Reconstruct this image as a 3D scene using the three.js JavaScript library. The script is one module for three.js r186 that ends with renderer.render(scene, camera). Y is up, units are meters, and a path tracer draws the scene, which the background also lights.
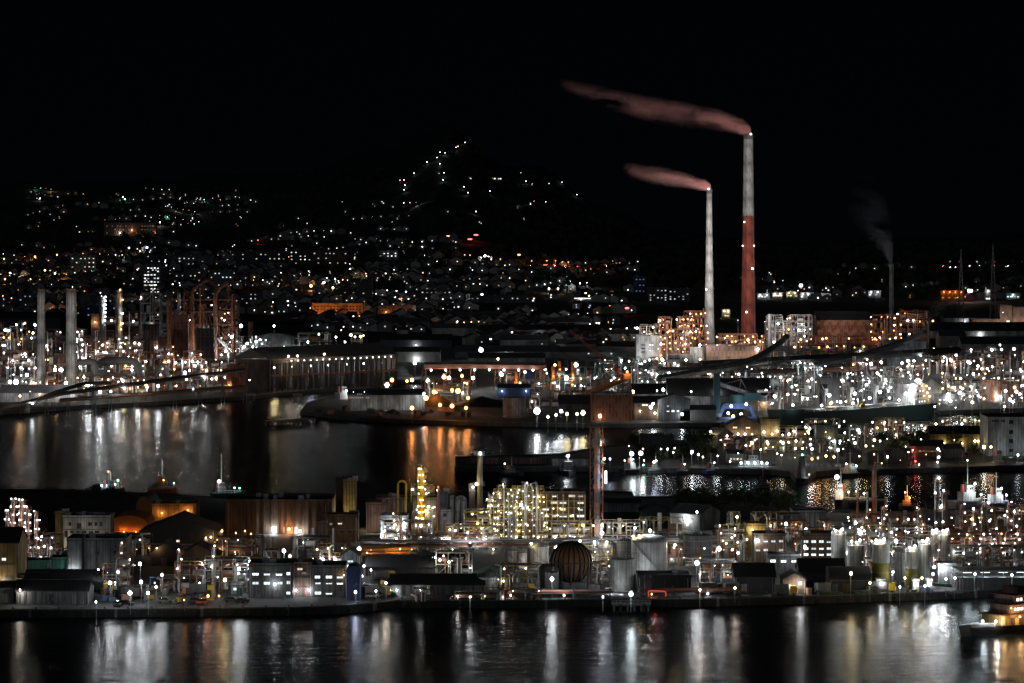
// Industrial harbour at night, seen from a hillside lookout across two channels to a steelworks, a power station and the town behind.
import * as THREE from 'three';

// ---------------------------------------------------------------- camera, sky, moon, exposure
const F = 3417, EYE = 110, YH = 213, LAND = 2;            // focal length in pixels, eye height, horizon row, quay level (m above the water)
const scene = new THREE.Scene();
const camera = new THREE.PerspectiveCamera(2 * Math.atan(341.5 / F) * 180 / Math.PI, 1024 / 683, 5, 30000);
camera.position.set(0, EYE, 0);
camera.lookAt(0, EYE, -100);
camera.setViewOffset(1024, 683, 0, 341.5 - YH, 1024, 683);   // level camera with a shifted lens, so verticals stay upright
const renderer = new THREE.WebGLRenderer({ antialias: true });
renderer.toneMapping = THREE.LinearToneMapping;
renderer.toneMappingExposure = 1;
renderer.shadowMap.enabled = true;
{ // night air: a little brighter low down than overhead, the same all round
  const w = 32, h = 64, a = new Float32Array(w * h * 4);
  for (let y = 0; y < h; y++) {
    const el = Math.max(0, ((y + 0.5) / h - 0.5) * 180), k = Math.exp(-el / 6);
    for (let x = 0; x < w; x++) a.set([0.0004 + 0.0003 * k, 0.0006 + 0.0003 * k, 0.0012 + 0.0004 * k, 1], (y * w + x) * 4);
  }
  const t = new THREE.DataTexture(a, w, h, THREE.RGBAFormat, THREE.FloatType);
  t.mapping = THREE.EquirectangularReflectionMapping; t.magFilter = THREE.LinearFilter; t.needsUpdate = true;
  scene.background = t; scene.environment = t;
}
const moon = new THREE.DirectionalLight(new THREE.Color(0.72, 0.85, 1), 0.09);
moon.name = 'moonlight'; moon.position.set(-900, 700, 500); moon.target.position.set(0, 0, -1800);
moon.castShadow = true; moon.shadow.radius = 6; moon.shadow.mapSize.set(2048, 2048);
Object.assign(moon.shadow.camera, { left: -1500, right: 1500, top: 1500, bottom: -1500, near: 1, far: 6000 });
scene.add(moon, moon.target);

// ---------------------------------------------------------------- small tools
let seed = 7;
const rnd = () => { seed = (seed + 0x6d2b79f5) | 0; let t = Math.imul(seed ^ (seed >>> 15), 1 | seed); t = (t + Math.imul(t ^ (t >>> 7), 61 | t)) ^ t; return ((t ^ (t >>> 14)) >>> 0) / 4294967296; };
const rr = (a, b) => a + (b - a) * rnd(), pick = (l) => l[Math.floor(rnd() * l.length)];
const clamp = (x, a, b) => Math.min(b, Math.max(a, x)), sstep = (a, b, x) => { const t = clamp((x - a) / (b - a), 0, 1); return t * t * (3 - 2 * t); };
const V = (x, y, z) => new THREE.Vector3(x, y, z);
// survey: the ground point that a bearing and a depression (read in pixels) point at, for a level e; s = metres in a pixel there
const P = (px, py, e = LAND) => { const d = F * (EYE - e) / (py - YH); return { x: (px - 512) * d / F, y: e, z: -d, s: d / F }; };
const PD = (px, d, e = LAND) => ({ x: (px - 512) * d / F, y: e, z: -d, s: d / F });
const used = {};
const numbered = (n) => { const k = used[n] = (used[n] ?? -1) + 1; return k ? n + '_' + String(k).padStart(3, '0') : n; };
function thing(name, label, category, at, turn = 0, group) {
  const o = new THREE.Group(); o.name = numbered(name);
  o.position.set(at.x, at.y, at.z); o.rotation.y = turn;
  o.userData = { label, category }; if (group) o.userData.group = group;
  scene.add(o); return o;
}
const setting = (m, extra = {}) => { m.userData = { kind: 'structure', ...extra }; return m; };

// ---------------------------------------------------------------- textures
const grid = (n, seed0) => { const a = new Float32Array(n * n); let s = seed0 * 7919 + 1; for (let i = 0; i < a.length; i++) { s = (s * 16807) % 2147483647; a[i] = s / 2147483647; } return a; };
const lattice = grid(64, 3);
function vnoise(x, y, per) { // periodic value noise
  const x0 = Math.floor(x), y0 = Math.floor(y), fx = x - x0, fy = y - y0, m = (v) => ((v % per) + per) % per, g = (i, j) => lattice[(m(j) % 64) * 64 + (m(i) % 64)];
  const u = fx * fx * (3 - 2 * fx), v = fy * fy * (3 - 2 * fy);
  return (g(x0, y0) * (1 - u) + g(x0 + 1, y0) * u) * (1 - v) + (g(x0, y0 + 1) * (1 - u) + g(x0 + 1, y0 + 1) * u) * v;
}
const fbm = (u, v, p, oct = 4) => { let s = 0, a = 0.5, t = 0; for (let o = 0; o < oct; o++) { s += a * vnoise(u * p, v * p, p); t += a; a *= 0.55; p *= 2; } return s / t; };
function texture(n, f, { color = true, size = [1, 1] } = {}) { // f(u, v) gives [r, g, b] or one value, u and v in 0..1; size = metres per repeat
  const a = new Uint8Array(n * n * 4);
  for (let y = 0; y < n; y++) for (let x = 0; x < n; x++) {
    let c = f(x / n, y / n); if (!Array.isArray(c)) c = [c, c, c];
    for (let k = 0; k < 3; k++) a[(y * n + x) * 4 + k] = clamp(c[k], 0, 1) * 255; a[(y * n + x) * 4 + 3] = 255;
  }
  const t = new THREE.DataTexture(a, n, n); t.wrapS = t.wrapT = THREE.RepeatWrapping; t.magFilter = THREE.LinearFilter;
  if (color) t.colorSpace = THREE.SRGBColorSpace; t.repeat.set(1 / size[0], 1 / size[1]); t.needsUpdate = true; return t;
}
const T = {
  grime: texture(256, (u, v) => 0.62 + 0.38 * fbm(u, v, 8, 5), { size: [24, 24] }),
  streak: texture(256, (u, v) => { const s = vnoise(u * 48, v * 2, 48), f = fbm(u, v, 6, 4); return 0.34 + 0.42 * f + 0.36 * s * (0.3 + f); }, { size: [18, 30] }),
  rust: texture(256, (u, v) => { const f = fbm(u, v, 6, 5), s = vnoise(u * 40, v * 3, 40), k = sstep(0.42, 0.62, f * 0.75 + s * 0.25); return [1 - 0.18 * k, 0.95 - 0.45 * k, 0.92 - 0.58 * k]; }, { size: [14, 20] }),
  ribs: texture(128, (u) => 0.5 + 0.5 * Math.sin(u * Math.PI * 2 * 8), { color: false, size: [6, 6] }),
  ground: texture(512, (u, v) => { const f = fbm(u, v, 6, 5), p = vnoise(u * 16, v * 16, 16) > 0.62 ? 0.18 : 0, c = Math.abs(fbm(u + 0.37, v, 5, 4) - 0.5) < 0.012 ? -0.25 : 0; return 0.5 + 0.4 * f - p * f + c; }, { size: [60, 60] }),
  hill: texture(256, (u, v) => { const f = fbm(u, v, 10, 5); return [0.5 + 0.4 * f, 0.6 + 0.4 * f, 0.45 + 0.3 * f]; }, { size: [260, 260] }),
};
const waterBump = (() => {
  const n = 512, d = new Float32Array(n * n), w = []; let s = 11; const r = () => { s = (s * 16807) % 2147483647; return s / 2147483647; };
  for (let i = 0; i < 70; i++) { const k = Math.round(r() * 44 - 22), l = 3 + Math.floor(r() * 50); w.push([k, l, r() * 6.283, 1 / Math.hypot(k, l) ** 1.1]); }
  const sin = new Float32Array(n); for (let i = 0; i < n; i++) sin[i] = Math.sin(i / n * 6.28319);
  let mx = 0;
  for (let y = 0; y < n; y++) for (let x = 0; x < n; x++) { let v = 0; for (const [k, l, p, a] of w) v += a * sin[(((k * x + l * y + Math.round(p * n / 6.283)) % n) + n) % n]; d[y * n + x] = v; mx = Math.max(mx, Math.abs(v)); }
  for (let i = 0; i < d.length; i++) d[i] = 0.5 + 0.5 * d[i] / mx;
  const t = new THREE.DataTexture(d, n, n, THREE.RedFormat, THREE.FloatType); t.wrapS = t.wrapT = THREE.RepeatWrapping; t.magFilter = THREE.LinearFilter; t.repeat.set(1 / 70, 1 / 70); t.needsUpdate = true; return t;
})();

// ---------------------------------------------------------------- materials
const mat = (r, g, b, o = {}) => new THREE.MeshStandardMaterial({ color: new THREE.Color().setRGB(r, g, b), roughness: 0.85, ...o });
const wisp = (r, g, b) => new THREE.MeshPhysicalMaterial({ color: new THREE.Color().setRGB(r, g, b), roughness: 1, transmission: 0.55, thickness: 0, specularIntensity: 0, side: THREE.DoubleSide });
const M = {
  concrete: mat(0.34, 0.33, 0.31, { map: T.grime }), pale: mat(0.52, 0.51, 0.49, { map: T.streak }), white: mat(0.7, 0.69, 0.67, { map: T.streak }),
  grey: mat(0.24, 0.245, 0.25, { map: T.streak }), dark: mat(0.07, 0.07, 0.075, { map: T.grime }), black: mat(0.018, 0.018, 0.02), brown: mat(0.2, 0.13, 0.08, { map: T.streak }),
  pink: mat(0.42, 0.25, 0.2, { map: T.streak }), ochre: mat(0.45, 0.32, 0.12, { map: T.streak }), green: mat(0.08, 0.28, 0.2, { map: T.streak }), blue: mat(0.1, 0.17, 0.34, { map: T.grime }),
  sheet: mat(0.3, 0.31, 0.32, { map: T.streak, bumpMap: T.ribs, bumpScale: 0.06 }), sheetPale: mat(0.52, 0.52, 0.5, { map: T.streak, bumpMap: T.ribs, bumpScale: 0.06 }),
  roof: mat(0.035, 0.035, 0.04, { map: T.grime, bumpMap: T.ribs, bumpScale: 0.05, roughness: 0.8 }), roofGrey: mat(0.13, 0.13, 0.135, { map: T.grime, bumpMap: T.ribs, bumpScale: 0.05 }), roofRed: mat(0.16, 0.05, 0.035, { map: T.grime }), roofGreen: mat(0.05, 0.22, 0.17, { map: T.grime }),
  steel: mat(0.3, 0.3, 0.31, { roughness: 0.5, metalness: 0.4 }), tank: mat(0.5, 0.5, 0.48, { map: T.streak, roughness: 0.55 }), tankRust: mat(0.5, 0.46, 0.42, { map: T.rust, roughness: 0.7 }), silver: mat(0.62, 0.62, 0.6, { roughness: 0.42, metalness: 0.55 }),
  frame: mat(0.1, 0.1, 0.1, { roughness: 0.7 }), frameRust: mat(0.2, 0.075, 0.04, { roughness: 0.8 }), frameRed: mat(0.4, 0.09, 0.05, { roughness: 0.7 }), frameYellow: mat(0.42, 0.31, 0.08, { roughness: 0.7 }), framePale: mat(0.4, 0.4, 0.38, { roughness: 0.7 }), frameGreen: mat(0.05, 0.12, 0.13, { roughness: 0.7 }),
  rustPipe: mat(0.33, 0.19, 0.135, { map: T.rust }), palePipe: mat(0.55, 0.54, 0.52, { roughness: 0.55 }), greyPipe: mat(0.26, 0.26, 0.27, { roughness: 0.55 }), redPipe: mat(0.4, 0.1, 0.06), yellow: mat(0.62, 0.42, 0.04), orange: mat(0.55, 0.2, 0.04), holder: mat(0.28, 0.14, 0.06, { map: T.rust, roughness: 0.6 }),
  rustDark: mat(0.17, 0.095, 0.07, { map: T.rust }), stackRed: mat(0.42, 0.085, 0.05, { map: T.streak }), stackWhite: mat(0.56, 0.54, 0.52, { map: T.streak }), yellowPaint: mat(0.42, 0.35, 0.03, { map: T.streak }), hullGreen: mat(0.014, 0.04, 0.035, { roughness: 0.5 }), hullBlack: mat(0.02, 0.02, 0.024, { roughness: 0.5 }), hullRed: mat(0.3, 0.05, 0.04), navy: mat(0.03, 0.05, 0.14),
  rubber: mat(0.02, 0.02, 0.02), glass: mat(0.02, 0.025, 0.03, { roughness: 0.15 }), bark: mat(0.05, 0.035, 0.025), leaf: mat(0.045, 0.06, 0.025, { side: THREE.DoubleSide }), coal: mat(0.02, 0.02, 0.021, { map: T.grime }), sodiumLitWall: mat(0.62, 0.3, 0.12, { map: T.streak }), soot: mat(0.2, 0.19, 0.18, { map: T.streak }), soil: mat(0.28, 0.15, 0.07, { map: T.ground }),
  asphalt: mat(0.042, 0.041, 0.04, { map: T.ground }), quayWall: mat(0.05, 0.048, 0.045, { map: T.streak }), scrub: mat(0.03, 0.031, 0.022, { map: T.ground }), kerb: mat(0.11, 0.105, 0.1, { map: T.grime }), hill: mat(0.03, 0.034, 0.026, { map: T.hill }), sign: mat(0.75, 0.75, 0.73), smoke: wisp(0.9, 0.56, 0.53), smokeGrey: wisp(0.3, 0.31, 0.36), steam: wisp(0.8, 0.8, 0.8),  // pink of the smoke is reddish lamp light put into its colour
};
const HUE = { white: [0.92, 0.97, 1], cool: [0.8, 0.95, 1], blue: [0.66, 0.74, 1], warm: [1, 0.88, 0.72], sodium: [1, 0.37, 0.1], amber: [1, 0.58, 0.24], yellow: [1, 0.82, 0.42], red: [1, 0.1, 0.08], green: [0.3, 1, 0.65] };
const glowCache = {};
const glow = (hue, k1) => { const k0 = k1 * (hue === 'amber' || hue === 'sodium' ? 0.42 : hue === 'red' ? 0.5 : 1), k = k0 < 1.2 ? Math.max(0.2, Math.round(k0 * 5) / 5) : Math.round(k0 * 1.5) / 1.5; return glowCache[hue + k] ??= new THREE.MeshStandardMaterial({ color: 0x000000, roughness: 0.6, emissive: new THREE.Color().setRGB(...HUE[hue]), emissiveIntensity: k }); };

// ---------------------------------------------------------------- mesh building
const UBOX = new THREE.BoxGeometry(1, 1, 1), UC = {}, UBALL = new THREE.SphereGeometry(1, 8, 6), UBALLS = new THREE.SphereGeometry(1, 24, 16), UPANE = new THREE.PlaneGeometry(1, 1);
const ucyl = (seg, top = 1) => UC[seg + '/' + top] ??= new THREE.CylinderGeometry(top, 1, 1, seg);
class MB { // collects pieces into one mesh; uv in metres from the way each face points
  constructor() { this.p = []; this.n = []; this.i = []; }
  add(g, m = new THREE.Matrix4()) {
    const a = g.attributes.position, b = g.attributes.normal, k = this.p.length / 3, nm = new THREE.Matrix3().getNormalMatrix(m), v = V();
    for (let j = 0; j < a.count; j++) { v.fromBufferAttribute(a, j).applyMatrix4(m); this.p.push(v.x, v.y, v.z); v.fromBufferAttribute(b, j).applyMatrix3(nm).normalize(); this.n.push(v.x, v.y, v.z); }
    if (g.index) for (const j of g.index.array) this.i.push(k + j); else for (let j = 0; j < a.count; j++) this.i.push(k + j);
    return this;
  }
  put(g, x, y, z, sx = 1, sy = 1, sz = 1, rx = 0, ry = 0, rz = 0) { return this.add(g, new THREE.Matrix4().compose(V(x, y, z), new THREE.Quaternion().setFromEuler(new THREE.Euler(rx, ry, rz)), V(sx, sy, sz))); }
  box(w, h, d, x, y, z, ry = 0) { return this.put(UBOX, x, y, z, w, h, d, 0, ry); }          // y = centre
  slab(w, h, d, x, y, z) { return this.box(w, h, d, x, y + h / 2, z); }                       // y = underside
  span(g, a, b, tx, tz) { const d = V().subVectors(b, a), l = d.length(); return this.add(g, new THREE.Matrix4().compose(V().addVectors(a, b).multiplyScalar(0.5), new THREE.Quaternion().setFromUnitVectors(V(0, 1, 0), d.normalize()), V(tx, l, tz))); }
  bar(a, b, t) { return this.span(UBOX, a, b, t, t); }
  tube(a, b, r, seg = 8) { return this.span(ucyl(seg), a, b, r, r); }
  quad(a, b, c, d) { const k = this.p.length / 3, n = V().crossVectors(V().subVectors(b, a), V().subVectors(d, a)).normalize(); for (const q of [a, b, c, d]) { this.p.push(q.x, q.y, q.z); this.n.push(n.x, n.y, n.z); } this.i.push(k, k + 1, k + 2, k, k + 2, k + 3); return this; }
  geo() {
    const g = new THREE.BufferGeometry(), u = new Float32Array(this.p.length / 3 * 2);
    for (let j = 0; j < u.length / 2; j++) {
      const x = this.p[j * 3], y = this.p[j * 3 + 1], z = this.p[j * 3 + 2], ax = Math.abs(this.n[j * 3]), ay = Math.abs(this.n[j * 3 + 1]), az = Math.abs(this.n[j * 3 + 2]);
      if (ay > ax && ay > az) { u[j * 2] = x; u[j * 2 + 1] = z; } else if (ax > az) { u[j * 2] = z; u[j * 2 + 1] = y; } else { u[j * 2] = x; u[j * 2 + 1] = y; }
    }
    g.setAttribute('position', new THREE.Float32BufferAttribute(this.p, 3)); g.setAttribute('normal', new THREE.Float32BufferAttribute(this.n, 3)); g.setAttribute('uv', new THREE.BufferAttribute(u, 2)); g.setIndex(this.i);
    return g;
  }
  build(name, m, parent) { if (!this.i.length) return null; return mesh(name, this.geo(), m, parent); }
}
const mb = () => new MB();
function mesh(name, g, m, parent = scene) { const o = new THREE.Mesh(g, m); o.name = name; o.castShadow = o.receiveShadow = true; parent.add(o); return o; }
function part(name, g, m, parent, x, y, z, sx = 1, sy = 1, sz = 1, rx = 0, ry = 0, rz = 0) { const o = mesh(name, g, m, parent); o.position.set(x, y, z); o.scale.set(sx, sy, sz); o.rotation.set(rx, ry, rz); return o; }
const box = (name, m, parent, w, h, d, x, y, z, ry = 0) => part(name, UBOX, m, parent, x, y, z, w, h, d, 0, ry);       // plain box, y = centre
function pipe(name, m, parent, a, b, r, seg = 10) { const d = V().subVectors(b, a), o = part(name, ucyl(seg), m, parent, (a.x + b.x) / 2, (a.y + b.y) / 2, (a.z + b.z) / 2, r, d.length(), r); o.quaternion.setFromUnitVectors(V(0, 1, 0), d.normalize()); return o; }
const tubeGeo = (pts, r, n = 24, seg = 8) => new THREE.TubeGeometry(new THREE.CatmullRomCurve3(pts, false, 'catmullrom', 0.25), n, r, seg);
const ringGeo = {};
const ring = (k) => ringGeo[k] ??= new THREE.TorusGeometry(1, k, 6, 28).rotateX(Math.PI / 2);

// ---------------------------------------------------------------- lamps
const BALL = new THREE.IcosahedronGeometry(1, 1), BALL0 = new THREE.IcosahedronGeometry(1.08, 0);
let nLights = 0, DIM = 0.95;
function shine(parent, hue, cd, x, y, z, size = 0.3) { const l = new THREE.PointLight(new THREE.Color().setRGB(...HUE[hue]), cd * DIM * (hue === 'amber' || hue === 'sodium' ? 0.6 : hue === 'yellow' ? 0.8 : 1)); l.name = 'lamp'; l.position.set(x, y, z); l.castShadow = true; l.shadow.radius = size / 0.02; parent.add(l); nLights++; return l; }
// a lamp fixed to something: glowing globe, its light just in front of it
function fix(parent, x, y, z, hue = 'white', r = 0.35, cd = 0, k = 14) { const o = part('lamp', r < 0.45 ? BALL0 : BALL, glow(hue, k), parent, x, y, z, r, r, r); if (cd) shine(parent, hue, cd, x, y - 0.25 * r, z + r * 1.3 + 0.1, Math.min(r, 0.4)); return o; }
const POLE = new THREE.CylinderGeometry(0.55, 1, 1, 6).translate(0, 0.5, 0);
// a lamp on a pole; (px, py) is where its glowing head is seen, h its height above the ground
function lamp(px, py, h, hue, cd, r, label, group, o = {}) {
  r *= rr(0.75, 1.25); const at = P(px, py, (o.e ?? LAND) + h); at.y = o.e ?? LAND;
  const t = thing(o.name ?? 'lamp_post', label, o.category ?? 'lamp post', at, 0, group);
  part('pole', POLE, M.frame, t, 0, 0, -r - 0.5, 0.1, h + r * 1.3, 0.1); box('arm', M.frame, t, 0.1, 0.1, r + 0.6, 0, h + r * 1.2, -r * 0.5 - 0.25);
  box('housing', M.frame, t, r * 1.3, r * 0.4, r * 1.2, 0, h + r * 1.5, -r * 0.1);
  part('lamp_lens', r < 0.45 ? BALL0 : BALL, glow(hue, o.k ?? 22), t, 0, h, 0, r, r, r);
  if (cd) shine(t, hue, cd, 0, h - r * 0.6, r * 1.2 + 0.1, Math.min(r, 0.5));
  return t;
}
const SAY = { white: 'white', cool: 'cool white', blue: 'violet-blue', warm: 'warm white', sodium: 'deep orange', amber: 'amber', yellow: 'yellow', red: 'red', green: 'green' };
// a list of such lamps; % in the label stands for how bright a lamp is and its colour
const lamps = (list, hue, cd, r, h, label, group, o) => { for (const [px, py, f = 1, c = hue] of list) lamp(px, py, h, c, f < 0.3 ? 0 : cd * Math.pow(f, 0.8), r * clamp(Math.sqrt(f), 0.34, 1.7), label.replace('%', (f > 1.25 ? 'bright ' : f < 0.75 ? 'faint ' : '') + SAY[c]), group, o); };

// ---------------------------------------------------------------- water, land, hills
const water = new THREE.PlaneGeometry(5200, 4400).rotateX(-Math.PI / 2);
for (let i = 0, u = water.attributes.uv; i < u.count; i++) u.setXY(i, u.getX(i) * 5200, u.getY(i) * 4400);
setting(part('harbour_water', water, new THREE.MeshPhysicalMaterial({ color: new THREE.Color().setRGB(0.004, 0.006, 0.007), roughness: 0.27, ior: 1.08, specularIntensity: 0.6, bumpMap: waterBump, bumpScale: 0.19 }), scene, 0, 0, -1900));
function land(name, pts, top = LAND, wall = M.quayWall, m = M.asphalt) {
  const w = pts.map(([x, y, d]) => d ? PD(x, d, top) : P(x, y, top)), sh = new THREE.Shape(w.map((q) => new THREE.Vector2(q.x, -q.z))), g = new THREE.ShapeGeometry(sh).rotateX(-Math.PI / 2);
  for (let i = 0, u = g.attributes.uv, p = g.attributes.position; i < u.count; i++) u.setXY(i, p.getX(i), p.getZ(i));
  const o = setting(part(name, g, m, scene, 0, top, 0)), q = mb(), k = mb();
  for (let i = 0; i < w.length; i++) {
    const a = w[i], b = w[(i + 1) % w.length], A = V(a.x, top, a.z), B = V(b.x, top, b.z);
    q.quad(V(a.x, -4, a.z), V(b.x, -4, b.z), B, A);
    const d = V().subVectors(B, A), nrm = V(d.z, 0, -d.x).normalize().multiplyScalar(0.35);
    k.span(UBOX, V(A.x + nrm.x, top + 0.14, A.z + nrm.z), V(B.x + nrm.x, top + 0.14, B.z + nrm.z), 0.28, 0.55);
  }
  setting(q.build(name + '_wall', wall, scene)); setting(k.build(name + '_kerb', M.kerb, scene));
  return w;
}
const nearFront = [[-70, 611], [120, 610], [300, 608], [352, 606], [400, 601], [520, 601], [600, 600], [690, 600], [800, 597], [960, 592], [1000, 590], [1100, 589]];
land('near_island', [...nearFront, [1100, 505], [1000, 508], [900, 512], [830, 512], [790, 505], [740, 496], [634, 497], [633, 492], [600, 491], [460, 492], [440, 498], [360, 500], [250, 500], [150, 493], [60, 490], [-70, 488]]);
land('middle_peninsula', [[455, 467], [590, 467], [720, 469], [770, 470], [790, 472], [796, 478.5], [808, 478.5], [816, 472], [840, 470], [900, 469], [1100, 464], [1100, 430], [900, 432], [860, 438], [800, 434], [700, 440], [640, 443], [600, 447], [560, 454], [455, 457]], LAND, M.quayWall, M.scrub);
land('far_shore', [[-200, 421], [0, 411], [60, 407], [150, 402], [240, 397], [300, 391], [378, 384], [384, 380], [424, 381], [428, 389], [352, 390], [306, 403], [300, 411], [360, 418], [480, 422], [600, 424], [720, 423], [765, 420], [775, 411], [925, 404], [940, 411], [1024, 408], [1200, 407], [1700, 0, 3350], [-700, 0, 3350]]);
const AU = [[-400, 120], [0, 120], [150, 135], [280, 145], [380, 170], [450, 215], [520, 165], [600, 80], [660, 40], [760, 22], [1024, 30], [1500, 60]];
function amp(u) { for (let i = 1; i < AU.length; i++) if (u <= AU[i][0] || i === AU.length - 1) { const [a, b] = [AU[i - 1], AU[i]], t = sstep(a[0], b[0], u); return a[1] + (b[1] - a[1]) * t; } }
function hillAt(u, d) {
  const k = clamp((d - 3500) / 4000, 0, 1.35), n = (fbm((u + 900) / 1600, d / 9000, 16, 4) - 0.5);
  return 2.85 + Math.max(0, amp(u) * Math.pow(k, 1.35) * (1 + n * 0.5) + n * 26 * Math.min(1, k * 2)) + 0.4 * k;
}
{
  const NU = 150, ND = 130, p = [], uv = [], idx = [];
  for (let j = 0; j <= ND; j++) for (let i = 0; i <= NU; i++) { const d = 3330 + 5900 * Math.pow(j / ND, 1.2), u = -420 + 1900 * i / NU, q = PD(u, d); p.push(q.x, hillAt(u, d), q.z); uv.push(q.x, q.z); if (i && j) { const b = j * (NU + 1) + i, a = b - NU - 1; idx.push(a - 1, a, b, a - 1, b, b - 1); } }
  const g = new THREE.BufferGeometry(); g.setAttribute('position', new THREE.Float32BufferAttribute(p, 3)); g.setAttribute('uv', new THREE.Float32BufferAttribute(uv, 2)); g.setIndex(idx); g.computeVertexNormals();
  setting(mesh('hills', g, M.hill));
}
function onHill(px, py) { for (let d = 3360; d < 9000; d += 8) { const h = hillAt(px, d); if (YH + F * (EYE - h) / d <= py) return { ...PD(px, d, h) }; } return null; }

// ---------------------------------------------------------------- kits: buildings
const rect = (x0, x1, yt, yb, e = LAND) => { const q = P((x0 + x1) / 2, yb, e); return { q, w: (x1 - x0) * q.s, h: (yb - yt) * q.s, s: q.s, cx: (x0 + x1) / 2, yb }; };
function prism(pts, d) { const g = new THREE.ExtrudeGeometry(new THREE.Shape(pts.map(([x, y]) => new THREE.Vector2(x, y))), { depth: d, bevelEnabled: false, curveSegments: 10 }); return g.translate(0, 0, -d / 2); }
function pane(t, x, y, z, w, h, hue, k, frame = M.frame) { // window with a frame, the lit pane inside it
  const o = box('window', frame, t, w + 0.24, h + 0.24, 0.16, x, y, z + 0.05);
  const g = mesh('pane', UPANE, hue ? glow(hue, k) : M.glass, o); g.position.z = 0.62; g.scale.set(w / (w + 0.24), h / (h + 0.24), 1); if (w > 0.9) { const b = mesh('mullion', UBOX, frame, o); b.position.set(rr(-0.15, 0.15), 0, 0.7); b.scale.set(0.09 / w, 0.9, 0.2); if (hue && rnd() < 0.5) { const c = mesh('blind', UBOX, M.pale, o); c.position.set(0, 0.5 - 0.5 * 0.9 * (0.2 + 0.5 * rnd()), 0.68); c.scale.set(w / (w + 0.24) * 0.98, (0.45 - c.position.y) * 2, 0.06); if (c.scale.y <= 0.02) o.remove(c); } } return o;
}
function building(name, label, category, r4, depth, o = {}) {
  const R = rect(...r4, o.e), { w, h, s } = R, at = { x: R.q.x, y: R.q.y, z: R.q.z - depth / 2 }, t = thing(name, label, category, at, o.turn ?? 0, o.group), D = depth, wall = o.wall ?? M.grey, roof = o.roof ?? M.roof, type = o.type ?? 'flat', rise = o.rise ?? Math.min(w, D) * 0.22;
  const local = (px, py) => [(px - R.cx) * s, (R.yb - py) * s];
  if (type === 'flat') {
    mb().slab(w, h, D, 0, 0, 0).build('wall', wall, t);
    mb().slab(w + 0.3, 0.18, D + 0.3, 0, h + 0.004, 0).build('roof', roof, t);
    if (!o.noParapet) { const p = mb(), a = 0.7, b = 0.35; p.slab(w + 0.34, a, b, 0, h + 0.19, D / 2); p.slab(w + 0.34, a, b, 0, h + 0.19, -D / 2); p.slab(b, a, D - b, -w / 2, h + 0.19, 0); p.slab(b, a, D - b, w / 2, h + 0.19, 0); p.build('parapet', o.parapet ?? wall, t); }
    const n = o.units ?? Math.floor(w / 7);
    for (let i = 0; i < n; i++) box('roof_unit', pick([M.steel, M.grey, M.palePipe]), t, rr(0.9, 2.2), rr(0.8, 1.6), rr(0.9, 2), rr(-w * 0.42, w * 0.42), h + 0.9, rr(-D * 0.35, D * 0.3));
  } else if (type === 'gable') { // ridge along x
    const m = mb(), g = prism([[-D / 2, 0], [D / 2, 0], [D / 2, h], [0, h + rise], [-D / 2, h]], w); m.add(g, new THREE.Matrix4().makeRotationY(Math.PI / 2)); m.build('wall', wall, t);
    for (const k of [1, -1]) { const l = Math.hypot(D / 2, rise) + 0.7; mb().put(UBOX, 0, h + rise / 2 + 0.12, k * (D / 4 + 0.15), w + 0.8, 0.16, l, k * Math.atan2(rise, D / 2)).build('roof', roof, t); }
    mb().box(w + 0.8, 0.22, 0.5, 0, h + rise + 0.3, 0).build('ridge_cap', roof, t);
  } else if (type === 'front') { // ridge along z, gable to the viewer
    mb().add(prism([[-w / 2, 0], [w / 2, 0], [w / 2, h], [0, h + rise], [-w / 2, h]], D)).build('wall', wall, t);
    for (const k of [1, -1]) { const l = Math.hypot(w / 2, rise) + 0.6; mb().put(UBOX, k * (w / 4 + 0.12), h + rise / 2 + 0.12, 0, l, 0.16, D + 0.8, 0, 0, -k * Math.atan2(rise, w / 2)).build('roof', roof, t); }
  } else { // barrel roof along x or to the viewer
    const pts = (W) => { const l = [[-W / 2, 0], [W / 2, 0]]; for (let i = 0; i <= 12; i++) { const a = Math.PI * i / 12; l.push([Math.cos(a) * W / 2, h + Math.sin(a) * rise]); } return l; };
    const ax = type === 'arch', m = mb(); m.add(prism(pts(ax ? D : w), ax ? w : D), ax ? new THREE.Matrix4().makeRotationY(Math.PI / 2) : undefined); m.build('wall', wall, t);
    const W = ax ? D : w, L = ax ? w : D, q = mb();
    for (let i = 0; i < 12; i++) { const a = Math.PI * (i + 0.5) / 12, x = Math.cos(a) * W / 2, y = h + Math.sin(a) * rise, dx = -Math.sin(a) * W / 2, dy = Math.cos(a) * rise, an = Math.atan2(dy, dx), l = Math.hypot(dx, dy) * Math.PI / 12 * 1.04; if (ax) q.put(UBOX, 0, y + 0.06, -x, L + 0.3, 0.14, l, an + Math.PI); else q.put(UBOX, x, y + 0.06, 0, l, 0.14, L + 0.3, 0, 0, an); }
    q.build('roof', roof, t);
  }
  for (const [px, py, ww = 4, hh = 3, hue = o.hue ?? 'cool', k = o.wk ?? 2.2] of o.win ?? []) { const [x, y] = local(px, py); pane(t, x, y, D / 2, ww * s, hh * s, hue, k * (s > 0.5 ? rr(0.4, 1.3) : rr(0.35, 1.15))); }
  for (const [px, ww, hh, m] of o.doors ?? []) { const [x] = local(px, 0), d = box('door', m ?? M.frame, t, ww * s, hh * s, 0.12, x, hh * s / 2, D / 2 + 0.04); box('handle', M.steel, d, 0.06, 0.1, 1.6, 0.35, 0, 0.2); }
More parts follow.
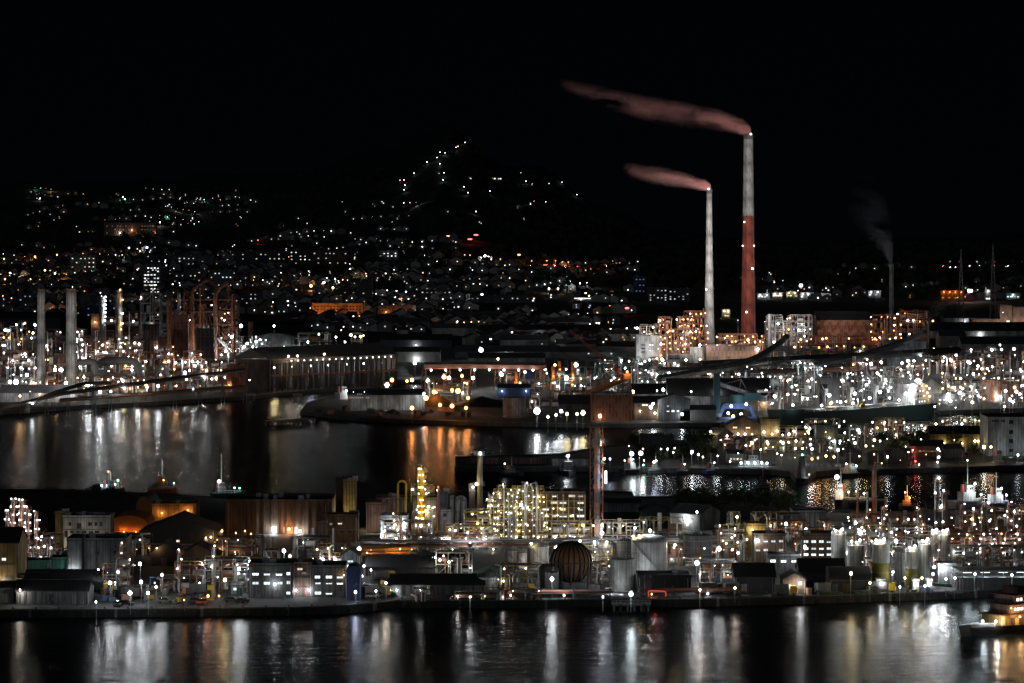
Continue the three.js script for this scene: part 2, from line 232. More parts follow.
  for (const [px, py, hue = 'white', cd = 120, r = 0.35] of o.lights ?? []) { const [x, y] = local(px, py); fix(t, x, y, D / 2 + r + 0.25, hue, r, cd, 20); box('bracket', M.frame, t, 0.15, 0.15, 0.4, x, y + r + 0.12, D / 2 + 0.2); }
  if (s < 0.37 && w > 4) { // cladding joints, gutter and downpipes on the near buildings
    const jn = Math.round(w / rr(3, 4.2)); for (let i = 1; i < jn; i++) box('panel_joint', M.frame, t, 0.07, h * 0.98, 0.05, -w / 2 + w * i / jn, h * 0.49, D / 2 + 0.012);
    if (type !== 'flat') box('gutter', M.frame, t, type === 'gable' || type === 'arch' ? w + 0.6 : 0.2, 0.16, 0.2, 0, h - 0.05, D / 2 + 0.35);
    for (const k of [-0.47, 0.44]) part('downpipe', ucyl(6), M.greyPipe, t, w * k, h / 2, D / 2 + 0.14, 0.08, h, 0.08);
    for (let i = 0; i < 2 && h > 5; i++) box('wall_vent', M.frame, t, rr(0.5, 0.9), rr(0.4, 0.7), 0.16, rr(-0.4, 0.4) * w, rr(0.4, 0.85) * h, D / 2 + 0.06);
  }
  const n = o.pilasters ?? 0; for (let i = 0; i <= n && n; i++) box('pilaster', o.pilasterMat ?? wall, t, 0.5, h, 0.4, -w / 2 + 0.3 + (w - 0.6) * i / n, h / 2, D / 2 + 0.15);
  if (o.belt) for (const f of [].concat(o.belt)) box('belt_course', o.beltMat ?? M.frame, t, w + 0.1, 0.3, 0.14, 0, h * f, D / 2 + 0.04);
  return { t, w, h, D, s, local, at };
}
// added unseen floodlights that brighten a front; their lenses look at the wall
function wash(b, n, hue, cd, dist = 6, h = 0.9, hw = b.w ?? b.R * 1.6) { const z0 = (b.D ?? b.R * 2) / 2; for (let i = 0; i < n; i++) { const x = hw * ((i + 0.5) / n - 0.5), z = z0 + dist; box('added_floodlight_housing', M.frame, b.t, 0.5, 0.4, 0.25, x, h, z + 0.2); box('added_floodlight_post', M.frame, b.t, 0.1, h, 0.1, x, h / 2, z + 0.2); box('lamp_lens', glow(hue, 4), b.t, 0.42, 0.32, 0.06, x, h, z + 0.04); shine(b.t, hue, cd, x, h, z - 0.3, 0.2); } return b; }
const winGrid = (x0, x1, nx, y0, y1, ny, w, h, hue, k, skip = 0) => { const l = []; for (let j = 0; j < ny; j++) for (let i = 0; i < nx; i++) if (rnd() >= skip) l.push([nx > 1 ? x0 + (x1 - x0) * i / (nx - 1) : x0, ny > 1 ? y0 + (y1 - y0) * j / (ny - 1) : y0, w, h, hue, k]); return l; };

// ---------------------------------------------------------------- kits: tanks, columns, stacks
function railing(m, R, y, n = 20, h = 1.1) { for (let i = 0; i < n; i++) { const a = i / n * 6.2832; m.box(0.07, h, 0.07, Math.cos(a) * R, y + h / 2, Math.sin(a) * R); } m.put(ring(0.05 / R > 0.02 ? 0.02 : 0.05 / R), 0, y + h, 0, R, 1.6, R); m.put(ring(0.012), 0, y + h * 0.5, 0, R, 1.6, R); }
function tank(label, r4, o = {}) {
  const { q, w, h } = rect(...r4, o.e), R = w / 2, t = thing(o.name ?? 'storage_tank', label, o.category ?? 'tank', { x: q.x, y: q.y, z: q.z - R }, o.turn ?? rr(-0.5, 0.5), o.group), m = o.mat ?? M.tank;
  const base = o.legs ?? 0, H = h - base;
  if (base) for (let i = 0; i < 8; i++) { const a = i / 8 * 6.283 + 0.4; part('leg', ucyl(8), M.steel, t, Math.cos(a) * R * 0.85, base / 2, Math.sin(a) * R * 0.85, 0.22, base, 0.22); }
  else part('foundation', ucyl(32), M.concrete, t, 0, 0.2, 0, R + 0.35, 0.4, R + 0.35);
  const split = o.paint ?? 0, y0 = base + (base ? 0 : 0.4), sh = new THREE.CylinderGeometry(R, R, H - (base ? 0 : 0.4), 40, 1, true), sm = mb(); sm.put(sh, 0, y0 + (H - (base ? 0 : 0.4)) / 2, 0); sm.build('shell', m, t);
  if (split) part('painted_band', new THREE.CylinderGeometry(1, 1, 1, 40, 1, true), M.yellowPaint, t, 0, y0 + H * split / 2, 0, R + 0.03, H * split, R + 0.03);
  const top = base + H, kind = o.roof ?? 'dome', rise = o.rise ?? R * 0.3;
  const prof = kind === 'flat' ? [[0.01, 0.1], [R * 0.6, 0.08], [R + 0.05, 0]] : kind === 'cone' ? [[0.01, rise], [R + 0.05, 0]] : Array.from({ length: 8 }, (_, i) => [Math.max(0.01, Math.sin(i / 7 * Math.PI / 2) * (R + 0.04)), Math.cos(i / 7 * Math.PI / 2) * rise]);
  part('roof', new THREE.LatheGeometry(prof.reverse().map(([x, y]) => new THREE.Vector2(x, y)), 32), o.roofMat ?? m, t, 0, top, 0);
  if (kind === 'dome') { const rb = mb(); for (let i = 0; i < 12; i++) { const a = i / 12 * 6.283, p = (k) => V(Math.cos(a) * Math.sin(k) * R, top + Math.cos(k) * rise + 0.06, Math.sin(a) * Math.sin(k) * R); for (let k = 1; k < 4; k++) rb.bar(p(k * 0.39), p((k + 1) * 0.39), 0.1); } rb.build('roof_ribs', M.steel, t); }
  for (let i = 1; i <= (o.rings ?? 3); i++) part('stiffening_ring', ring(0.012), M.steel, t, 0, y0 + H * i / ((o.rings ?? 3) + 1), 0, R + 0.04, R, R + 0.04);
  const rl = mb(); railing(rl, R - 0.05, top, 24); rl.build('railing', o.railMat ?? M.steel, t);
  if (o.stair !== false) { const st = mb(), n = Math.max(10, Math.round(H / 0.35)), a0 = o.stairAt ?? 0.9, da = Math.min(2.2, H / R * 0.9); for (let i = 0; i < n; i++) { const a = a0 + da * i / n, y = y0 + H * (i + 1) / n; st.box(0.32, 0.08, 0.85, Math.cos(a) * (R + 0.5), y, Math.sin(a) * (R + 0.5), -a + Math.PI / 2); if (i % 3 === 0) st.box(0.06, 1, 0.06, Math.cos(a) * (R + 0.9), y + 0.5, Math.sin(a) * (R + 0.9)); } st.build('spiral_stair', M.frame, t); }
  else { const ld = mb(); for (let i = 0; i < H / 0.5; i++) ld.box(0.5, 0.06, 0.06, R * 0.5, y0 + i * 0.5, R * 0.9); ld.box(0.07, H, 0.07, R * 0.5 - 0.25, y0 + H / 2, R * 0.9); ld.box(0.07, H, 0.07, R * 0.5 + 0.25, y0 + H / 2, R * 0.9); ld.build('ladder', M.frame, t); }
  part('vent', ucyl(8), M.steel, t, R * 0.25, top + rise * (kind === 'flat' ? 0 : 0.9) + 0.5, 0, 0.25, 1, 0.25);
  pipe('inlet_pipe', M.palePipe, t, V(-R * 0.75, y0 + 0.6, R * 0.7), V(-R * 1.05, y0 + 0.6, R * 1.25), 0.22);
  for (const [dx, dy, dz, hue = 'white', cd = 60, r = 0.32] of o.lights ?? []) { fix(t, dx * R, top + dy, dz * R, hue, r, cd, 18); box('lamp_stand', M.steel, t, 0.1, Math.max(0.3, dy), 0.1, dx * R, top + dy / 2, dz * R - r - 0.1); }
  return { t, R, top, q };
}
function column(label, px, yt, yb, dpx, o = {}) { // distillation column with ring platforms
  const q = P(px, yb), R = Math.max(0.35, dpx * q.s / 2), H = (yb - yt) * q.s, t = thing(o.name ?? 'process_column', label, o.category ?? 'column', { x: q.x, y: LAND, z: q.z - R }, rr(-0.4, 0.4), o.group), m = o.mat ?? M.palePipe;
  const k = o.taper ?? 0.8, pr = [[R * 1.15, 0], [R, H * 0.06], [R, H * 0.55], [R * k, H * 0.6], [R * k, H * 0.96], [R * k * 0.7, H * 0.985], [0.02, H]];
  part('shell', new THREE.LatheGeometry(pr.map(([x, y]) => new THREE.Vector2(x, y)), 18), m, t, 0, 0, 0);
  const n = o.platforms ?? Math.max(2, Math.round(H / 5));
  for (let i = 1; i <= n; i++) {
    const y = H * (0.96 * i / n), r = (y > H * 0.57 ? R * k : R) + 0.75, pl = mb(); pl.put(ucyl(14), 0, y, 0, r, 0.1, r); railing(pl, r, y, 8, 1); const p = pl.build('platform', o.frame ?? M.frameYellow, t);
    if (o.lamps !== 0) for (let j = 0; j < (o.lamps ?? 1); j++) { const a = rr(0.3, 2.8); fix(t, Math.cos(a) * r, y + 1.2, Math.sin(a) * r, o.hue ?? 'white', o.lr ?? 0.3, i % 2 === j % 2 ? (o.cd ?? 25) * 0.5 : 0, o.k ?? 14); }
  }
  const ld = mb(), a = 0.9; for (const s of [-0.22, 0.22]) ld.box(0.06, H * 0.95, 0.06, Math.cos(a) * (R + 0.2) + s, H * 0.475, Math.sin(a) * (R + 0.2)); for (let i = 0; i < H / 0.8; i++) ld.box(0.44, 0.05, 0.05, Math.cos(a) * (R + 0.2), i * 0.8, Math.sin(a) * (R + 0.2)); ld.build('ladder', M.frame, t);
  mesh('riser_pipe', tubeGeo([V(-R - 0.3, 0.5, R * 0.5), V(-R - 0.3, H * 0.9, R * 0.5), V(-R * 0.4, H + 0.6, 0.1), V(0, H - 0.1, 0)], Math.max(0.12, R * 0.18), 20, 6), o.pipeMat ?? M.palePipe, t);
  return { t, R, H, q };
}
function stack(name, label, px, wb, wt, yt, yb, o = {}) { // tapered chimney; bands = [[upto fraction, material] ...]
  const q = P(px, yb), R0 = wb * q.s / 2, R1 = wt * q.s / 2, H = (yb - yt) * q.s, t = thing(name, label, 'chimney', { x: q.x, y: LAND, z: q.z - R0 }, 0, o.group), rad = (f) => R0 + (R1 - R0) * Math.pow(f, o.pow ?? 0.85);
  let f0 = 0; for (const [f1, m] of o.bands ?? [[1, o.mat ?? M.stackWhite]]) { const pts = []; for (let i = 0; i <= 8; i++) { const f = f0 + (f1 - f0) * i / 8; pts.push(new THREE.Vector2(rad(f), f * H)); } const g = new THREE.LatheGeometry(pts, 32), u = mb(); u.add(g); u.build('shaft', m, t); f0 = f1; }
  part('rim', ring(0.09), M.frame, t, 0, H, 0, R1, R1, R1); part('flue', ucyl(20), M.black, t, 0, H - 0.6, 0, R1 * 0.93, 1, R1 * 0.93);
  for (const f of o.galleries ?? []) { const r = rad(f) + 0.9, p = mb(); p.put(ucyl(24), 0, f * H, 0, r, 0.16, r); railing(p, r, f * H, 16, 1.2); p.build('gallery', M.frame, t); }
  const ld = mb(), a = o.ladderAt ?? 0.6; for (let i = 0; i < 30; i++) { const f = i / 30, g = (i + 1) / 30; ld.bar(V(Math.cos(a) * (rad(f) + 0.25), f * H, Math.sin(a) * (rad(f) + 0.25)), V(Math.cos(a) * (rad(g) + 0.25), g * H, Math.sin(a) * (rad(g) + 0.25)), 0.35); } ld.build('ladder', M.frame, t);
  for (const [f, an, hue = 'red', r = 0.7, cd = 0] of o.beacons ?? []) fix(t, Math.cos(an) * (rad(f) + r + 0.2), f * H, Math.sin(an) * (rad(f) + r + 0.2), hue, r, cd, 10);
  return { t, q, H, R0, R1 };
}

// ---------------------------------------------------------------- kits: steel frames full of plant, racks, conveyors
function unit(label, r4, depth, o = {}) {
  const { q, w, h, s } = rect(...r4, o.e), D = depth, t = thing(o.name ?? 'process_unit', label, o.category ?? 'plant', { x: q.x, y: q.y, z: q.z - D / 2 }, o.turn ?? 0, o.group), fm = o.frame ?? M.frame, hues = o.hues ?? ['white', 'yellow'], big = clamp(s / 0.3, 1, 2.6);
  const bays = o.bays ?? Math.max(2, Math.round(w / (4 * Math.sqrt(big)))), lev = o.levels ?? Math.max(2, Math.round(h / (3.3 * Math.sqrt(big)))), rows = o.rows ?? 2, X = (i) => -w / 2 + w * i / bays, Y = (j) => h * j / lev, Z = (k) => -D / 2 + D * k / (rows - 1), tk = (o.thick ?? 0.2) * Math.sqrt(big);
  const ragged = Array.from({ length: bays + 1 }, () => Math.max(1, lev - Math.floor(rnd() * rnd() * (o.ragged ?? 2.6)))), f = mb(), tops = (i) => Math.max(ragged[i], ragged[Math.max(0, i - 1)]);
  for (let i = 0; i <= bays; i++) for (let k = 0; k < rows; k++) f.box(tk, Y(tops(i)), tk, X(i), Y(tops(i)) / 2, Z(k));
  for (let i = 0; i < bays; i++) for (let j = 1; j <= ragged[i]; j++) for (let k = 0; k < rows; k++) { f.bar(V(X(i), Y(j), Z(k)), V(X(i + 1), Y(j), Z(k)), tk * 0.9); if (rnd() < 0.3) f.bar(V(X(i), Y(j - 1), Z(k)), V(X(i + 1), Y(j), Z(k)), tk * 0.55); }
  for (let i = 0; i <= bays; i++) for (let j = 1; j <= tops(i); j++) f.bar(V(X(i), Y(j), Z(0)), V(X(i), Y(j), Z(rows - 1)), tk * 0.8);
  f.build('frame', fm, t);
  for (let j = 1; j <= lev; j++) { const fl = mb(), hr = mb(); for (let i = 0; i < bays; i++) if (j <= ragged[i]) { if (rnd() < 0.75) fl.box(w / bays - tk, 0.12, D * rr(0.5, 0.95), (X(i) + X(i + 1)) / 2, Y(j) + tk * 0.5 + 0.07, 0); hr.bar(V(X(i), Y(j) + 1.1, D / 2 + 0.1), V(X(i + 1), Y(j) + 1.1, D / 2 + 0.1), 0.09 * big); for (let e = 0; e < 3; e++) hr.box(0.07 * big, 1.1, 0.07 * big, X(i) + (w / bays) * e / 3, Y(j) + 0.55, D / 2 + 0.1); } for (const d of [fl.build('deck', M.frame, t), hr.build('handrail', o.rail ?? M.frameYellow, t)]) if (d) d.userData.kind = 'stuff'; }
  const vm = o.vessels ?? [M.palePipe, M.greyPipe, M.silver, M.rustPipe], bw = w / bays, lh = h / lev;
  for (let i = 0; i < bays; i++) for (let j = 0; j < ragged[i]; j++) {
    const c = rnd(), x = (X(i) + X(i + 1)) / 2, y = Y(j) + tk * 0.5 + 0.2, z = rr(-0.1, 0.3) * D, m = pick(vm);
    if (c < 0.26) { const r = Math.min(lh * 0.3, bw * 0.22); part('drum', ucyl(14), m, t, x, y + r + 0.2, z, r, bw * 0.75, r, 0, 0, Math.PI / 2); }
    else if (c < 0.55) { const r = Math.min(bw * 0.2, D * 0.2) * rr(0.6, 1), hh = lh * rr(0.7, j + 1 < ragged[i] ? 0.9 : 1.5); part('vessel', ucyl(14, 0.96), m, t, x + rr(-0.2, 0.2) * bw, y + hh / 2, z, r, hh, r); }
    else if (c < 0.7) box('equipment_box', pick([M.grey, M.pale, M.greyPipe, M.frameRust]), t, bw * rr(0.4, 0.7), lh * rr(0.35, 0.65), D * 0.4, x, y + lh * 0.3, z);
    else if (c < 0.84) { const r = 0.18 * big; for (let e = 0; e < 2; e++) pipe('pipe', m, t, V(X(i), y + lh * (0.35 + 0.3 * e), D / 2 - 0.3), V(X(i + 1), y + lh * (0.35 + 0.3 * e), D / 2 - 0.3), r, 7); }
  }
  const np = o.pipes ?? Math.round(bays * 2.2); for (let i = 0; i < np; i++) { const x = rr(-w / 2, w / 2), b = clamp(Math.floor((x + w / 2) / bw), 0, bays - 1), y1 = Y(ragged[b]) * rr(0.5, 1.12), r = rr(0.12, 0.3) * Math.sqrt(big), z = D / 2 + rr(0.2, 0.6) + r; mesh('pipe', tubeGeo([V(x, 0.2, z), V(x, y1 * 0.9, z), V(x + rr(-1, 1), y1, z - 0.4), V(x + rr(-0.6, 0.6) * bw, y1, D * 0.1)], r, 14, 6), pick(o.pipeMats ?? vm), t); }
  // lamps at the deck edges
  const list = []; for (let i = 0; i <= bays; i++) for (let j = 1; j <= tops(i); j++) list.push([X(i), Y(j)]);
  const dens = o.lamps ?? 0.75, cd = (o.cd ?? 20) * 0.6; let c = 0;
  for (const [x, y] of list) if (rnd() < dens) { const r = (o.lr ?? 0.24) * big * rr(0.45, 1.2), z = D / 2 + tk + r; fix(t, x + rr(-0.4, 0.4) * bw, y - lh * rr(0.12, 0.4), z, pick(hues), r, c++ % 3 ? 0 : cd * rr(0.7, 1.7), o.k ?? 11); if (rnd() < 0.5) { const r2 = r * rr(0.35, 0.6); fix(t, x + rr(-0.5, 0.5) * bw, y - lh * rr(0.1, 0.9), D / 2 * rr(0.4, 1) + tk + r2, pick(hues), r2, 0, pick([3, 6, 10])); } }
  return { t, w, h, D, s };
}
function rack(label, a, b, o = {}) { // pipe bridge between two ground points given in pixels
  const A = P(...a), B = P(...b), L = Math.hypot(B.x - A.x, B.z - A.z), h = o.h ?? 5, W = o.w ?? 5, t = thing('pipe_rack', label, 'pipe rack', { x: (A.x + B.x) / 2, y: LAND, z: (A.z + B.z) / 2 }, -Math.atan2(B.z - A.z, B.x - A.x)), n = Math.max(2, Math.round(L / (o.step ?? 9))), f = mb(), lv = o.levels ?? [h * 0.62, h], tk = o.thick ?? 0.3;
  for (let i = 0; i <= n; i++) { const x = -L / 2 + L * i / n; for (const z of [-W / 2, W / 2]) f.box(tk, h + 0.6, tk, x, (h + 0.6) / 2, z); for (const y of lv) f.box(tk, tk, W, x, y, 0); }
  for (const y of lv) for (const z of [-W / 2, W / 2]) f.box(L, tk * 0.7, tk * 0.6, 0, y - 0.02, z);
  f.build('frame', o.frame ?? M.frame, t);
  for (const y of lv) for (let k = 0; k < (o.n ?? 5); k++) { const r = rr(0.13, 0.34) * (o.pr ?? 1); pipe('pipe', pick(o.mats ?? [M.palePipe, M.greyPipe, M.rustPipe, M.steel, M.redPipe]), t, V(-L / 2 - rr(0, 1), y + r + tk * 0.5, -W / 2 + W * (k + 0.5) / (o.n ?? 5)), V(L / 2 + rr(0, 1), y + r + tk * 0.5, -W / 2 + W * (k + 0.5) / (o.n ?? 5)), r, 8); }
  if (o.lampStep) for (let x = -L / 2 + 3; x < L / 2; x += o.lampStep) fix(t, x, lv[0] - 0.5, W / 2 + 0.45, pick(o.hues ?? ['white', 'warm']), o.lr ?? 0.28, o.cd ?? 30, 12);
  return t;
}
function conveyor(label, pts, o = {}) { // enclosed belt gallery on trestles; pts = [px, py, height above ground] of its underside
  const w = pts.map(([x, y, h]) => { const q = P(x, y, LAND + h); return V(q.x, q.y, q.z); }), c = w[0].clone().lerp(w[w.length - 1], 0.5); c.y = LAND;
  const t = thing(o.name ?? 'conveyor_gallery', label, 'conveyor', c), g = o.size ?? 2.6, curve = new THREE.CatmullRomCurve3(w.map((v) => v.clone().sub(c)), false, 'catmullrom', 0.3), n = o.n ?? pts.length * 8, ps = curve.getSpacedPoints(n), len = curve.getLength();
  const gal = mb(), roof = mb(), tr = mb();
  for (let i = 0; i < n; i++) { gal.span(UBOX, ps[i].clone().setY(ps[i].y + g / 2), ps[i + 1].clone().setY(ps[i + 1].y + g / 2), g, g); roof.span(UBOX, ps[i].clone().setY(ps[i].y + g + 0.1), ps[i + 1].clone().setY(ps[i + 1].y + g + 0.1), g * 1.15, 0.25); }
  gal.build('gallery', o.mat ?? M.grey, t); roof.build('roof', o.roof ?? M.roof, t);
  const m = Math.max(2, Math.round(len / (o.step ?? 24)));
  for (let i = 0; i <= m; i++) { const p = curve.getPointAt(i / m), k = mb(); if (p.y < 1.5) continue; for (const s of [-1, 1]) k.bar(V(p.x + s * g * 0.8, 0, p.z), V(p.x + s * g * 0.35, p.y, p.z), 0.35); for (let y = 0.25; y < 1; y += 0.25) k.bar(V(p.x - g * 0.65, p.y * y, p.z), V(p.x + g * 0.65, p.y * (y + 0.18), p.z), 0.22); k.build('trestle', o.trestle ?? M.frame, t); }
  if (o.lampStep) for (let l = o.lampStep / 2; l < len; l += o.lampStep) { const p = curve.getPointAt(l / len); fix(t, p.x, p.y - 0.7, p.z + g * 0.7, o.hue ?? 'white', o.lr ?? 0.4, o.cd ?? 60, 14); }
  return t;
}
// ---------------------------------------------------------------- kits: boats, vehicles, trees
function hullGeo(L, B, H, o = {}) { // x forward; deck at H, keel at 0, raked bow and flare
  const N = 14, p = [], idx = [], rows = 4;
  for (let i = 0; i <= N; i++) { const u = i / N, bow = sstep(0.62, 1, u), st = 1 - sstep(0, 0.1, u); for (let j = 0; j < rows; j++) { const v = j / (rows - 1), half = B / 2 * (1 - Math.pow(bow, 1.6)) * (1 - st * 0.35 * (1 - v)) * (0.72 + 0.28 * v) + 0.02, x = -L / 2 + L * u + bow * v * L * 0.03, y = H * v + v * (o.sheer ?? 0.06) * H * bow * 4; p.push(x, y, half, x, y, -half); } }
  const id = (i, j, s) => (i * rows + j) * 2 + s;
  for (let i = 0; i < N; i++) for (let j = 0; j < rows - 1; j++) { idx.push(id(i, j, 0), id(i + 1, j, 0), id(i + 1, j + 1, 0), id(i, j, 0), id(i + 1, j + 1, 0), id(i, j + 1, 0), id(i, j, 1), id(i + 1, j + 1, 1), id(i + 1, j, 1), id(i, j, 1), id(i, j + 1, 1), id(i + 1, j + 1, 1)); }
  for (let i = 0; i < N; i++) { const j = rows - 1; idx.push(id(i, j, 0), id(i + 1, j, 0), id(i + 1, j, 1), id(i, j, 0), id(i + 1, j, 1), id(i, j, 1)); }
  for (let j = 0; j < rows - 1; j++) idx.push(id(0, j, 0), id(0, j + 1, 0), id(0, j + 1, 1), id(0, j, 0), id(0, j + 1, 1), id(0, j, 1));
  const g = new THREE.BufferGeometry(); g.setAttribute('position', new THREE.Float32BufferAttribute(p, 3)); g.setIndex(idx); const f = g.toNonIndexed(); f.computeVertexNormals(); return f;
}
const afloat = (a, b) => { const A = P(a[0], a[1], 0), B = P(b[0], b[1], 0); return { at: { x: (A.x + B.x) / 2, y: 0, z: (A.z + B.z) / 2 }, L: Math.hypot(B.x - A.x, B.z - A.z), turn: -Math.atan((B.z - A.z) / (B.x - A.x)), dir: B.x < A.x ? -1 : 1, s: A.s }; };
function boat(name, label, category, stern, bow, o = {}) {
  const { at, L, turn, dir } = afloat(stern, bow), B = o.beam ?? L * 0.26, H = o.deck ?? L * 0.09, t = thing(name, label, category, at, turn, o.group);
  part('hull', hullGeo(L, B, H + 0.8, o), o.hull ?? M.hullBlack, t, 0, -0.8, 0, 1, 1, 1, 0, dir < 0 ? Math.PI : 0, 0);
  const rb = mb(); for (const s of [-1, 1]) rb.box(L * 0.6, 0.25, 0.25, -L * 0.12 * dir, H * 0.8, s * (B / 2 + 0.05)); rb.build('rubbing_strake', M.rubber, t);
  const hx = dir * (o.house ?? -0.05) * L, hw = B * 0.62, hl = (o.houseLen ?? 0.3) * L, hh = o.houseH ?? 2.6;
  mb().slab(hl, hh, hw, hx, H, 0).build('deckhouse', o.white ?? M.white, t);
  mb().slab(hl * 0.55, hh * 0.8, hw * 0.8, hx + hl * 0.1, H + hh + 0.003, 0).build('wheelhouse', o.white ?? M.white, t);
  for (let i = 0; i < 3; i++) box('window', M.glass, t, hl * 0.12, hh * 0.3, 0.1, hx - hl * 0.08 + i * hl * 0.18, H + hh * 1.45, hw * 0.4 + 0.03);
  part('funnel', ucyl(12, 0.85), o.funnel ?? M.frameRed, t, hx - dir * hl * 0.32, H + hh + hh * 0.45, 0, hw * 0.16, hh * 0.9, hw * 0.16);
  const mast = o.mast ?? hh * 2; part('mast', POLE, M.palePipe, t, hx + hl * 0.1, H + hh * 1.8, 0, 0.14, mast, 0.14); box('mast_yard', M.palePipe, t, 0.1, 0.1, hw * 0.6, hx + hl * 0.1, H + hh * 1.8 + mast * 0.7, 0);
  const rl = mb(); for (let i = 0; i < 9; i++) rl.box(0.06, 0.9, 0.06, -L * 0.45 + L * 0.75 * i / 8, H + 0.45, B * 0.44); rl.bar(V(-L * 0.45, H + 0.9, B * 0.44), V(L * 0.3, H + 0.9, B * 0.44), 0.07); rl.build('railing', M.palePipe, t);
  for (const [fx, fy, hue = 'white', cd = 60, r = 0.35, fz = 0.5] of o.lights ?? []) { fix(t, dir * fx * L, H + fy, B * fz, hue, r, cd, 20); box('lamp_stand', M.steel, t, 0.1, fy, 0.1, dir * fx * L, H + fy / 2, B * fz - r - 0.1); }
  return { t, L, B, H };
}
const carGeo = (() => { const g = prism([[-2.1, 0.35], [2.15, 0.35], [2.2, 0.8], [1.3, 0.95], [-2.15, 1]], 1.7); return g; })(), cabGeo = prism([[-1.9, 0.95], [1.1, 0.93], [0.4, 1.48], [-1.5, 1.5]], 1.5), WHEEL = new THREE.CylinderGeometry(0.33, 0.33, 0.22, 12).rotateX(Math.PI / 2);
function car(px, py, turn, m, label, o = {}) {
  const t = thing(o.name ?? 'parked_car', label, 'car', o.at ?? P(px, py), turn, o.group); mesh('body', carGeo, m, t); mesh('cabin', cabGeo, M.glass, t);
  for (const [x, z] of [[-1.3, 0.75], [1.35, 0.75], [-1.3, -0.75], [1.35, -0.75]]) part('wheel', WHEEL, M.rubber, t, x, 0.33, z);
  for (const z of [0.6, -0.6]) { part('headlight', BALL, o.head ? glow('white', o.head) : M.silver, t, 2.18, 0.68, z, 0.14, 0.14, 0.14); part('tail_light', BALL, o.tail ? glow('red', o.tail) : M.frameRed, t, -2.12, 0.75, z, 0.12, 0.12, 0.12); }
  return t;
}
const crowns = [0, 1, 2].map((v) => { // leaf clumps spread through an uneven crown
  const m = mb(), lobes = Array.from({ length: 7 }, () => [rr(-0.55, 0.55), rr(0.45, 1.15), rr(-0.55, 0.55), rr(0.28, 0.5)]);
  for (let i = 0; i < 260; i++) { const [a, b, c, r] = lobes[i % 7], th = rr(0, 6.283), ph = Math.acos(rr(-1, 1)), k = r * Math.cbrt(rr(0.25, 1)), p = V(a + k * Math.sin(ph) * Math.cos(th), b + k * Math.cos(ph), c + k * Math.sin(ph) * Math.sin(th)), s = rr(0.06, 0.12); const u = V(rr(-1, 1), rr(-1, 1), rr(-1, 1)).normalize().multiplyScalar(s), w = V(rr(-1, 1), rr(-1, 1), rr(-1, 1)).normalize().cross(u).normalize().multiplyScalar(s); m.quad(p.clone().add(u), p.clone().add(w), p.clone().sub(u), p.clone().sub(w)); }
  return m.geo();
});
const trunkGeo = (() => { const m = mb(); m.tube(V(0, 0, 0), V(0.02, 0.7, 0), 0.045, 6); for (let i = 0; i < 6; i++) { const a = i * 1.05; m.tube(V(0, 0.35 + i * 0.05, 0), V(Math.cos(a) * 0.45, 0.75 + (i % 3) * 0.15, Math.sin(a) * 0.45), 0.018, 5); } return m.geo(); })();
function tree(at, h, label, group) { const t = thing('tree', label, 'tree', at, rr(0, 6.28), group), w = h * rr(0.55, 0.75); part('trunk', trunkGeo, M.bark, t, 0, 0, 0, w, h * 0.62, w); part('crown', pick(crowns), M.leaf, t, 0, h * 0.02, 0, w, h * 0.62, w); }

// ================================================================ NEAR ISLAND, from the left
wash(building('plant_building', 'ochre plant building with one small lit window, cut by the left edge', 'building', [-16, 18, 543, 586], 18, { wall: M.ochre, win: [[4, 559, 4, 3, 'white', 3]], doors: [[8, 7, 10]], type: 'gable', rise: 3.5, belt: 0.5, lights: [[1, 583, 'warm', 60]] }), 2, 'yellow', 16);
building('lean_to_shed', 'small dark lean-to shed beside the ochre plant building', 'shed', [-6, 14, 588, 603], 8, { wall: M.grey, type: 'gable', rise: 1.2, doors: [[8, 6, 9]] });
for (const [label, x, yt, w, pf] of [
  ['tall slender rust column with white lamps, foremost of the lamp-studded cluster at left', 13.5, 500, 3.2, 7], ['broad rust column crowded with white lamps beside the slender one at left', 22, 501, 4.2, 8],
  ['thin rust column at the left flank of the lamp-studded cluster', 8, 512, 2.4, 5], ['short isolated rust column right of the lamp-studded cluster', 37, 513, 2.6, 5], ['rust column behind, at the right flank of the lamp-studded cluster', 28, 508, 2.6, 6]])
  column(label, x, yt, 562 - w, w, { mat: M.rustPipe, platforms: pf, lamps: 2, hue: 'white', cd: 16, lr: 0.2, k: 9, frame: M.frameRust });
unit('rust steel process unit packed with white lamps at the foot of the left columns', [6, 42, 532, 566], 10, { frame: M.frameRust, rail: M.frameRust, hues: ['white', 'cool', 'warm'], lamps: 1, cd: 26, lr: 0.27 });
unit('sloping bank of grey pipes and lamps right of the left columns', [40, 60, 536, 564], 8, { frame: M.frame, hues: ['white'], lamps: 0.8, cd: 18, pipes: 14 });
wash(building('green_shed', 'low sea-green shed behind the black-roofed warehouse', 'shed', [18, 50, 563, 576], 8, { wall: M.green, units: 1, roof: M.roofGrey }), 2, 'white', 8);
building('green_annex', 'small pale green annex beside the grey block building', 'shed', [50, 67, 560, 576], 7, { wall: M.green, units: 0 });
wash(building('white_laboratory', 'white two-storey plant building with blue shutters behind the grey block', 'building', [63, 110, 518, 548], 12, { wall: M.white, hue: null, units: 5, win: [[70, 524, 2, 3, null], [79, 526, 4, 5, null], [90, 524, 3, 3, null], [96, 524, 2, 3, null], [101, 524, 1.5, 4, null], [66, 534, 3, 6, null], [72, 532, 3, 2, null], [78, 532, 3, 2, null], [84, 532, 4, 2, null], [91, 534, 4, 5, null], [97, 532, 4, 2, null], [107, 533, 3, 2, null]], belt: 0.62, beltMat: M.pale, doors: [[104, 4, 6]] }), 4, 'warm', 22);
wash(building('stair_tower', 'narrow pale yellow stair tower at the end of the white plant building', 'tower', [55, 66, 514, 547], 6, { wall: M.ochre, units: 1 }), 1, 'yellow', 16);
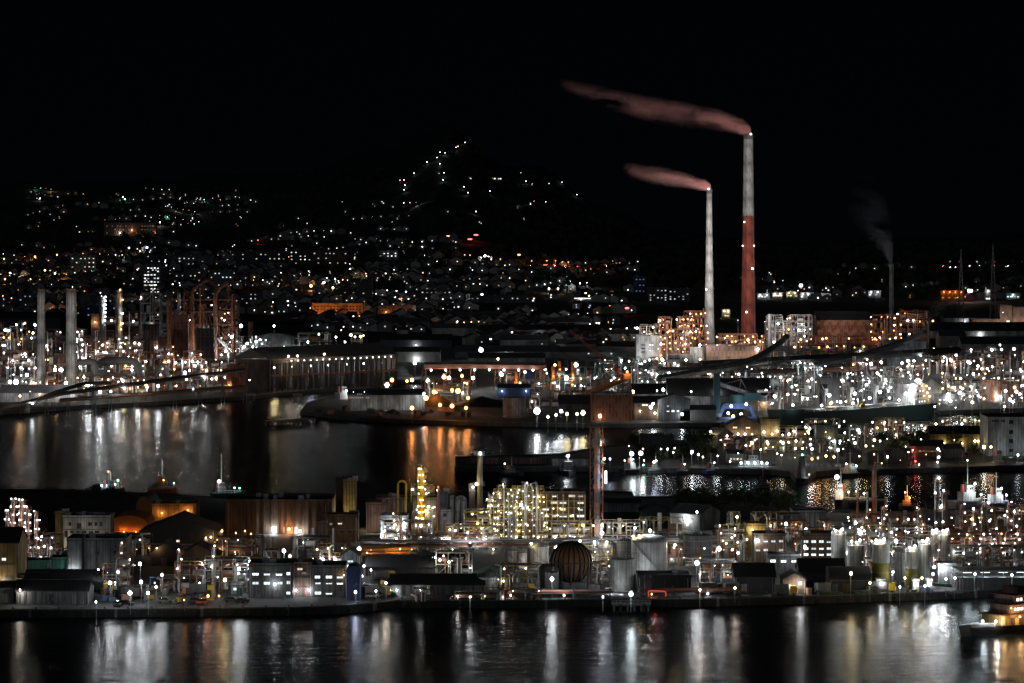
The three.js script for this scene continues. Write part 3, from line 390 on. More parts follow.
wash(building('grey_block', 'windowless grey block building with a dark pipe on its face', 'building', [67, 126, 541, 576], 14, { wall: M.grey, units: 4, win: [[97, 553, 3, 3, null], [115, 552, 3, 3, null], [115, 546, 3, 1.5, null]], pilasters: 4, doors: [[100, 5, 9], [74, 4, 7]], lights: [[74, 571, 'white', 60, 0.3]] }), 4, 'white', 9);
stack('roof_stack', 'dark thin vent stack in front of the grey block building', 83, 2.6, 2.2, 534, 579, { mat: M.dark });
building('long_warehouse', 'long black-roofed warehouse behind the grey-walled one', 'warehouse', [24, 100, 582, 590], 14, { wall: M.grey, type: 'gable', rise: 2.6 });
wash(building('front_warehouse', 'grey-walled warehouse with a black gable roof on the left quay', 'warehouse', [16, 88, 591, 604], 13, { wall: M.sheet, type: 'gable', rise: 2.2, pilasters: 9, doors: [[50, 8, 10, M.dark]] }), 5, 'white', 5);
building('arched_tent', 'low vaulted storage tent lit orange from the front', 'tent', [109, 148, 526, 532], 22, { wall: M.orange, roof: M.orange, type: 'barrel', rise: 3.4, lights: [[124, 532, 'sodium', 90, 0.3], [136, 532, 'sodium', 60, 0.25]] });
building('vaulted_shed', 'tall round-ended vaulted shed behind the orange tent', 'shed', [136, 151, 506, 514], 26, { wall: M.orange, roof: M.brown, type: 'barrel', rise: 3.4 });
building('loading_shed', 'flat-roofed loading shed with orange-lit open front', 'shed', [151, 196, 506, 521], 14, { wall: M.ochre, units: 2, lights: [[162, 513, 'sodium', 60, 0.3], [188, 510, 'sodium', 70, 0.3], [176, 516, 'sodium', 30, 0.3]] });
building('big_dark_shed', 'largest black gabled shed, standing right of the orange tent', 'shed', [140, 218, 532, 547], 20, { wall: M.black, roof: M.black, type: 'front', rise: 5, win: [[178, 541, 3, 2, 'warm', 1.4], [206, 540, 3, 2, 'amber', 1.6]], lights: [[211, 537, 'amber', 60, 0.3]] });
building('small_dark_shed', 'smaller black gabled shed leaning against the largest one', 'shed', [150, 180, 553, 566], 14, { wall: M.dark, type: 'front', rise: 3, doors: [[164, 6, 8]], lights: [[157, 548, 'amber', 30, 0.25]] });
wash(building('brown_gabled_hall', 'brown gabled hall with a row of three square openings', 'hall', [178, 218, 556, 570], 14, { wall: M.brown, type: 'front', rise: 3.4, win: [[189, 560, 3, 2.6, null], [198, 559, 3, 2.6, null], [207, 560, 3, 2.6, null]] }), 2, 'amber', 8);
unit('rust and yellow open yard structure with tanks left of the brown gabled hall', [103, 130, 556, 590], 8, { frame: M.frameRust, hues: ['white', 'warm'], lamps: 0.45, cd: 40 });
unit('red-brown pipe structure in front of the brown gabled hall', [160, 205, 565, 592], 9, { frame: M.frameRust, hues: ['white', 'amber'], lamps: 0.4, cd: 24 });
unit('grey pipe structure at the left wall of the wide office', [205, 247, 560, 592], 9, { frame: M.framePale, hues: ['white'], lamps: 0.4, cd: 30 });
building('site_hut', 'small white lit site hut among pipework left of the wide office', 'hut', [231, 242, 586, 594], 4, { wall: M.white, units: 0, win: [[235, 589, 3, 2.5, 'cool', 2], [239, 589, 2.5, 2.5, 'cool', 2]] });
for (const [x0, x1, y0, y1, m, l] of [[102, 112, 584, 593, M.yellow, 'yellow freight container on the left yard'], [113, 122, 590, 597, M.green, 'green freight container on the left yard'], [134, 147, 586, 598, M.brown, 'brown freight container standing end-on by the left yard lamps'], [121, 131, 595, 601, M.rustPipe, 'rusty freight container nearest the left quay'], [150, 160, 578, 585, M.blue, 'blue freight container at the back of the left yard']]) {
  const R = rect(x0, x1, y0, y1), t = thing('freight_container', l, 'container', { x: R.q.x, y: LAND, z: R.q.z - 1.3 }, rr(-0.3, 0.3)); box('body', m, t, R.w, R.h, 2.5, 0, R.h / 2 + 0.1, 0); const rb = mb(); for (let i = 0; i < 12; i++) rb.box(0.1, R.h * 0.9, 0.1, -R.w / 2 + R.w * (i + 0.5) / 12, R.h / 2 + 0.1, 1.29); rb.build('wall_ribs', m, t); box('door', M.frame, t, 0.08, R.h * 0.9, 2.2, R.w / 2 + 0.03, R.h / 2 + 0.1, 0); for (const x of [-1, 1]) box('corner_post', M.frame, t, 0.2, R.h + 0.1, 0.2, x * (R.w / 2), R.h / 2 + 0.12, 1.25);
}
// long warehouse, tower and offices, centre left
wash(building('long_brown_warehouse', 'very long flat-roofed brown warehouse with a lit loading bay', 'warehouse', [225, 332, 502, 534], 24, { wall: M.brown, units: 6, pilasters: 14, pilasterMat: M.brown, lights: [[289, 529, 'sodium', 260, 0.5], [300, 531, 'white', 140, 0.4], [273, 529, 'white', 160, 0.4]], doors: [[273, 7, 8, M.white], [290, 14, 7, M.white], [311, 6, 6, M.white]] }), 5, 'amber', 9);
building('white_kiosk', 'narrow white hut at the right end of the long brown warehouse', 'hut', [318, 328, 524, 539], 5, { wall: M.white, units: 0 });
wash(building('tall_elevator_tower', 'tall pale yellow elevator tower rising over the long brown warehouse', 'tower', [343, 356, 482, 528], 7, { wall: M.ochre, units: 2, pilasters: 4, belt: [0.25, 0.5, 0.75], lights: [[346, 526, 'yellow', 110, 0.3], [353, 520, 'yellow', 90, 0.3]] }), 2, 'yellow', 60, 5, 4);
building('tower_headhouse', 'dark steel-clad shaft against the left side of the yellow elevator tower', 'tower', [336, 343.5, 480, 524], 6, { wall: M.brown, units: 1 });
wash(building('tower_annex', 'brown three-storey annex with two lit windows under the elevator tower', 'building', [326, 358, 517, 542], 9, { wall: M.brown, units: 2, win: [[331, 524, 2.5, 2, 'warm', 0.8], [340, 523, 4, 2.6, 'warm', 1.6], [334, 532, 3, 2, null], [350, 532, 3, 2, null], [342, 532, 3, 2, null]], belt: 0.5 }), 2, 'amber', 16);
wash(building('wide_office', 'wide grey office with two rows of lit cool-white windows on the quay', 'office', [249, 293, 566, 598], 13, { wall: M.grey, roof: M.dark, units: 3, wk: 2.6, win: [[255.5, 574, 6, 2.6], [267, 574, 6, 2.6], [279, 574, 6, 2.6], [288.5, 573.6, 3.6, 2.8], [255.5, 583, 6, 2.6], [267, 583, 6, 2.6], [280, 583, 5, 2.6], [288.5, 582.5, 3.6, 3], [288.5, 593, 3.6, 2.4]], lights: [[275, 584, 'white', 26, 0.36]], doors: [[276, 6, 6], [258, 5, 5]], belt: 0.98 }), 3, 'white', 5);
wash(building('narrow_office', 'reddish grey office with three columns of lit windows beside the wide office', 'office', [312, 345, 568, 597], 12, { wall: M.grey, roof: M.dark, units: 2, wk: 2.4, win: [[317.5, 577, 5, 2.4], [329, 577, 6, 2.4], [340, 577, 6, 2.4], [318, 583, 5, 2, 'cool', 1.4], [329, 583, 6, 2, 'cool', 1.4], [340, 583, 6, 2.4], [318, 593, 6, 2.4], [329, 593, 6, 2.4]], doors: [[340, 5, 6]], lights: [[344, 575, 'amber', 20, 0.2]] }), 2, 'warm', 5);
building('office_link', 'brown link block with lit balcony between the two quay offices', 'building', [293.5, 311.5, 565, 597], 9, { wall: M.pink, units: 1, win: [[300, 569, 5, 2, 'warm', 1.6], [304, 573, 4, 2, 'warm', 0.5]], lights: [[309, 590, 'white', 40, 0.25], [296, 590, 'white', 30, 0.25]], belt: [0.3, 0.6], doors: [[299, 4, 6]] });
building('back_office', 'dark gabled back office with two stacked lit windows behind the narrow office', 'office', [341, 359, 556, 585], 10, { wall: M.grey, type: 'front', rise: 1.8, win: [[350, 561, 6, 2.4, 'cool', 2], [350, 566, 6, 2.4, 'cool', 2]] });
building('vaulted_quay_shed', 'dark shed with a vaulted roof beside a violet lamp on the quay', 'shed', [346, 361, 572, 600], 9, { wall: M.navy, type: 'barrel', rise: 1.6, doors: [[353, 5, 8, M.dark]] });
lamp(355.5, 592, 3, 'blue', 60, 0.3, 'violet lamp post in front of the vaulted quay shed', undefined);
building('roof_cabin', 'small white cabin with two dark windows behind the office link block', 'hut', [307, 318, 556, 566], 5, { wall: M.white, units: 0, win: [[310, 559, 2.5, 2, null], [315, 559, 2.5, 2, null]] });
for (const [x, yt, yb, w, m, l] of [[265.5, 543, 566, 2, M.palePipe, 'short white vent stack behind the wide office'], [271.5, 537, 566, 2.2, M.palePipe, 'taller white vent stack behind the wide office'], [262, 535, 568, 1.6, M.frameRust, 'thin rust mast left of the white vent stacks'], [321, 541, 568, 1.8, M.frameRed, 'thin red mast behind the narrow office'], [333, 528, 572, 1.6, M.palePipe, 'thin white mast behind the narrow office'], [349, 538, 556, 1.4, M.frameRust, 'thin rust mast behind the dark gabled back office']]) stack('vent_stack', l, x, w, w * 0.8, yt, yb, { mat: m });
unit('cluttered roof-high plant with white lamps behind the wide office', [250, 292, 551, 572], 8, { hues: ['white', 'warm'], lamps: 0.7, cd: 40, frame: M.framePale });
unit('rusty plant with yellow pipes behind the narrow office', [318, 344, 547, 575], 8, { hues: ['white', 'yellow'], lamps: 0.6, cd: 34, frame: M.frameRust });
// pink works and yellow tower, centre
wash(building('pink_block', 'plain pink block building beside the arched pipe', 'building', [376, 404, 500, 530], 12, { wall: M.pink, units: 3, belt: 0.66 }), 2, 'warm', 26);
wash(building('pink_annex', 'lower pink wing at the left of the plain pink block', 'building', [366, 386, 505, 532], 9, { wall: M.pink, units: 1 }), 2, 'warm', 36);
building('lit_pink_workshop', 'brightly lit white and pink workshop with two windows in front of the pink block', 'workshop', [380, 408, 518, 541], 8, { wall: M.pale, units: 3, win: [[391.5, 524.5, 2.4, 2, null], [398.5, 524.5, 2.4, 2, null]], lights: [[385, 531, 'cool', 160, 0.5], [397, 530, 'white', 160, 0.5], [404, 523, 'white', 60, 0.35]] });
unit('rust frame crowded with cold white lamps in front of the lit pink workshop', [384, 444, 523, 546], 9, { frame: M.frameRust, hues: ['cool', 'white', 'white', 'warm'], lamps: 0.8, cd: 50, lr: 0.34 });
wash(building('windowed_plant_house', 'pale building with three lit windows carrying the yellow stepped tower', 'building', [413, 437, 500, 527], 9, { wall: M.pale, roof: M.brown, units: 0, win: [[418.5, 506.8, 3, 2.2, 'white', 3], [423.5, 506.6, 3, 2.4, 'white', 3], [428.5, 506.6, 3, 2.4, 'white', 3], [434.5, 507, 1.6, 1.8, 'white', 2], [421, 522.6, 4, 2.4, 'white', 3]], lights: [[425.5, 511, 'yellow', 90, 0.4]] }), 2, 'yellow', 18);
column('stepped yellow distillation tower blazing with lamps above the pale building', 422, 470, 528, 6, { mat: M.yellow, platforms: 9, lamps: 3, hue: 'yellow', cd: 14, lr: 0.22, k: 9, frame: M.frameYellow, taper: 0.7, pipeMat: M.yellow });
unit('yellow frame around the foot of the stepped distillation tower', [411, 434, 488, 502], 6, { frame: M.frameYellow, hues: ['yellow', 'white'], lamps: 1, cd: 26, e: LAND + 0 });
const arch = (label, x, yt, yb, wpx, m) => { const q = P(x, yb), W = wpx * q.s / 2, H = (yb - yt) * q.s, t = thing('arched_pipe', label, 'pipe', { x: q.x, y: LAND, z: q.z }, 0), pts = [V(-W, 0, 0), V(-W, H - W, 0)]; for (let i = 1; i < 8; i++) { const a = Math.PI * (1 - i / 8); pts.push(V(Math.cos(a) * W, H - W + Math.sin(a) * W, 0)); } pts.push(V(W, H - W, 0), V(W, 0, 0)); mesh('pipe', tubeGeo(pts, 0.32, 60, 8), m, t); for (const s of [-1, 1]) { part('flange', ucyl(12), M.steel, t, s * W, H * 0.55, 0, 0.5, 0.2, 0.5); box('support', M.frame, t, 0.15, H * 0.5, 0.15, s * W, H * 0.25, -0.6); } };
arch('tall ochre arched pipe looping over the pink block', 402, 481, 530, 8, M.yellow); arch('grey arched pipe looping over the round bins beside the tall chimney', 461, 496, 524, 10, M.palePipe);
wash(building('panelled_tower', 'grey panelled tower building right of the stepped yellow tower', 'tower', [439, 448, 494, 530], 6, { wall: M.grey, units: 1, belt: [0.35, 0.7] }), 1, 'white', 20);
wash(building('grey_service_building', 'grey service building with one dark square window below the panelled tower', 'building', [440, 451, 512, 534], 7, { wall: M.pale, units: 1, win: [[445, 515, 3, 3, null]] }), 1, 'white', 12);
stack('lattice_mast', 'thin red mast between the stepped tower and the panelled tower', 438, 2, 1.6, 487, 541, { mat: M.frameRed, beacons: [[1, 1.5, 'red', 0.25]] });
for (const [i, x] of [[0, 452], [1, 458], [2, 463.5]]) tank(['leftmost slim grey bin under the grey arched pipe', 'middle slim grey bin under the grey arched pipe', 'rightmost slim grey bin under the grey arched pipe'][i], [x - 2.5, x + 2.5, 499 + i, 530], { name: 'bin', category: 'bin', mat: M.pale, roof: 'cone', stair: false });
stack('yellow_chimney', 'tall yellow chimney with lamps at its top and middle', 479.5, 6, 4.6, 452, 536, { mat: M.ochre, galleries: [0.33, 0.6, 0.96], beacons: [[0.985, 1.4, 'white', 0.4, 60], [0.62, 2.3, 'white', 0.45, 60], [0.12, 1.1, 'white', 0.4, 120], [0.3, 0.6, 'yellow', 0.3, 60]] });
unit('small yellow platform unit clasping the foot of the tall yellow chimney', [464, 490, 512, 540], 8, { frame: M.frameYellow, hues: ['yellow', 'white'], lamps: 0.7, cd: 40 });
building('yellow_side_tower', 'slim ochre-framed shaft left of the tall yellow chimney', 'tower', [469, 475, 486, 530], 5, { wall: M.brown, units: 0, belt: [0.3, 0.6, 0.9], lights: [[473, 487, 'white', 40, 0.3]] });
unit('big yellow-lit refinery frame with dense lamps right of the yellow chimney', [488, 516, 492, 541], 12, { frame: M.frameYellow, hues: ['yellow', 'white', 'warm', 'white'], lamps: 0.85, cd: 14, lr: 0.17, k: 8, bays: 5, levels: 8, ragged: 4 });
unit('tallest yellow-lit refinery frame with a white floodlight at its heart', [512, 544, 489, 541], 13, { frame: M.frameYellow, hues: ['yellow', 'white', 'warm', 'white'], lamps: 0.85, cd: 14, lr: 0.17, k: 8, bays: 6, levels: 9, ragged: 2, rows: 3 });
lamp(521, 505, 14, 'white', 160, 0.6, 'brilliant white floodlight in the heart of the yellow refinery frames', undefined);
{ const b = building('open_storey_building', 'five-storey open-fronted plant building with yellow-lit floors', 'building', [541, 585, 494, 541], 12, { wall: M.brown, units: 4, noParapet: false }); const nl = 7; for (let j = 0; j < nl; j++) { const y = b.h * (j + 0.72) / nl; box('floor_slab', M.concrete, b.t, b.w + 0.2, 0.35, 1.6, 0, b.h * (j + 0.02) / nl, b.D / 2 + 0.6); for (let i = 0; i < 5; i++) if (rnd() < 0.75) pane(b.t, -b.w / 2 + b.w * (i + 0.5) / 5, y, b.D / 2 + 0.1, b.w * rr(0.09, 0.17), b.h / nl * 0.32, pick(['yellow', 'warm', 'white']), rr(0.5, 1.6)); if (j < 5) for (let i = 0; i < 3; i++) fix(b.t, rr(-0.45, 0.45) * b.w, y + 0.4, b.D / 2 + 1.8, pick(['yellow', 'white']), 0.2, i ? 0 : 18, 8); } const p = mb(); for (let i = 0; i <= 8; i++) p.box(0.25, b.h, 0.25, -b.w / 2 + b.w * i / 8, b.h / 2, b.D / 2 + 1.55); p.build('column', M.frameYellow, b.t); }
unit('low yellow-lit manifold at the foot of the open-fronted plant building', [538, 592, 524, 546], 9, { frame: M.frameYellow, hues: ['yellow', 'white', 'warm'], lamps: 0.9, cd: 30 });
unit('low grey manifold with warm lamps left of the yellow refinery frames', [446, 492, 527, 547], 8, { frame: M.frameYellow, hues: ['yellow', 'white'], lamps: 0.8, cd: 26 });
// red and white lattice chimney
{ const q = P(596.5, 541), H = (541 - 424) * q.s, t = thing('lattice_chimney', 'tall red and white chimney inside a four-legged lattice, right of the open-fronted building', 'chimney', { x: q.x, y: LAND, z: q.z - 2 }, 0.5), W = 1.5; part('flue', ucyl(20), M.stackWhite, t, 0.3, H / 2, 0, 0.95, H, 0.95); for (let i = 0; i < 6; i++) part('red_band', ucyl(20), M.rustPipe, t, 0.3, H * (i + 0.5) / 6 + H * 0.03, 0, 0.97, H / 12, 0.97); for (const [a, b] of [[-1, -1], [1, -1], [-1, 1], [1, 1]]) box('leg', M.frameRust, t, 0.28, H * 0.99, 0.28, a * W, H * 0.495, b * W); const m = mb(), n = 18; for (let i = 0; i < n; i++) { const y0 = H * i / n, y1 = H * (i + 1) / n, s = i % 2 ? 1 : -1; for (const k of [-1, 1]) { m.bar(V(-W * s, y0, k * W), V(W * s, y1, k * W), 0.14); m.bar(V(k * W, y0, -W * s), V(k * W, y1, W * s), 0.14); m.bar(V(-W, y1, k * W), V(W, y1, k * W), 0.14); } } m.build('bracing', M.frame, t); for (const f of [0.33, 0.66, 0.97]) { const p = mb(); p.box(W * 2 + 1.6, 0.12, W * 2 + 1.6, 0, H * f, 0); railing(p, W + 0.9, H * f, 12); p.build('platform', M.frame, t); } fix(t, 1.9, H * 0.7, 2, 'white', 0.35, 60, 14); for (let i = 0; i < 5; i++) fix(t, 2.3, H * (0.5 + i * 0.022), 2.2, 'blue', 0.38, i % 2 ? 0 : 70, 12); for (const f of [0.06, 0.1, 0.14]) fix(t, 0.6, H * f, 2.6, 'white', 0.42, 70, 14); }
// tanks in the middle
wash(tank('large round storage tank with a lit domed roof, biggest of the middle tanks', [632, 668, 543, 575], { roof: 'dome', rise: 2.2, roofMat: M.white, rings: 2, mat: M.tank, lights: [[0.1, 3.3, 0.2, 'white', 130, 0.45], [-0.8, 1.6, 0.5, 'yellow', 60, 0.3], [-0.4, 1.8, 0.6, 'yellow', 40, 0.3]], stairAt: 0.7 }), 3, 'white', 60);
wash(tank('light grey banded tank on a plinth in front of the largest tank', [610, 636, 560, 592], { roof: 'flat', rings: 4, mat: M.tank, stairAt: 1.6 }), 2, 'white', 55);
wash(tank('squat pale tank behind the ribbed sphere, with a lamp on its wall', [591, 616, 545, 562], { roof: 'dome', mat: M.white, lights: [[-0.6, 0.9, 0.9, 'white', 60, 0.35], [0.4, 0.9, 0.9, 'warm', 40, 0.3]] }), 2, 'warm', 36);
tank('dark ribbed narrow tank between the pale tank and the largest tank', [617, 633, 541, 562], { roof: 'cone', mat: M.grey, stair: false });
wash(tank('dark grey wide tank right of the largest tank', [684, 713, 536, 563], { roof: 'flat', mat: M.grey, stairAt: 1.2 }), 2, 'white', 30);
wash(tank('left one of the two white tanks below the long pipe rack', [505, 517, 551, 567], { roof: 'dome', mat: M.white }), 1, 'warm', 30);
tank('slim white tank wedged beside the left white tank below the pipe rack', [517.5, 527, 553, 568], { roof: 'dome', mat: M.pale });
wash(tank('tallest white tank below the long pipe rack, left of the ribbed sphere', [530, 549, 547, 567], { roof: 'cone', rise: 1.2, mat: M.white, lights: [[-0.9, 1, 0.8, 'yellow', 50, 0.3]] }), 2, 'warm', 30);
tank('shiny wide low tank in front of the green roof', [477, 498, 578, 594], { roof: 'flat', mat: M.silver, stair: false });
tank('small white tank with a brilliant lamp on its face, near the sphere', [545, 559, 573, 593], { roof: 'dome', mat: M.white, lights: [] });
lamp(552, 579, 5.5, 'white', 150, 0.5, 'brilliant white lamp on the face of the small white tank', undefined);
building('tank_shelter', 'tall grey frame shelter behind the small white tank', 'shelter', [539, 560, 569, 588], 6, { wall: M.grey, units: 0 });
let ribG;
{ // ribbed gas sphere
  const q = P(571.5, 589), s = q.s, R = 20.3 * s, cy = (589 - 566) * s + 0.6, t = thing('gas_sphere', 'dark brown ribbed gas sphere standing on legs', 'gas tank', { x: q.x, y: LAND, z: q.z - R }, 0);
  part('shell', UBALLS, M.holder, t, 0, cy, 0, R, R, R);
  for (let i = 0; i < 22; i++) { const g = new THREE.TorusGeometry(R + 0.06, 0.2, 6, 24, Math.PI), o = mesh('rib', ribG ??= g, M.black, t); o.position.y = cy; o.rotation.set(0, i / 22 * 6.283, 0); o.rotateZ(-Math.PI / 2); }
  for (let i = 0; i < 12; i++) { const a = i / 12 * 6.283; part('leg', ucyl(10), M.frame, t, Math.cos(a) * R * 0.98, cy / 2, Math.sin(a) * R * 0.98, 0.28, cy, 0.28); }
  const br = mb(); for (let i = 0; i < 12; i++) { const a = i / 12 * 6.283, b = (i + 1) / 12 * 6.283, p = (c, y) => V(Math.cos(c) * R * 0.98, y, Math.sin(c) * R * 0.98); br.bar(p(a, 0.3), p(b, cy * 0.8), 0.12); br.bar(p(b, 0.3), p(a, cy * 0.8), 0.12); } br.build('bracing', M.frame, t);
  part('equator_walkway', ring(0.03), M.frame, t, 0, cy, 0, R + 0.3, R, R + 0.3); const tp = mb(); tp.put(ucyl(14), 0, cy + R + 0.1, 0, 1.4, 0.12, 1.4); railing(tp, 1.4, cy + R + 0.1, 10); tp.build('top_platform', M.frame, t);
}
// racks, sheds and yard right of the offices
rack('long rust pipe rack running across the middle of the near island', [362, 551], [560, 551], { h: 3.2, w: 7, n: 6, levels: [1.4, 3], frame: M.frame, mats: [M.greyPipe, M.steel, M.frameRust, M.greyPipe, M.palePipe], pr: 0.8, lampStep: 13, hues: ['amber', 'white', 'warm'], cd: 30, lr: 0.2 });
rack('grey pipe rack carrying on behind the pale tanks', [560, 549], [735, 546], { h: 2.8, w: 6, n: 5, lampStep: 17, hues: ['yellow', 'white', 'warm'], cd: 45 });
rack('low pipe rack with orange-lit pipes left of the black warehouse roofs', [360, 561], [408, 560], { h: 3.5, w: 6, n: 6, frame: M.frameYellow, mats: [M.yellow, M.ochre, M.orange], lampStep: 7, hues: ['amber'], cd: 40 });
building('black_roof_warehouse', 'black-roofed warehouse behind the quay pipes, left of the shiny tank', 'warehouse', [366, 442, 567, 576], 16, { wall: M.dark, type: 'gable', rise: 2.6 });
building('low_black_warehouse', 'long low black-roofed warehouse on the quay below the green roof', 'warehouse', [390, 484, 585, 595], 13, { wall: M.grey, type: 'gable', rise: 2.2, pilasters: 9, lights: [[397, 590, 'white', 20, 0.2], [420, 590, 'white', 20, 0.2]] });
building('green_roof_shed', 'small shed with a bright green gable roof above the shiny tank', 'shed', [472, 506, 577, 585], 11, { wall: M.pale, roof: M.roofGreen, type: 'front', rise: 2 });
building('left_pipe_shed', 'narrow dark shed behind the black-roofed warehouse', 'shed', [420, 470, 560, 566], 8, { wall: M.brown, roof: M.roof, type: 'gable', rise: 1.4 });
unit('rust quay manifold with drums on the edge right of the violet lamp', [413, 432, 590, 602], 6, { frame: M.frameRust, hues: ['white', 'warm'], lamps: 0.5, cd: 14 });
unit('low rust pipe deck along the quay between the shiny tank and the sphere', [455, 540, 590, 600], 6, { frame: M.frameRust, hues: ['white', 'warm', 'amber'], lamps: 0.5, cd: 12, levels: 2 });
unit('white-lit valve plant behind the black-roofed warehouse', [436, 472, 553, 576], 7, { frame: M.framePale, hues: ['white', 'warm'], lamps: 0.6, cd: 26 });
unit('low yellow pump station left of the ribbed sphere', [500, 540, 566, 590], 7, { frame: M.frameYellow, hues: ['yellow', 'white'], lamps: 0.45, cd: 20, levels: 2 });
unit('warm-lit pump station in the gap between sphere and banded tank', [590, 610, 564, 584], 6, { frame: M.frameRust, hues: ['white', 'warm'], lamps: 0.8, cd: 22, levels: 3 });
rack('low red-lit pipe track along the quay edge right of the jetty', [640, 596], [740, 595], { h: 2, w: 3, n: 4, levels: [1.2], mats: [M.redPipe, M.rustPipe], lampStep: 16, hues: ['amber', 'white'], cd: 12 });
rack('low pipe track along the quay edge in front of the sphere', [500, 597], [610, 597], { h: 2, w: 3, n: 4, levels: [1.2], mats: [M.redPipe, M.rustPipe, M.palePipe], lampStep: 15, hues: ['white', 'warm'], cd: 14 });
building('black_sheds', 'low black shed in front of the largest tank', 'shed', [638, 691, 578, 592], 12, { wall: M.black, roof: M.black, units: 1 });
building('gas_line_cabin', 'small dark pipe cabin under a red pipe loop at the jetty root', 'hut', [645, 651, 580, 597], 4, { wall: M.frame, units: 0 });
{ const q = P(656, 597), t = thing('red_lit_pipe', 'glowing red light tube bent over the quay beside the jetty', 'light', { x: q.x, y: LAND, z: q.z }, 0); mesh('light_tube', tubeGeo([V(-2, 0, 0), V(-2, 1.7, 0), V(2.6, 1.5, 0), V(2.7, 0, 0)], 0.14, 24, 6), glow('red', 1.6), t); for (const x of [-2, 2.7]) box('foot', M.frame, t, 0.6, 0.15, 0.6, x, 0.08, 0); shine(t, 'red', 8, 0, 1.4, 0.6); }
{ // jetty
  const a = P(612, 605, 1.6), b = P(650, 604.5, 1.6), L = b.x - a.x, t = thing('mooring_jetty', 'small lit mooring jetty on piles in front of the banded tank', 'jetty', { x: (a.x + b.x) / 2, y: 0, z: (a.z + b.z) / 2 }, 0); box('deck', M.concrete, t, L, 0.5, 5, 0, 1.9, 0); for (let i = 0; i < 6; i++) for (const z of [-2, 2]) part('pile', ucyl(8), M.frame, t, -L / 2 + 0.6 + (L - 1.2) * i / 5, 0.2, z, 0.25, 3.2, 0.25); const r = mb(); for (let i = 0; i < 10; i++) r.box(0.07, 1, 0.07, -L / 2 + L * i / 9, 2.6, 2.4); r.bar(V(-L / 2, 3.1, 2.4), V(L / 2, 3.1, 2.4), 0.07); r.build('railing', M.palePipe, t); box('gangway', M.concrete, t, 3, 0.3, 7, 1, 2.05, -5.5); for (const x of [-3, 3.5]) box('dolphin', M.rubber, t, 0.8, 2, 0.6, x, 1, 2.8); }
lamp(631, 594, 5, 'cool', 150, 0.5, 'starry white floodlight on the mooring jetty', undefined, { e: 1.9 });
building('long_grey_shed', 'pale gabled shed with a lit side behind the dark wide tank', 'shed', [680, 713, 514, 530], 16, { wall: M.pale, roof: M.roofGrey, type: 'gable', rise: 2.4, turn: -0.5, lights: [[698, 519, 'white', 120, 0.4]] });
building('low_gabled_hall', 'low dark gabled hall on the back of the island above the largest tank', 'hall', [640, 672, 511, 519], 12, { wall: M.dark, roof: M.roof, type: 'front', rise: 2.4 });
building('dim_long_shed', 'long dim shed with a pale wall behind the lattice chimney', 'shed', [603, 640, 503, 512], 9, { wall: M.grey, type: 'gable', rise: 1 });
unit('amber-lit manifold between the dark wide tank and the ochre frame building', [712, 748, 535, 561], 8, { frame: M.frameRust, hues: ['warm', 'white', 'amber'], lamps: 0.9, cd: 30 });
unit('small bright plant behind the largest tank', [640, 684, 520, 545], 8, { frame: M.frameYellow, hues: ['yellow', 'white', 'warm'], lamps: 0.6, cd: 26 });
unit('pale-lit plant behind the squat pale tank', [600, 640, 523, 548], 8, { frame: M.framePale, hues: ['white', 'yellow'], lamps: 0.5, cd: 26 });
unit('dim manifold with warm lamps behind the brown offices', [716, 800, 515, 540], 8, { frame: M.frame, hues: ['warm', 'white'], lamps: 0.35, cd: 30 });
wash(building('ochre_frame_building', 'narrow ochre building beside the brown office', 'building', [746, 766, 526, 556], 8, { wall: M.ochre, units: 1, lights: [[752, 530, 'yellow', 60, 0.3], [762, 534, 'yellow', 30, 0.25]], belt: 0.5 }), 1, 'yellow', 14);
wash(building('brown_office', 'brown office with two rows of lit windows beside the ochre building', 'office', [754, 785, 536, 566], 9, { wall: M.brown, units: 2, win: [...winGrid(758, 781, 4, 541, 541, 1, 4, 2.2, 'white', 2.2), ...winGrid(758, 781, 4, 550, 550, 1, 4, 2.2, 'warm', 1, 0.25)], doors: [[770, 4, 6]] }), 2, 'warm', 8);
wash(building('lit_office', 'brown office with three rows of lit windows left of the silos', 'office', [802, 833, 536, 567], 9, { wall: M.brown, units: 2, win: [...winGrid(806, 829, 4, 541.5, 541.5, 1, 4.4, 2.4, 'white', 2.4), ...winGrid(806, 829, 4, 548.5, 554.5, 2, 4.4, 2.2, 'white', 2)] }), 2, 'warm', 8);
building('low_office', 'low office with three lit windows in front of the brown offices', 'office', [768, 800, 557, 573], 9, { wall: M.grey, roof: M.dark, units: 1, win: winGrid(773, 794, 3, 561, 561, 1, 5, 2.6, 'white', 2.2) });
wash(building('white_box_store', 'windowless white box store behind the lit office', 'store', [793, 826, 513, 536], 12, { wall: M.sheetPale, roof: M.dark, units: 0, pilasters: 6 }), 2, 'white', 12);
wash(building('dark_quay_warehouse', 'dark warehouse with a hipped black roof on the quay below the brown office', 'warehouse', [735, 775, 577, 593], 14, { wall: M.dark, roof: M.black, type: 'gable', rise: 3 }), 2, 'white', 4);
building('open_quay_bay', 'open lit bay between two dark quay warehouses', 'shed', [783, 806, 580, 594], 10, { wall: M.brown, roof: M.dark, type: 'front', rise: 1.8, lights: [[791, 586, 'warm', 30, 0.3], [800, 583, 'white', 70, 0.35]], doors: [[793, 6, 6, M.white]] });
building('vaulted_black_shed', 'black vaulted shed with one ochre door left of the yellow-footed silos', 'shed', [830, 871, 580, 592], 14, { wall: M.dark, roof: M.black, type: 'arch', rise: 3, doors: [[846, 7, 8, M.ochre]] });
building('black_gabled_shed', 'black gabled shed behind the vaulted one', 'shed', [800, 845, 572, 586], 13, { wall: M.dark, roof: M.black, type: 'gable', rise: 3 });
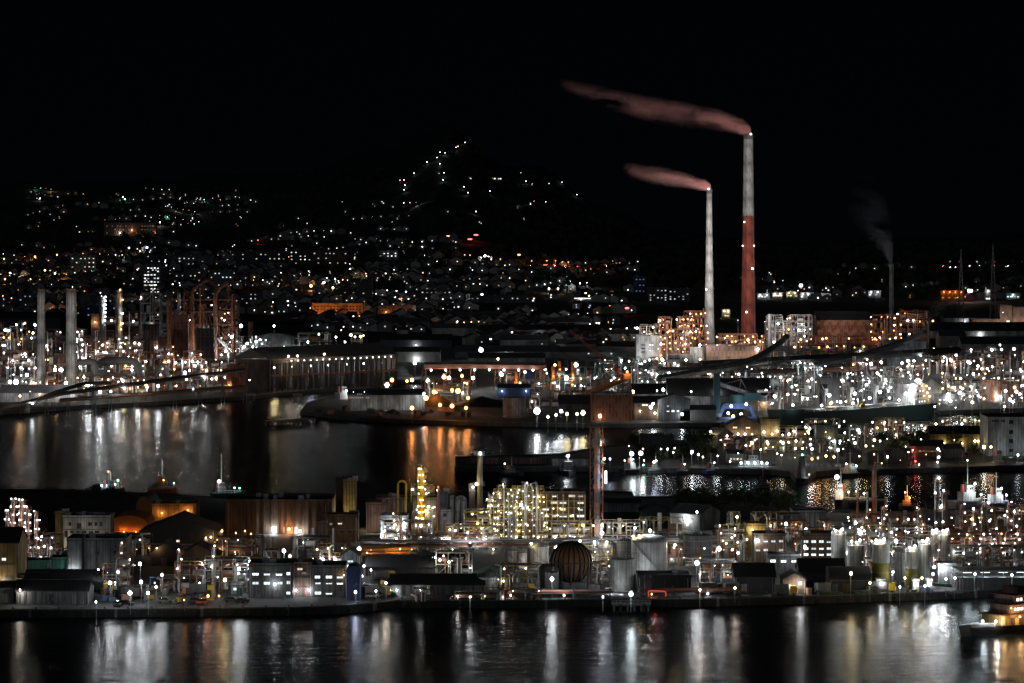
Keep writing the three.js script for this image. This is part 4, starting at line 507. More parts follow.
lamp(851, 573.5, 7, 'yellow', 110, 0.5, 'starry yellow lamp over the black vaulted shed', undefined);
// silos, right
const siloLamps = [[-0.5, 1.2, 0.5, 'white', 60, 0.34], [0.4, 1.6, 0.5, 'white', 40, 0.34], [0, 1.1, 0.95, 'yellow', 30, 0.28]];
for (const [l, x0, x1, yt, yb, o] of [
  ['leftmost tall grey silo beside the lit office', 832, 847, 535, 574, {}], ['wide plain silo second from the left', 848, 866, 546, 577, {}], ['slim pipe-like silo left of the first yellow-footed silo', 866.5, 872.5, 546, 578, { lights: [] }],
  ['broad silo with a yellow lower half and a white cone on top', 873, 891, 545, 589, { paint: 0.55, roof: 'cone', rise: 2.6 }], ['thin white silo in the gap right of the broad yellow-footed silo', 895, 900, 552, 585, { mat: M.white, lights: [] }], ['second thin white silo in the gap between the yellow-footed silos', 900.5, 905, 553, 585, { mat: M.white, lights: [] }],
  ['narrower silo with a yellow lower part', 906, 918.5, 552, 590, { paint: 0.52 }], ['dark-shaded tall silo right of the narrower yellow-footed silo', 919, 931, 545, 589, {}], ['left of the paired white silos on legs', 931.5, 940.5, 535, 570, { mat: M.white }], ['right of the paired white silos on legs', 941, 950.5, 535, 570, { mat: M.white }], ['shortest silo at the right end of the silo row', 951, 956, 548, 572, { lights: [] }]])
  tank(l, [x0, x1, yt, yb], { name: 'silo', category: 'silo', roof: 'flat', rings: 2, stair: false, mat: M.tank, lights: siloLamps, ...o });
building('silo_pump_house', 'dark pump house with lit legs under the paired white silos', 'building', [938, 956, 566, 584], 6, { wall: M.grey, units: 0, lights: [[942, 566, 'white', 200, 0.5], [934, 567, 'white', 120, 0.4]] });
for (const [x0, x1, l] of [[877, 885, 'small white hut at the foot of the broad yellow-footed silo'], [913, 919, 'small white hut between the narrower yellow silo and the dark one'], [927, 932, 'small white hut at the right foot of the dark silo']]) building('white_hut', l, 'hut', [x0, x1, 582, 592], 3, { wall: M.white, units: 0, lights: [[(x0 + x1) / 2, 583, 'white', 40, 0.25]] });
lamps([[893, 572], [905, 578, 0.7, 'yellow'], [922, 578, 0.8, 'yellow'], [933, 574], [870, 583, 0.6, 'yellow'], [900, 587, 0.6], [925, 586, 0.6], [946, 579], [840, 566, 0.7, 'yellow']], 'white', 60, 0.3, 5, '% small lamp post standing among the silo feet', 'lamps among the silos');
unit('grey roof-top plant with white lamps over the leftmost silos', [832, 868, 525, 560], 7, { frame: M.framePale, hues: ['white', 'white', 'yellow'], lamps: 0.9, cd: 30 });
unit('crowded pipe plant behind the yellow-footed silos', [866, 932, 528, 564], 9, { frame: M.framePale, hues: ['white', 'warm', 'amber', 'white'], lamps: 0.9, cd: 30 });
unit('rust refinery frame with dense amber lamps behind the silo row', [852, 925, 516, 545], 10, { frame: M.frameRust, rail: M.frameRust, hues: ['warm', 'white', 'amber', 'white'], lamps: 0.9, cd: 34 });
unit('wide rust refinery frame at the right edge above the canopy', [930, 1030, 533, 556], 12, { frame: M.frameRust, rail: M.frameRust, hues: ['warm', 'white', 'amber', 'white'], lamps: 1, cd: 36, levels: 5 });
unit('tall rust refinery frame between the twin columns and the right edge', [955, 1028, 515, 540], 12, { frame: M.frameRust, rail: M.frameRust, hues: ['warm', 'white', 'amber'], lamps: 1, cd: 34 });
unit('dark low pipework in front of the right refinery frames', [952, 1030, 548, 572], 9, { frame: M.frame, hues: ['white', 'warm'], lamps: 0.35, cd: 26 });
rack('double-deck red pipe rack crossing the right refinery', [940, 554], [1040, 552], { h: 6, w: 5, n: 5, frame: M.frameRed, mats: [M.redPipe, M.rustPipe], lampStep: 9, hues: ['white', 'amber'], cd: 36 });
for (const [l, x, yt, yb, w, m] of [['taller brown column of the twin pair behind the right silos', 938, 479, 541, 3.6, M.brown], ['shorter brown column of the twin pair behind the right silos', 945.5, 492, 541, 4, M.brown], ['ochre column rising over the right refinery frame', 985, 505, 543, 5, M.ochre], ['stout ochre column at the right side of the refinery', 1001, 518, 546, 8, M.ochre], ['slim ochre column near the right edge', 1017, 514, 544, 4.4, M.ochre], ['thin ochre column left of the stout one', 975, 511, 543, 3, M.ochre], ['small ochre column above the rust refinery frame behind the silos', 905, 522, 548, 3.4, M.ochre]])
  column(l, x, yt, yb, w, { mat: m, lamps: 1, hue: 'white', cd: 30, lr: 0.3, frame: M.frameRust });
stack('brown_chimney', 'tall brown chimney with a pale edge on the back shore', 874, 4.4, 3.6, 469, 524, { mat: M.rustPipe, galleries: [0.97] });
for (const [x, yt, l] of [[857, 490, 'thin red mast left of the tall brown chimney'], [867, 492, 'thin white mast just left of the tall brown chimney'], [885, 497, 'short red mast right of the tall brown chimney']]) stack('thin_mast', l, x, 1.5, 1, yt, 521, { mat: x === 867 ? M.palePipe : M.frameRed });
building('canopy_terminal', 'wide flat canopy building with lit underside at the right quay', 'canopy', [957, 1050, 578, 590], 16, { wall: M.dark, roof: M.roofGrey, units: 0, noParapet: true });
{ const q = P(990, 588), t = thing('canopy_roof', 'broad pale canopy roof on posts over the right quay road', 'canopy', { x: q.x + 3, y: LAND, z: q.z }, 0.06); mb().box(26, 0.5, 12, 0, 5.4, 0).build('roof', M.concrete, t); for (let i = 0; i < 5; i++) for (const z of [-5, 5]) box('post', M.frame, t, 0.3, 5.1, 0.3, -12 + i * 6, 2.57, z); for (let i = 0; i < 5; i++) { const x = -10.5 + i * 5.2; box('light_tube', glow('cool', 6), t, 2.6, 0.14, 0.2, x, 5.0, 4.4); shine(t, 'cool', 60, x, 4.7, 4.7, 0.5); } }
lamps([[975, 574, 1.2], [955, 578, 0.8], [1012, 575]], 'cool', 60, 0.32, 6, '% lamp post along the right canopy', 'lamps along the right canopy');
// near lamps
lamps([[140, 564, 1.4], [110, 583, 1.4], [141, 582, 1.6], [130, 593, 1.4], [162, 575, 1], [148, 593, 0.7], [118, 572, 0.8], [156, 587, 0.6], [96, 602, 0.4]], 'white', 80, 0.4, 6, '% floodlight on a pole in the left container yard', 'lamps of the left container yard');
lamps([[208, 596], [219, 596, 0.7], [184, 600, 0.5]], 'sodium', 30, 0.3, 3, '% low lamp post on the quay left of the wide office', 'orange quay lamps');
lamps([[284, 551, 1.5], [281, 562, 0.8], [323, 560, 1.2], [250, 562, 1.2], [239, 569, 1.1], [225, 580, 0.8, 'yellow'], [359, 549, 1.2], [290, 556, 0.7, 'warm']], 'white', 150, 0.42, 8, '% lamp post rising behind the quay offices', 'lamps behind the quay offices');
lamps([[364, 566], [371, 570, 0.7], [386, 583, 1.4, 'warm'], [376, 591, 0.6], [440, 560, 0.8, 'warm'], [449, 562, 0.8, 'warm'], [362, 576, 0.6]], 'white', 60, 0.3, 5, '% lamp post along the lane right of the vaulted quay shed', 'lamps of the lane right of the offices');
lamps([[580, 541], [556, 548], [602, 533, 1.2], [675, 545, 1, 'yellow'], [697, 563, 1.6], [719, 549, 1.4], [738, 553, 0.7], [805, 547, 1.4], [786, 524, 1.6], [806, 530, 1.2], [697, 512, 0.9], [635, 528, 0.8], [737, 517, 0.9, 'yellow'], [860, 532, 1.4], [855, 523, 1.4], [896, 541, 1.2], [757, 540, 0.6], [700, 590, 0.6, 'warm']], 'white', 150, 0.42, 8, '% lamp post scattered between tanks and offices of the middle island', 'lamps between the middle tanks');
lamps([[470, 597, 0.5], [603, 597, 0.6], [735, 588, 0.6, 'warm']], 'white', 60, 0.28, 4, '% small lamp post at the near quay edge', 'lamps on the near quay edge');
lamps([[20, 590, 0.5, 'warm'], [236, 533, 0.9, 'amber'], [245, 531, 1, 'sodium'], [251, 534, 0.8, 'sodium'], [222, 531, 0.8, 'amber'], [199, 534, 1, 'amber'], [206, 538, 0.6, 'yellow'], [218, 524, 0.5, 'sodium'], [400, 549, 0.8, 'amber'], [367, 553, 0.7, 'amber'], [374, 556, 0.7, 'sodium']], 'amber', 90, 0.3, 4, '% lamp post near the long brown warehouse', 'orange lamps near the long brown warehouse');
// cars on the near quay
{ const cm = [M.white, M.dark, M.grey, M.frameRed, M.blue, M.pale, M.black]; [[118, 606], [126, 605.5], [196, 603], [203, 604], [231, 602], [165, 603], [243, 603], [372, 598], [380, 597], [366, 588], [702, 594], [716, 593.5], [726, 594], [812, 593], [968, 588.5], [985, 587], [992, 587.5]].forEach(([x, y], i) => car(x, y, rr(-0.4, 0.4) + (i % 3 ? 0 : 1.2), cm[i % cm.length], ['white', 'charcoal', 'grey', 'red', 'blue', 'pale', 'black'][i % 7] + ' car parked ' + (x < 250 ? (x < 140 ? 'at the left container yard' : 'on the quay left of the wide office') : x < 400 ? 'in the lane right of the vaulted quay shed' : x < 900 ? 'on the quay right of the jetty' : 'under the right canopy'), { group: 'cars parked along the near quay' })); }
// loose things in the yards
{ const spots = [[100, 160, 586, 602, 'the left container yard', 26], [160, 246, 594, 604, 'the quay left of the wide office', 14], [362, 412, 578, 600, 'the lane right of the vaulted quay shed', 14], [692, 738, 566, 596, 'the open yard below the dark wide tank', 26], [430, 476, 577, 590, 'the yard behind the low black-roofed warehouse', 8], [500, 600, 586, 597, 'the strip in front of the ribbed sphere', 14], [770, 832, 592, 595, 'the quay by the dark warehouses', 8], [860, 960, 586, 594, 'the silo yard', 16]];
  const hueNames = [[M.yellow, 'yellow'], [M.rustPipe, 'rusty'], [M.pale, 'pale'], [M.blue, 'blue'], [M.green, 'green'], [M.white, 'white'], [M.grey, 'grey']];
  for (const [x0, x1, y0, y1, where, n] of spots) for (let i = 0; i < n; i++) { const at = P(rr(x0, x1), rr(y0, y1)), c = rnd(), [m, cn] = pick(hueNames);
    if (c < 0.4) { const t = thing('crate', cn + ' crate lying in ' + where, 'crate', at, rr(0, 3), 'crates in the near yards'), w = rr(1, 2.4), h = rr(0.8, 1.8); box('body', m, t, w, h, rr(1, 1.8), 0, h / 2 + 0.15, 0); for (const k of [-0.35, 0.35]) box('runner', M.bark, t, w, 0.15, 0.15, 0, 0.075, k); }
    else if (c < 0.7) { const t = thing('oil_drum', cn + ' drum standing in ' + where, 'drum', at, 0, 'drums in the near yards'), r = rr(0.4, 0.9), h = r * rr(2, 3); part('body', ucyl(14), m, t, 0, h / 2, 0, r, h, r); for (const f of [0.33, 0.66]) part('hoop', ring(0.05), M.frame, t, 0, h * f, 0, r, r, r); }
    else if (c < 0.88) { const t = thing('pipe_bundle', cn + ' bundle of pipes lying in ' + where, 'pipes', at, rr(-0.6, 0.6), 'pipe bundles in the near yards'), l = rr(4, 7); for (const [x, y] of [[-0.5, 0.22], [0, 0.22], [0.5, 0.22], [-0.25, 0.62], [0.25, 0.62]]) pipe('pipe', m, t, V(-l / 2, y, x), V(l / 2, y, x), 0.22, 8); }
    else { const t = thing('truck', cn + ' truck parked in ' + where, 'truck', at, rr(-0.5, 0.5), 'trucks in the near yards'); box('cab', m, t, 1.9, 2.1, 2.1, 2.6, 1.6, 0); box('load_box', M.pale, t, 4.2, 2.2, 2.2, -0.9, 1.9, 0); box('chassis', M.frame, t, 6.6, 0.3, 1.4, 0.1, 0.62, 0); box('windscreen', M.glass, t, 0.06, 0.8, 1.8, 3.57, 2.1, 0); for (const [x, z] of [[2.5, 0.9], [-1.8, 0.9], [2.5, -0.9], [-1.8, -0.9]]) part('wheel', WHEEL, M.rubber, t, x, 0.42, z, 1.27, 1.27, 1.27); } } }
// bollards and fenders along the near quay
for (let i = 0; i < 46; i++) { const x = -10 + i * 23, f = nearFront.findIndex(([a]) => a > x), [a, b] = [nearFront[f - 1], nearFront[f]], y = a[1] + (b[1] - a[1]) * (x - a[0]) / (b[0] - a[0]) - 0.6, t = thing('mooring_bollard', 'small iron mooring bollard on the near quay edge', 'bollard', P(x, y), 0, 'bollards along the near quay'); part('post', ucyl(10, 0.8), M.frame, t, 0, 0.35, 0, 0.25, 0.7, 0.25); part('cap', ucyl(10), M.frame, t, 0, 0.75, 0, 0.38, 0.16, 0.38); }
// boats at the back of the near island and the ferry at the right edge
boat('work_ship', 'work ship with a bright bow floodlight moored behind the near island', 'ship', [886, 509], [835, 508], { hull: M.hullBlack, deck: 3.4, beam: 9, house: 0.4, houseLen: 0.16, houseH: 3, lights: [[0.43, 8.5, 'white', 420, 0.8], [0.2, 3, 'amber', 80, 0.35], [0.05, 3.4, 'amber', 80, 0.35], [-0.1, 2.6, 'warm', 60, 0.3], [-0.3, 3, 'amber', 60, 0.3], [0.36, 2.4, 'amber', 60, 0.35]] });
boat('workboat', 'small orange-lit work boat beside the tall brown chimney', 'boat', [914, 510], [899, 510], { deck: 1.6, house: 0, houseLen: 0.5, houseH: 2, white: M.orange, lights: [[0.1, 5, 'sodium', 60, 0.3], [-0.2, 3, 'amber', 40, 0.25]] });
boat('cutter', 'white patrol cutter with lit mast behind the right refinery', 'ship', [952, 509], [982, 508], { hull: M.white, deck: 3, beam: 8, house: -0.02, houseLen: 0.4, houseH: 3.2, mast: 8, lights: [[0.1, 6.5, 'white', 140, 0.35], [-0.1, 5.5, 'cool', 120, 0.3], [0.3, 2.5, 'white', 60, 0.25]] });
boat('tug', 'white tug with cool lamps moored right of the patrol cutter', 'tug', [985, 510], [1008, 509], { hull: M.navy, deck: 2.6, beam: 7, houseLen: 0.4, houseH: 3, mast: 6, lights: [[0, 5.5, 'cool', 120, 0.3], [0.2, 3, 'white', 80, 0.3]] });
boat('survey_boat', 'small turquoise boat with a tall white mast and star-bright lamp at the back quay', 'boat', [212, 497], [246, 496], { hull: M.green, deck: 1.6, beam: 6, house: -0.25, houseLen: 0.25, houseH: 2.2, mast: 11, lights: [[-0.35, 4.6, 'white', 60, 0.5], [0.1, 2, 'cool', 8, 0.2], [0.25, 1.8, 'green', 8, 0.22]], white: M.grey });
boat('moored_tug', 'dim red tug moored behind the vaulted shed', 'tug', [150, 494], [176, 493], { hull: M.hullRed, deck: 2, beam: 7, houseLen: 0.3, houseH: 2.6, white: M.brown, mast: 6, lights: [[-0.1, 3.5, 'amber', 12, 0.25], [0.3, 2.2, 'green', 6, 0.2]] });
boat('passing_boat', 'small passing boat with violet cabin lights on the open channel', 'boat', [97, 492], [124, 492], { deck: 1.2, beam: 5, houseLen: 0.5, houseH: 1.8, white: M.dark, lights: [[-0.3, 1.5, 'blue', 12, 0.35], [-0.1, 1.5, 'blue', 12, 0.35], [0.2, 2, 'warm', 6, 0.22], [0.3, 3.6, 'green', 5, 0.22], [-0.05, 7, 'sodium', 5, 0.25]] });
{ // ferry, bow to the left
  const { at, L, turn } = afloat([1080, 624], [962, 637]), t = thing('ferry', 'ferry with orange-lit car deck and two rows of bright windows at the right edge', 'ship', at, turn), B = 9, H = 2.3, X = (f) => -L / 2 + L * f;
  part('hull', hullGeo(L, B, H + 1), M.hullBlack, t, 0, -1, 0, 1, 1, 1, 0, Math.PI, 0);
  for (const [name, f, y, h, b, m] of [['car_deck', 0.27, H, 2.7, 0.92, M.ochre], ['cabin_deck', 0.33, H + 2.9, 2.3, 0.84, M.pink], ['saloon_deck', 0.36, H + 5.4, 2.2, 0.76, M.pink], ['wheelhouse', 0.4, H + 7.8, 1.8, 0.6, M.pink]]) mb().slab(name === 'wheelhouse' ? 4 : L * (1 - f), h, B * b, name === 'wheelhouse' ? X(f) + 2 : X(f) + L * (1 - f) / 2 - 0.5, y, 0).build(name, m, t);
  for (const [f, y] of [[0.25, H + 2.78], [0.31, H + 5.28], [0.34, H + 7.68]]) box('deck_edge', M.roofRed, t, L * (1 - f), 0.2, B * 0.98, X(f) + L * (1 - f) / 2 - 0.5, y, 0);
  for (const [f, y, b] of [[0.35, H + 4.1, 0.42], [0.38, H + 6.5, 0.38]]) for (let i = 0; i < 14; i++) pane(t, X(f) + i * 1.25, y, B * b, 0.85, 0.75, rnd() < 0.85 ? pick(['white', 'warm', 'white']) : null, 2.6);
  for (let i = 0; i < 6; i++) box('side_door', M.brown, t, 1.6, 1.9, 0.12, X(0.3) + 1.2 + i * 3, H + 1.1, B * 0.46 + 0.03);
  part('mast', POLE, M.palePipe, t, X(0.42), H + 9.6, 0, 0.12, 3.6, 0.12); part('funnel', ucyl(12, 0.8), M.frameRed, t, X(0.62), H + 8.8, 0, 1, 2.6, 1); part('capstan', ucyl(10), M.frame, t, X(0.14), H + 0.4, 0, 0.5, 0.8, 0.5);
  const rl = mb(); for (let i = 0; i < 14; i++) rl.box(0.06, 1, 0.06, X(0.06) + i * 0.45, H + 0.5, 0.9 + i * 0.2); rl.bar(V(X(0.06), H + 1, 0.9), V(X(0.06) + 6, H + 1, 3.6), 0.07); rl.build('railing', M.palePipe, t);
  for (const [f, y, z, hue, cd, r] of [[0.2, 1.4, 3.4, 'warm', 130, 0.32], [0.24, 2, 4.2, 'amber', 90, 0.26], [0.36, 2.2, 5.2, 'amber', 110, 0.26], [0.5, 2.2, 5.2, 'amber', 110, 0.26], [0.3, 4.6, 4.6, 'amber', 60, 0.2], [0.12, 1.6, 2.2, 'cool', 60, 0.28], [0.45, 5, 5, 'amber', 60, 0.2]]) { fix(t, X(f), H + y, z, hue, r, cd, 14); box('lamp_stand', M.steel, t, 0.08, y, 0.08, X(f), H + y / 2, Math.min(z, 4.3) - 0.3); }
}
// trees on the back of the near island
for (let i = 0; i < 34; i++) { const px = rr(676, 792), q = P(px, rr(501, 513)); tree(q, rr(4, 7.5), 'dark shrubby tree on the back shore of the near island', 'trees on the back shore'); }
for (let i = 0; i < 14; i++) tree(P(rr(30, 135), rr(497, 506)), rr(3.5, 6), 'dark tree behind the lamp-studded columns at left', 'trees behind the left columns');

for (const [l, r4, o] of [['dim pipework behind the grey block building', [112, 150, 536, 556], { frame: M.frame, hues: ['white', 'amber'], lamps: 0.3 }], ['low pipework in front of the ochre and green sheds', [18, 66, 576, 588], { frame: M.frame, hues: ['white'], lamps: 0.3 }], ['pipework with small lamps right of the largest black shed', [216, 262, 538, 556], { frame: M.frameRust, hues: ['white', 'amber'], lamps: 0.4 }], ['dim pipework behind the office link block', [290, 330, 538, 560], { frame: M.frame, hues: ['white', 'warm'], lamps: 0.4 }], ['dense warm-lit pipework in front of the squat pale tank', [570, 612, 549, 566], { frame: M.frameYellow, hues: ['yellow', 'white', 'warm'], lamps: 0.8 }], ['dense warm-lit pipework right of the largest tank', [668, 700, 546, 566], { frame: M.frameRust, hues: ['warm', 'white', 'amber'], lamps: 0.8 }], ['white-lit pipework in the open yard below the dark wide tank', [700, 736, 562, 582], { frame: M.framePale, hues: ['white', 'warm'], lamps: 0.6 }], ['warm-lit pipework between the two brown offices', [784, 804, 540, 566], { frame: M.frameRust, hues: ['warm', 'white', 'amber'], lamps: 0.9 }], ['crowded pipework between the silo feet', [866, 908, 560, 584], { frame: M.framePale, hues: ['white', 'yellow'], lamps: 0.5 }], ['crowded pipework behind the right silos', [925, 962, 545, 570], { frame: M.framePale, hues: ['white', 'warm'], lamps: 0.7 }], ['long low rust pipework above the long pipe rack', [400, 500, 536, 550], { frame: M.frameRust, hues: ['white', 'cool', 'warm'], lamps: 0.8 }], ['amber-lit pipework behind the brown offices', [770, 832, 522, 542], { frame: M.frameRust, hues: ['warm', 'amber', 'white'], lamps: 0.7 }], ['rust pipework with dense lamps at the far right behind the refinery', [980, 1030, 508, 530], { frame: M.frameRust, hues: ['warm', 'white', 'amber'], lamps: 0.9 }]]) unit(l, r4, 7, { cd: 34, lr: 0.2, ...o, rail: o.frame });
rack('pipe rack across the yard behind the left container yard', [100, 553], [255, 556], { h: 3, w: 4, n: 4, frame: M.frameRust, lampStep: 21, hues: ['white', 'amber'], cd: 30, lr: 0.2 });
rack('pipe rack behind the brown offices', [720, 540], [850, 537], { h: 3, w: 4, n: 4, frame: M.frame, lampStep: 12, hues: ['white', 'warm'], cd: 34, lr: 0.22 });
for (const [x, yt, yb, w, m, l] of [[396, 516, 545, 2.4, M.palePipe, 'thin pale column left in the cold-lit rust frame'], [414, 512, 545, 2, M.rustPipe, 'thin rust column in the cold-lit rust frame'], [432, 510, 545, 2.4, M.palePipe, 'thin pale column right in the cold-lit rust frame'], [500, 486, 541, 2.6, M.ochre, 'thin ochre column on the left refinery frame'], [526, 484, 541, 2.4, M.ochre, 'thin ochre column on the tallest refinery frame'], [720, 528, 560, 2.2, M.rustPipe, 'thin rust column in the amber-lit manifold'], [736, 531, 560, 2, M.ochre, 'thin ochre column in the amber-lit manifold'], [868, 512, 545, 2.4, M.ochre, 'thin ochre column left behind the silos'], [884, 508, 545, 2.4, M.rustPipe, 'thin rust column behind the broad yellow-footed silo'], [920, 510, 545, 2.6, M.ochre, 'thin ochre column behind the dark-shaded silo'], [962, 506, 543, 2.4, M.rustPipe, 'thin rust column left of the ochre ones at right'], [1009, 504, 543, 2.4, M.rustPipe, 'thin rust column between stout and slim ochre columns'], [180, 552, 592, 2, M.rustPipe, 'thin rust column in front of the brown gabled hall'], [214, 548, 592, 2.2, M.palePipe, 'thin pale column left of the wide office'], [122, 545, 588, 2, M.rustPipe, 'thin rust column in the left container yard']]) column(l, x, yt, yb, w, { mat: m, lamps: 1, hue: pick(['white', 'yellow', 'warm']), cd: 14, lr: 0.2, k: 10, frame: M.frameRust, platforms: 4 });

// tyre fenders and iron ladders on the near quay wall
{ const TY = new THREE.TorusGeometry(0.48, 0.2, 8, 16), along = (x) => { const f = nearFront.findIndex(([a]) => a > x), [a, b] = [nearFront[f - 1], nearFront[f]]; return a[1] + (b[1] - a[1]) * (x - a[0]) / (b[0] - a[0]); };
  for (let i = 0; i < 54; i++) { const x = 3 + i * 19 + rr(-4, 4), q = P(x, along(x)), t = thing('tyre_fender', 'black tyre fender hanging on the near quay wall', 'fender', { x: q.x, y: LAND - 1.1, z: q.z + 0.24 }, rr(-0.1, 0.1), 'tyre fenders on the near quay wall'); mesh('tyre', TY, M.rubber, t); box('chain', M.frame, t, 0.06, 0.9, 0.06, 0, 0.85, -0.1); }
  for (let i = 0; i < 12; i++) { const x = 30 + i * 86, q = P(x, along(x)), t = thing('quay_ladder', 'iron ladder down the near quay wall', 'ladder', { x: q.x, y: 0, z: q.z + 0.2 }, 0, 'ladders on the near quay wall'); for (const k of [-0.25, 0.25]) box('rail', M.framePale, t, 0.07, LAND + 1, 0.07, k, LAND / 2 + 0.3, 0); for (let j = 0; j < 6; j++) box('rung', M.framePale, t, 0.5, 0.05, 0.05, 0, 0.2 + j * 0.38, 0); } }

// ================================================================ MIDDLE PENINSULA
DIM = 0.42;
building('gabled_terminal', 'dark-gabled terminal with two lit windows on the middle peninsula', 'building', [727, 761, 425, 436], 16, { wall: M.brown, roof: M.black, type: 'front', rise: 4, win: [[735, 427.5, 4, 1.6, 'yellow', 2], [748, 427.5, 4, 1.6, 'yellow', 2]], lights: [[731, 434, 'amber', 120, 0.4], [738, 434, 'warm', 140, 0.45], [745, 434, 'warm', 140, 0.45], [752, 434, 'amber', 120, 0.4]] });
building('orange_store', 'orange-lit store with bright front right of the dark-gabled terminal', 'building', [760, 780, 421, 436], 12, { wall: M.ochre, units: 2, lights: [[764, 432, 'warm', 160, 0.5], [772, 434, 'amber', 160, 0.5], [777, 431, 'white', 120, 0.4]] });
unit('yellow-lit tank farm frame in the middle of the peninsula', [780, 806, 428, 447], 9, { frame: M.frameYellow, hues: ['yellow', 'warm', 'white'], lamps: 1, cd: 60, lr: 0.34 });
building('dark_depot', 'dark flat depot behind the yellow-lit tank farm frame', 'depot', [816, 838, 427, 440], 12, { wall: M.grey, units: 2, lights: [[829, 438, 'yellow', 120, 0.4]] });
unit('yellow-lit frame right of the dark depot', [838, 872, 426, 448], 10, { frame: M.frame, hues: ['yellow', 'white'], lamps: 0.55, cd: 60, lr: 0.36 });
unit('amber-lit frame at the back of the peninsula right of the dark depot', [875, 905, 420, 434], 8, { frame: M.frameRust, hues: ['amber', 'warm'], lamps: 0.8, cd: 50, lr: 0.34 });
building('long_dark_hall', 'long dark hall with ochre-lit lower storey left of the white cold store', 'hall', [930, 984, 434, 447], 14, { wall: M.ochre, roof: M.black, type: 'gable', rise: 3, lights: [[944, 443, 'yellow', 70, 0.3], [962, 443, 'yellow', 70, 0.3], [978, 441, 'yellow', 70, 0.3]] });
building('red_lit_shed', 'low shed with a red-lit front below the dark hall', 'shed', [910, 944, 446, 457], 12, { wall: M.pink, roof: M.dark, type: 'gable', rise: 2, win: winGrid(916, 936, 6, 451, 451, 1, 2.4, 1.6, 'amber', 0.9), lights: [[912, 452, 'red', 60, 0.35]] });
building('grey_quay_shed', 'plain grey shed right of the red-lit one', 'shed', [944, 962, 449, 458], 10, { wall: M.grey, roof: M.roofGrey, type: 'gable', rise: 1.6 });
{ const b = building('cold_store', 'tall white cold store with four small dark windows at the right edge', 'warehouse', [988, 1046, 417, 456], 26, { wall: M.white, roof: M.black, units: 0, noParapet: true, win: [[1011, 422, 3.6, 3.6, null], [1011, 432, 3.6, 3.6, null], [1011, 441, 3.6, 3.6, null], [1011, 450.5, 3.6, 3.2, null]], doors: [[1000, 4, 5]] }); wash(b, 4, 'cool', 50, 8); const [x0, y0] = b.local(993, 420.8); for (let i = 0; i < 6; i++) if (i !== 3) box('lettering', M.black, b.t, 0.8, 0.9, 0.08, x0 + i * 1.0, y0, b.D / 2 + 0.06); box('lettering', M.black, b.t, 0.5, 0.2, 0.08, x0 + 3.0, y0, b.D / 2 + 0.06); }
lamp(984, 447, 7, 'warm', 300, 0.6, 'amber floodlight on the corner of the white cold store', undefined); lamp(991, 447, 6, 'amber', 200, 0.5, 'second amber floodlight against the white cold store', undefined);
lamp(1018, 455, 3, 'white', 90, 0.4, 'small white lamp on the quay in front of the white cold store', undefined);
building('fish_market', 'pale quay hall with bright windows beside the row of deck lamps', 'hall', [727, 744, 454, 463], 9, { wall: M.white, roof: M.dark, type: 'arch', rise: 1.4, win: winGrid(731, 741, 4, 459, 459, 1, 2, 1.8, 'warm', 1.4) });
building('white_ramp', 'bright sloping white loading ramp left of the dark-gabled terminal', 'ramp', [712, 728, 435, 445], 12, { wall: M.sheetPale, roof: M.white, type: 'gable', rise: 2.6, turn: -0.7, lights: [[720, 432, 'yellow', 160, 0.45]] });
building('dim_block', 'dim flat block behind the trees at the left of the peninsula', 'building', [640, 674, 437, 451], 12, { wall: M.dark, units: 2 });
building('breakwater_store', 'long low store on the breakwater behind the tall yellow chimney', 'warehouse', [470, 548, 458, 464], 6, { wall: M.pink, roof: M.dark, units: 0, noParapet: true, pilasters: 16 });
building('pale_quay_wall_store', 'pale low store on the breakwater lit by a moored boat', 'warehouse', [552, 588, 459, 465.5], 6, { wall: M.pale, roof: M.dark, units: 0, noParapet: true });
{ const q = P(802, 478.2), H = 9.5, t = thing('lighthouse', 'small white conical lighthouse with a green lamp at the end of the spit', 'lighthouse', q, 0); part('tower', ucyl(20, 0.5), M.white, t, 0, H / 2, 0, 2.2, H * 0.85, 2.2); part('gallery', ucyl(20), M.frame, t, 0, H * 0.93, 0, 1.5, 0.25, 1.5); part('lamp_room', ucyl(12), M.glass, t, 0, H, 0, 0.8, 1.6, 0.8); part('cupola', UBALLS, M.white, t, 0, H + 0.9, 0, 0.9, 0.7, 0.9); fix(t, 0, H + 0.1, 1.1, 'green', 0.4, 4, 8); box('door', M.frame, t, 0.9, 2, 0.2, 0, 1.1, 2.15); box('lamp_stand', M.frame, t, 0.12, 1.6, 0.12, 2.6, 0.8, 3.4); fix(t, 2.6, 1.8, 3.4, 'white', 0.22, 60, 6); part('plinth', ucyl(20), M.concrete, t, 0, 0.4, 0, 3, 0.8, 3); }  // white lamp on the stand is added to brighten the tower
boat('patrol_vessel', 'patrol vessel with five white deck lamps mirrored in the channel', 'ship', [736, 470], [774, 470], { hull: M.hullBlack, deck: 1.8, beam: 7, house: -0.1, houseLen: 0.4, houseH: 2.6, white: M.grey, funnel: M.brown, mast: 8, lights: [[-0.38, 1.6, 'cool', 90, 0.45], [-0.2, 1.6, 'cool', 90, 0.45], [-0.02, 1.6, 'cool', 90, 0.45], [0.16, 1.6, 'cool', 90, 0.45], [0.3, 1.4, 'blue', 60, 0.4]] });
boat('pilot_boat', 'grey pilot boat with a tall lamp right of the lighthouse', 'boat', [858, 476], [836, 478], { hull: M.grey, deck: 1.6, beam: 5, house: -0.1, houseLen: 0.4, houseH: 2.2, mast: 6, lights: [[0.25, 4.2, 'yellow', 80, 0.35], [-0.2, 3, 'cool', 40, 0.3]] });
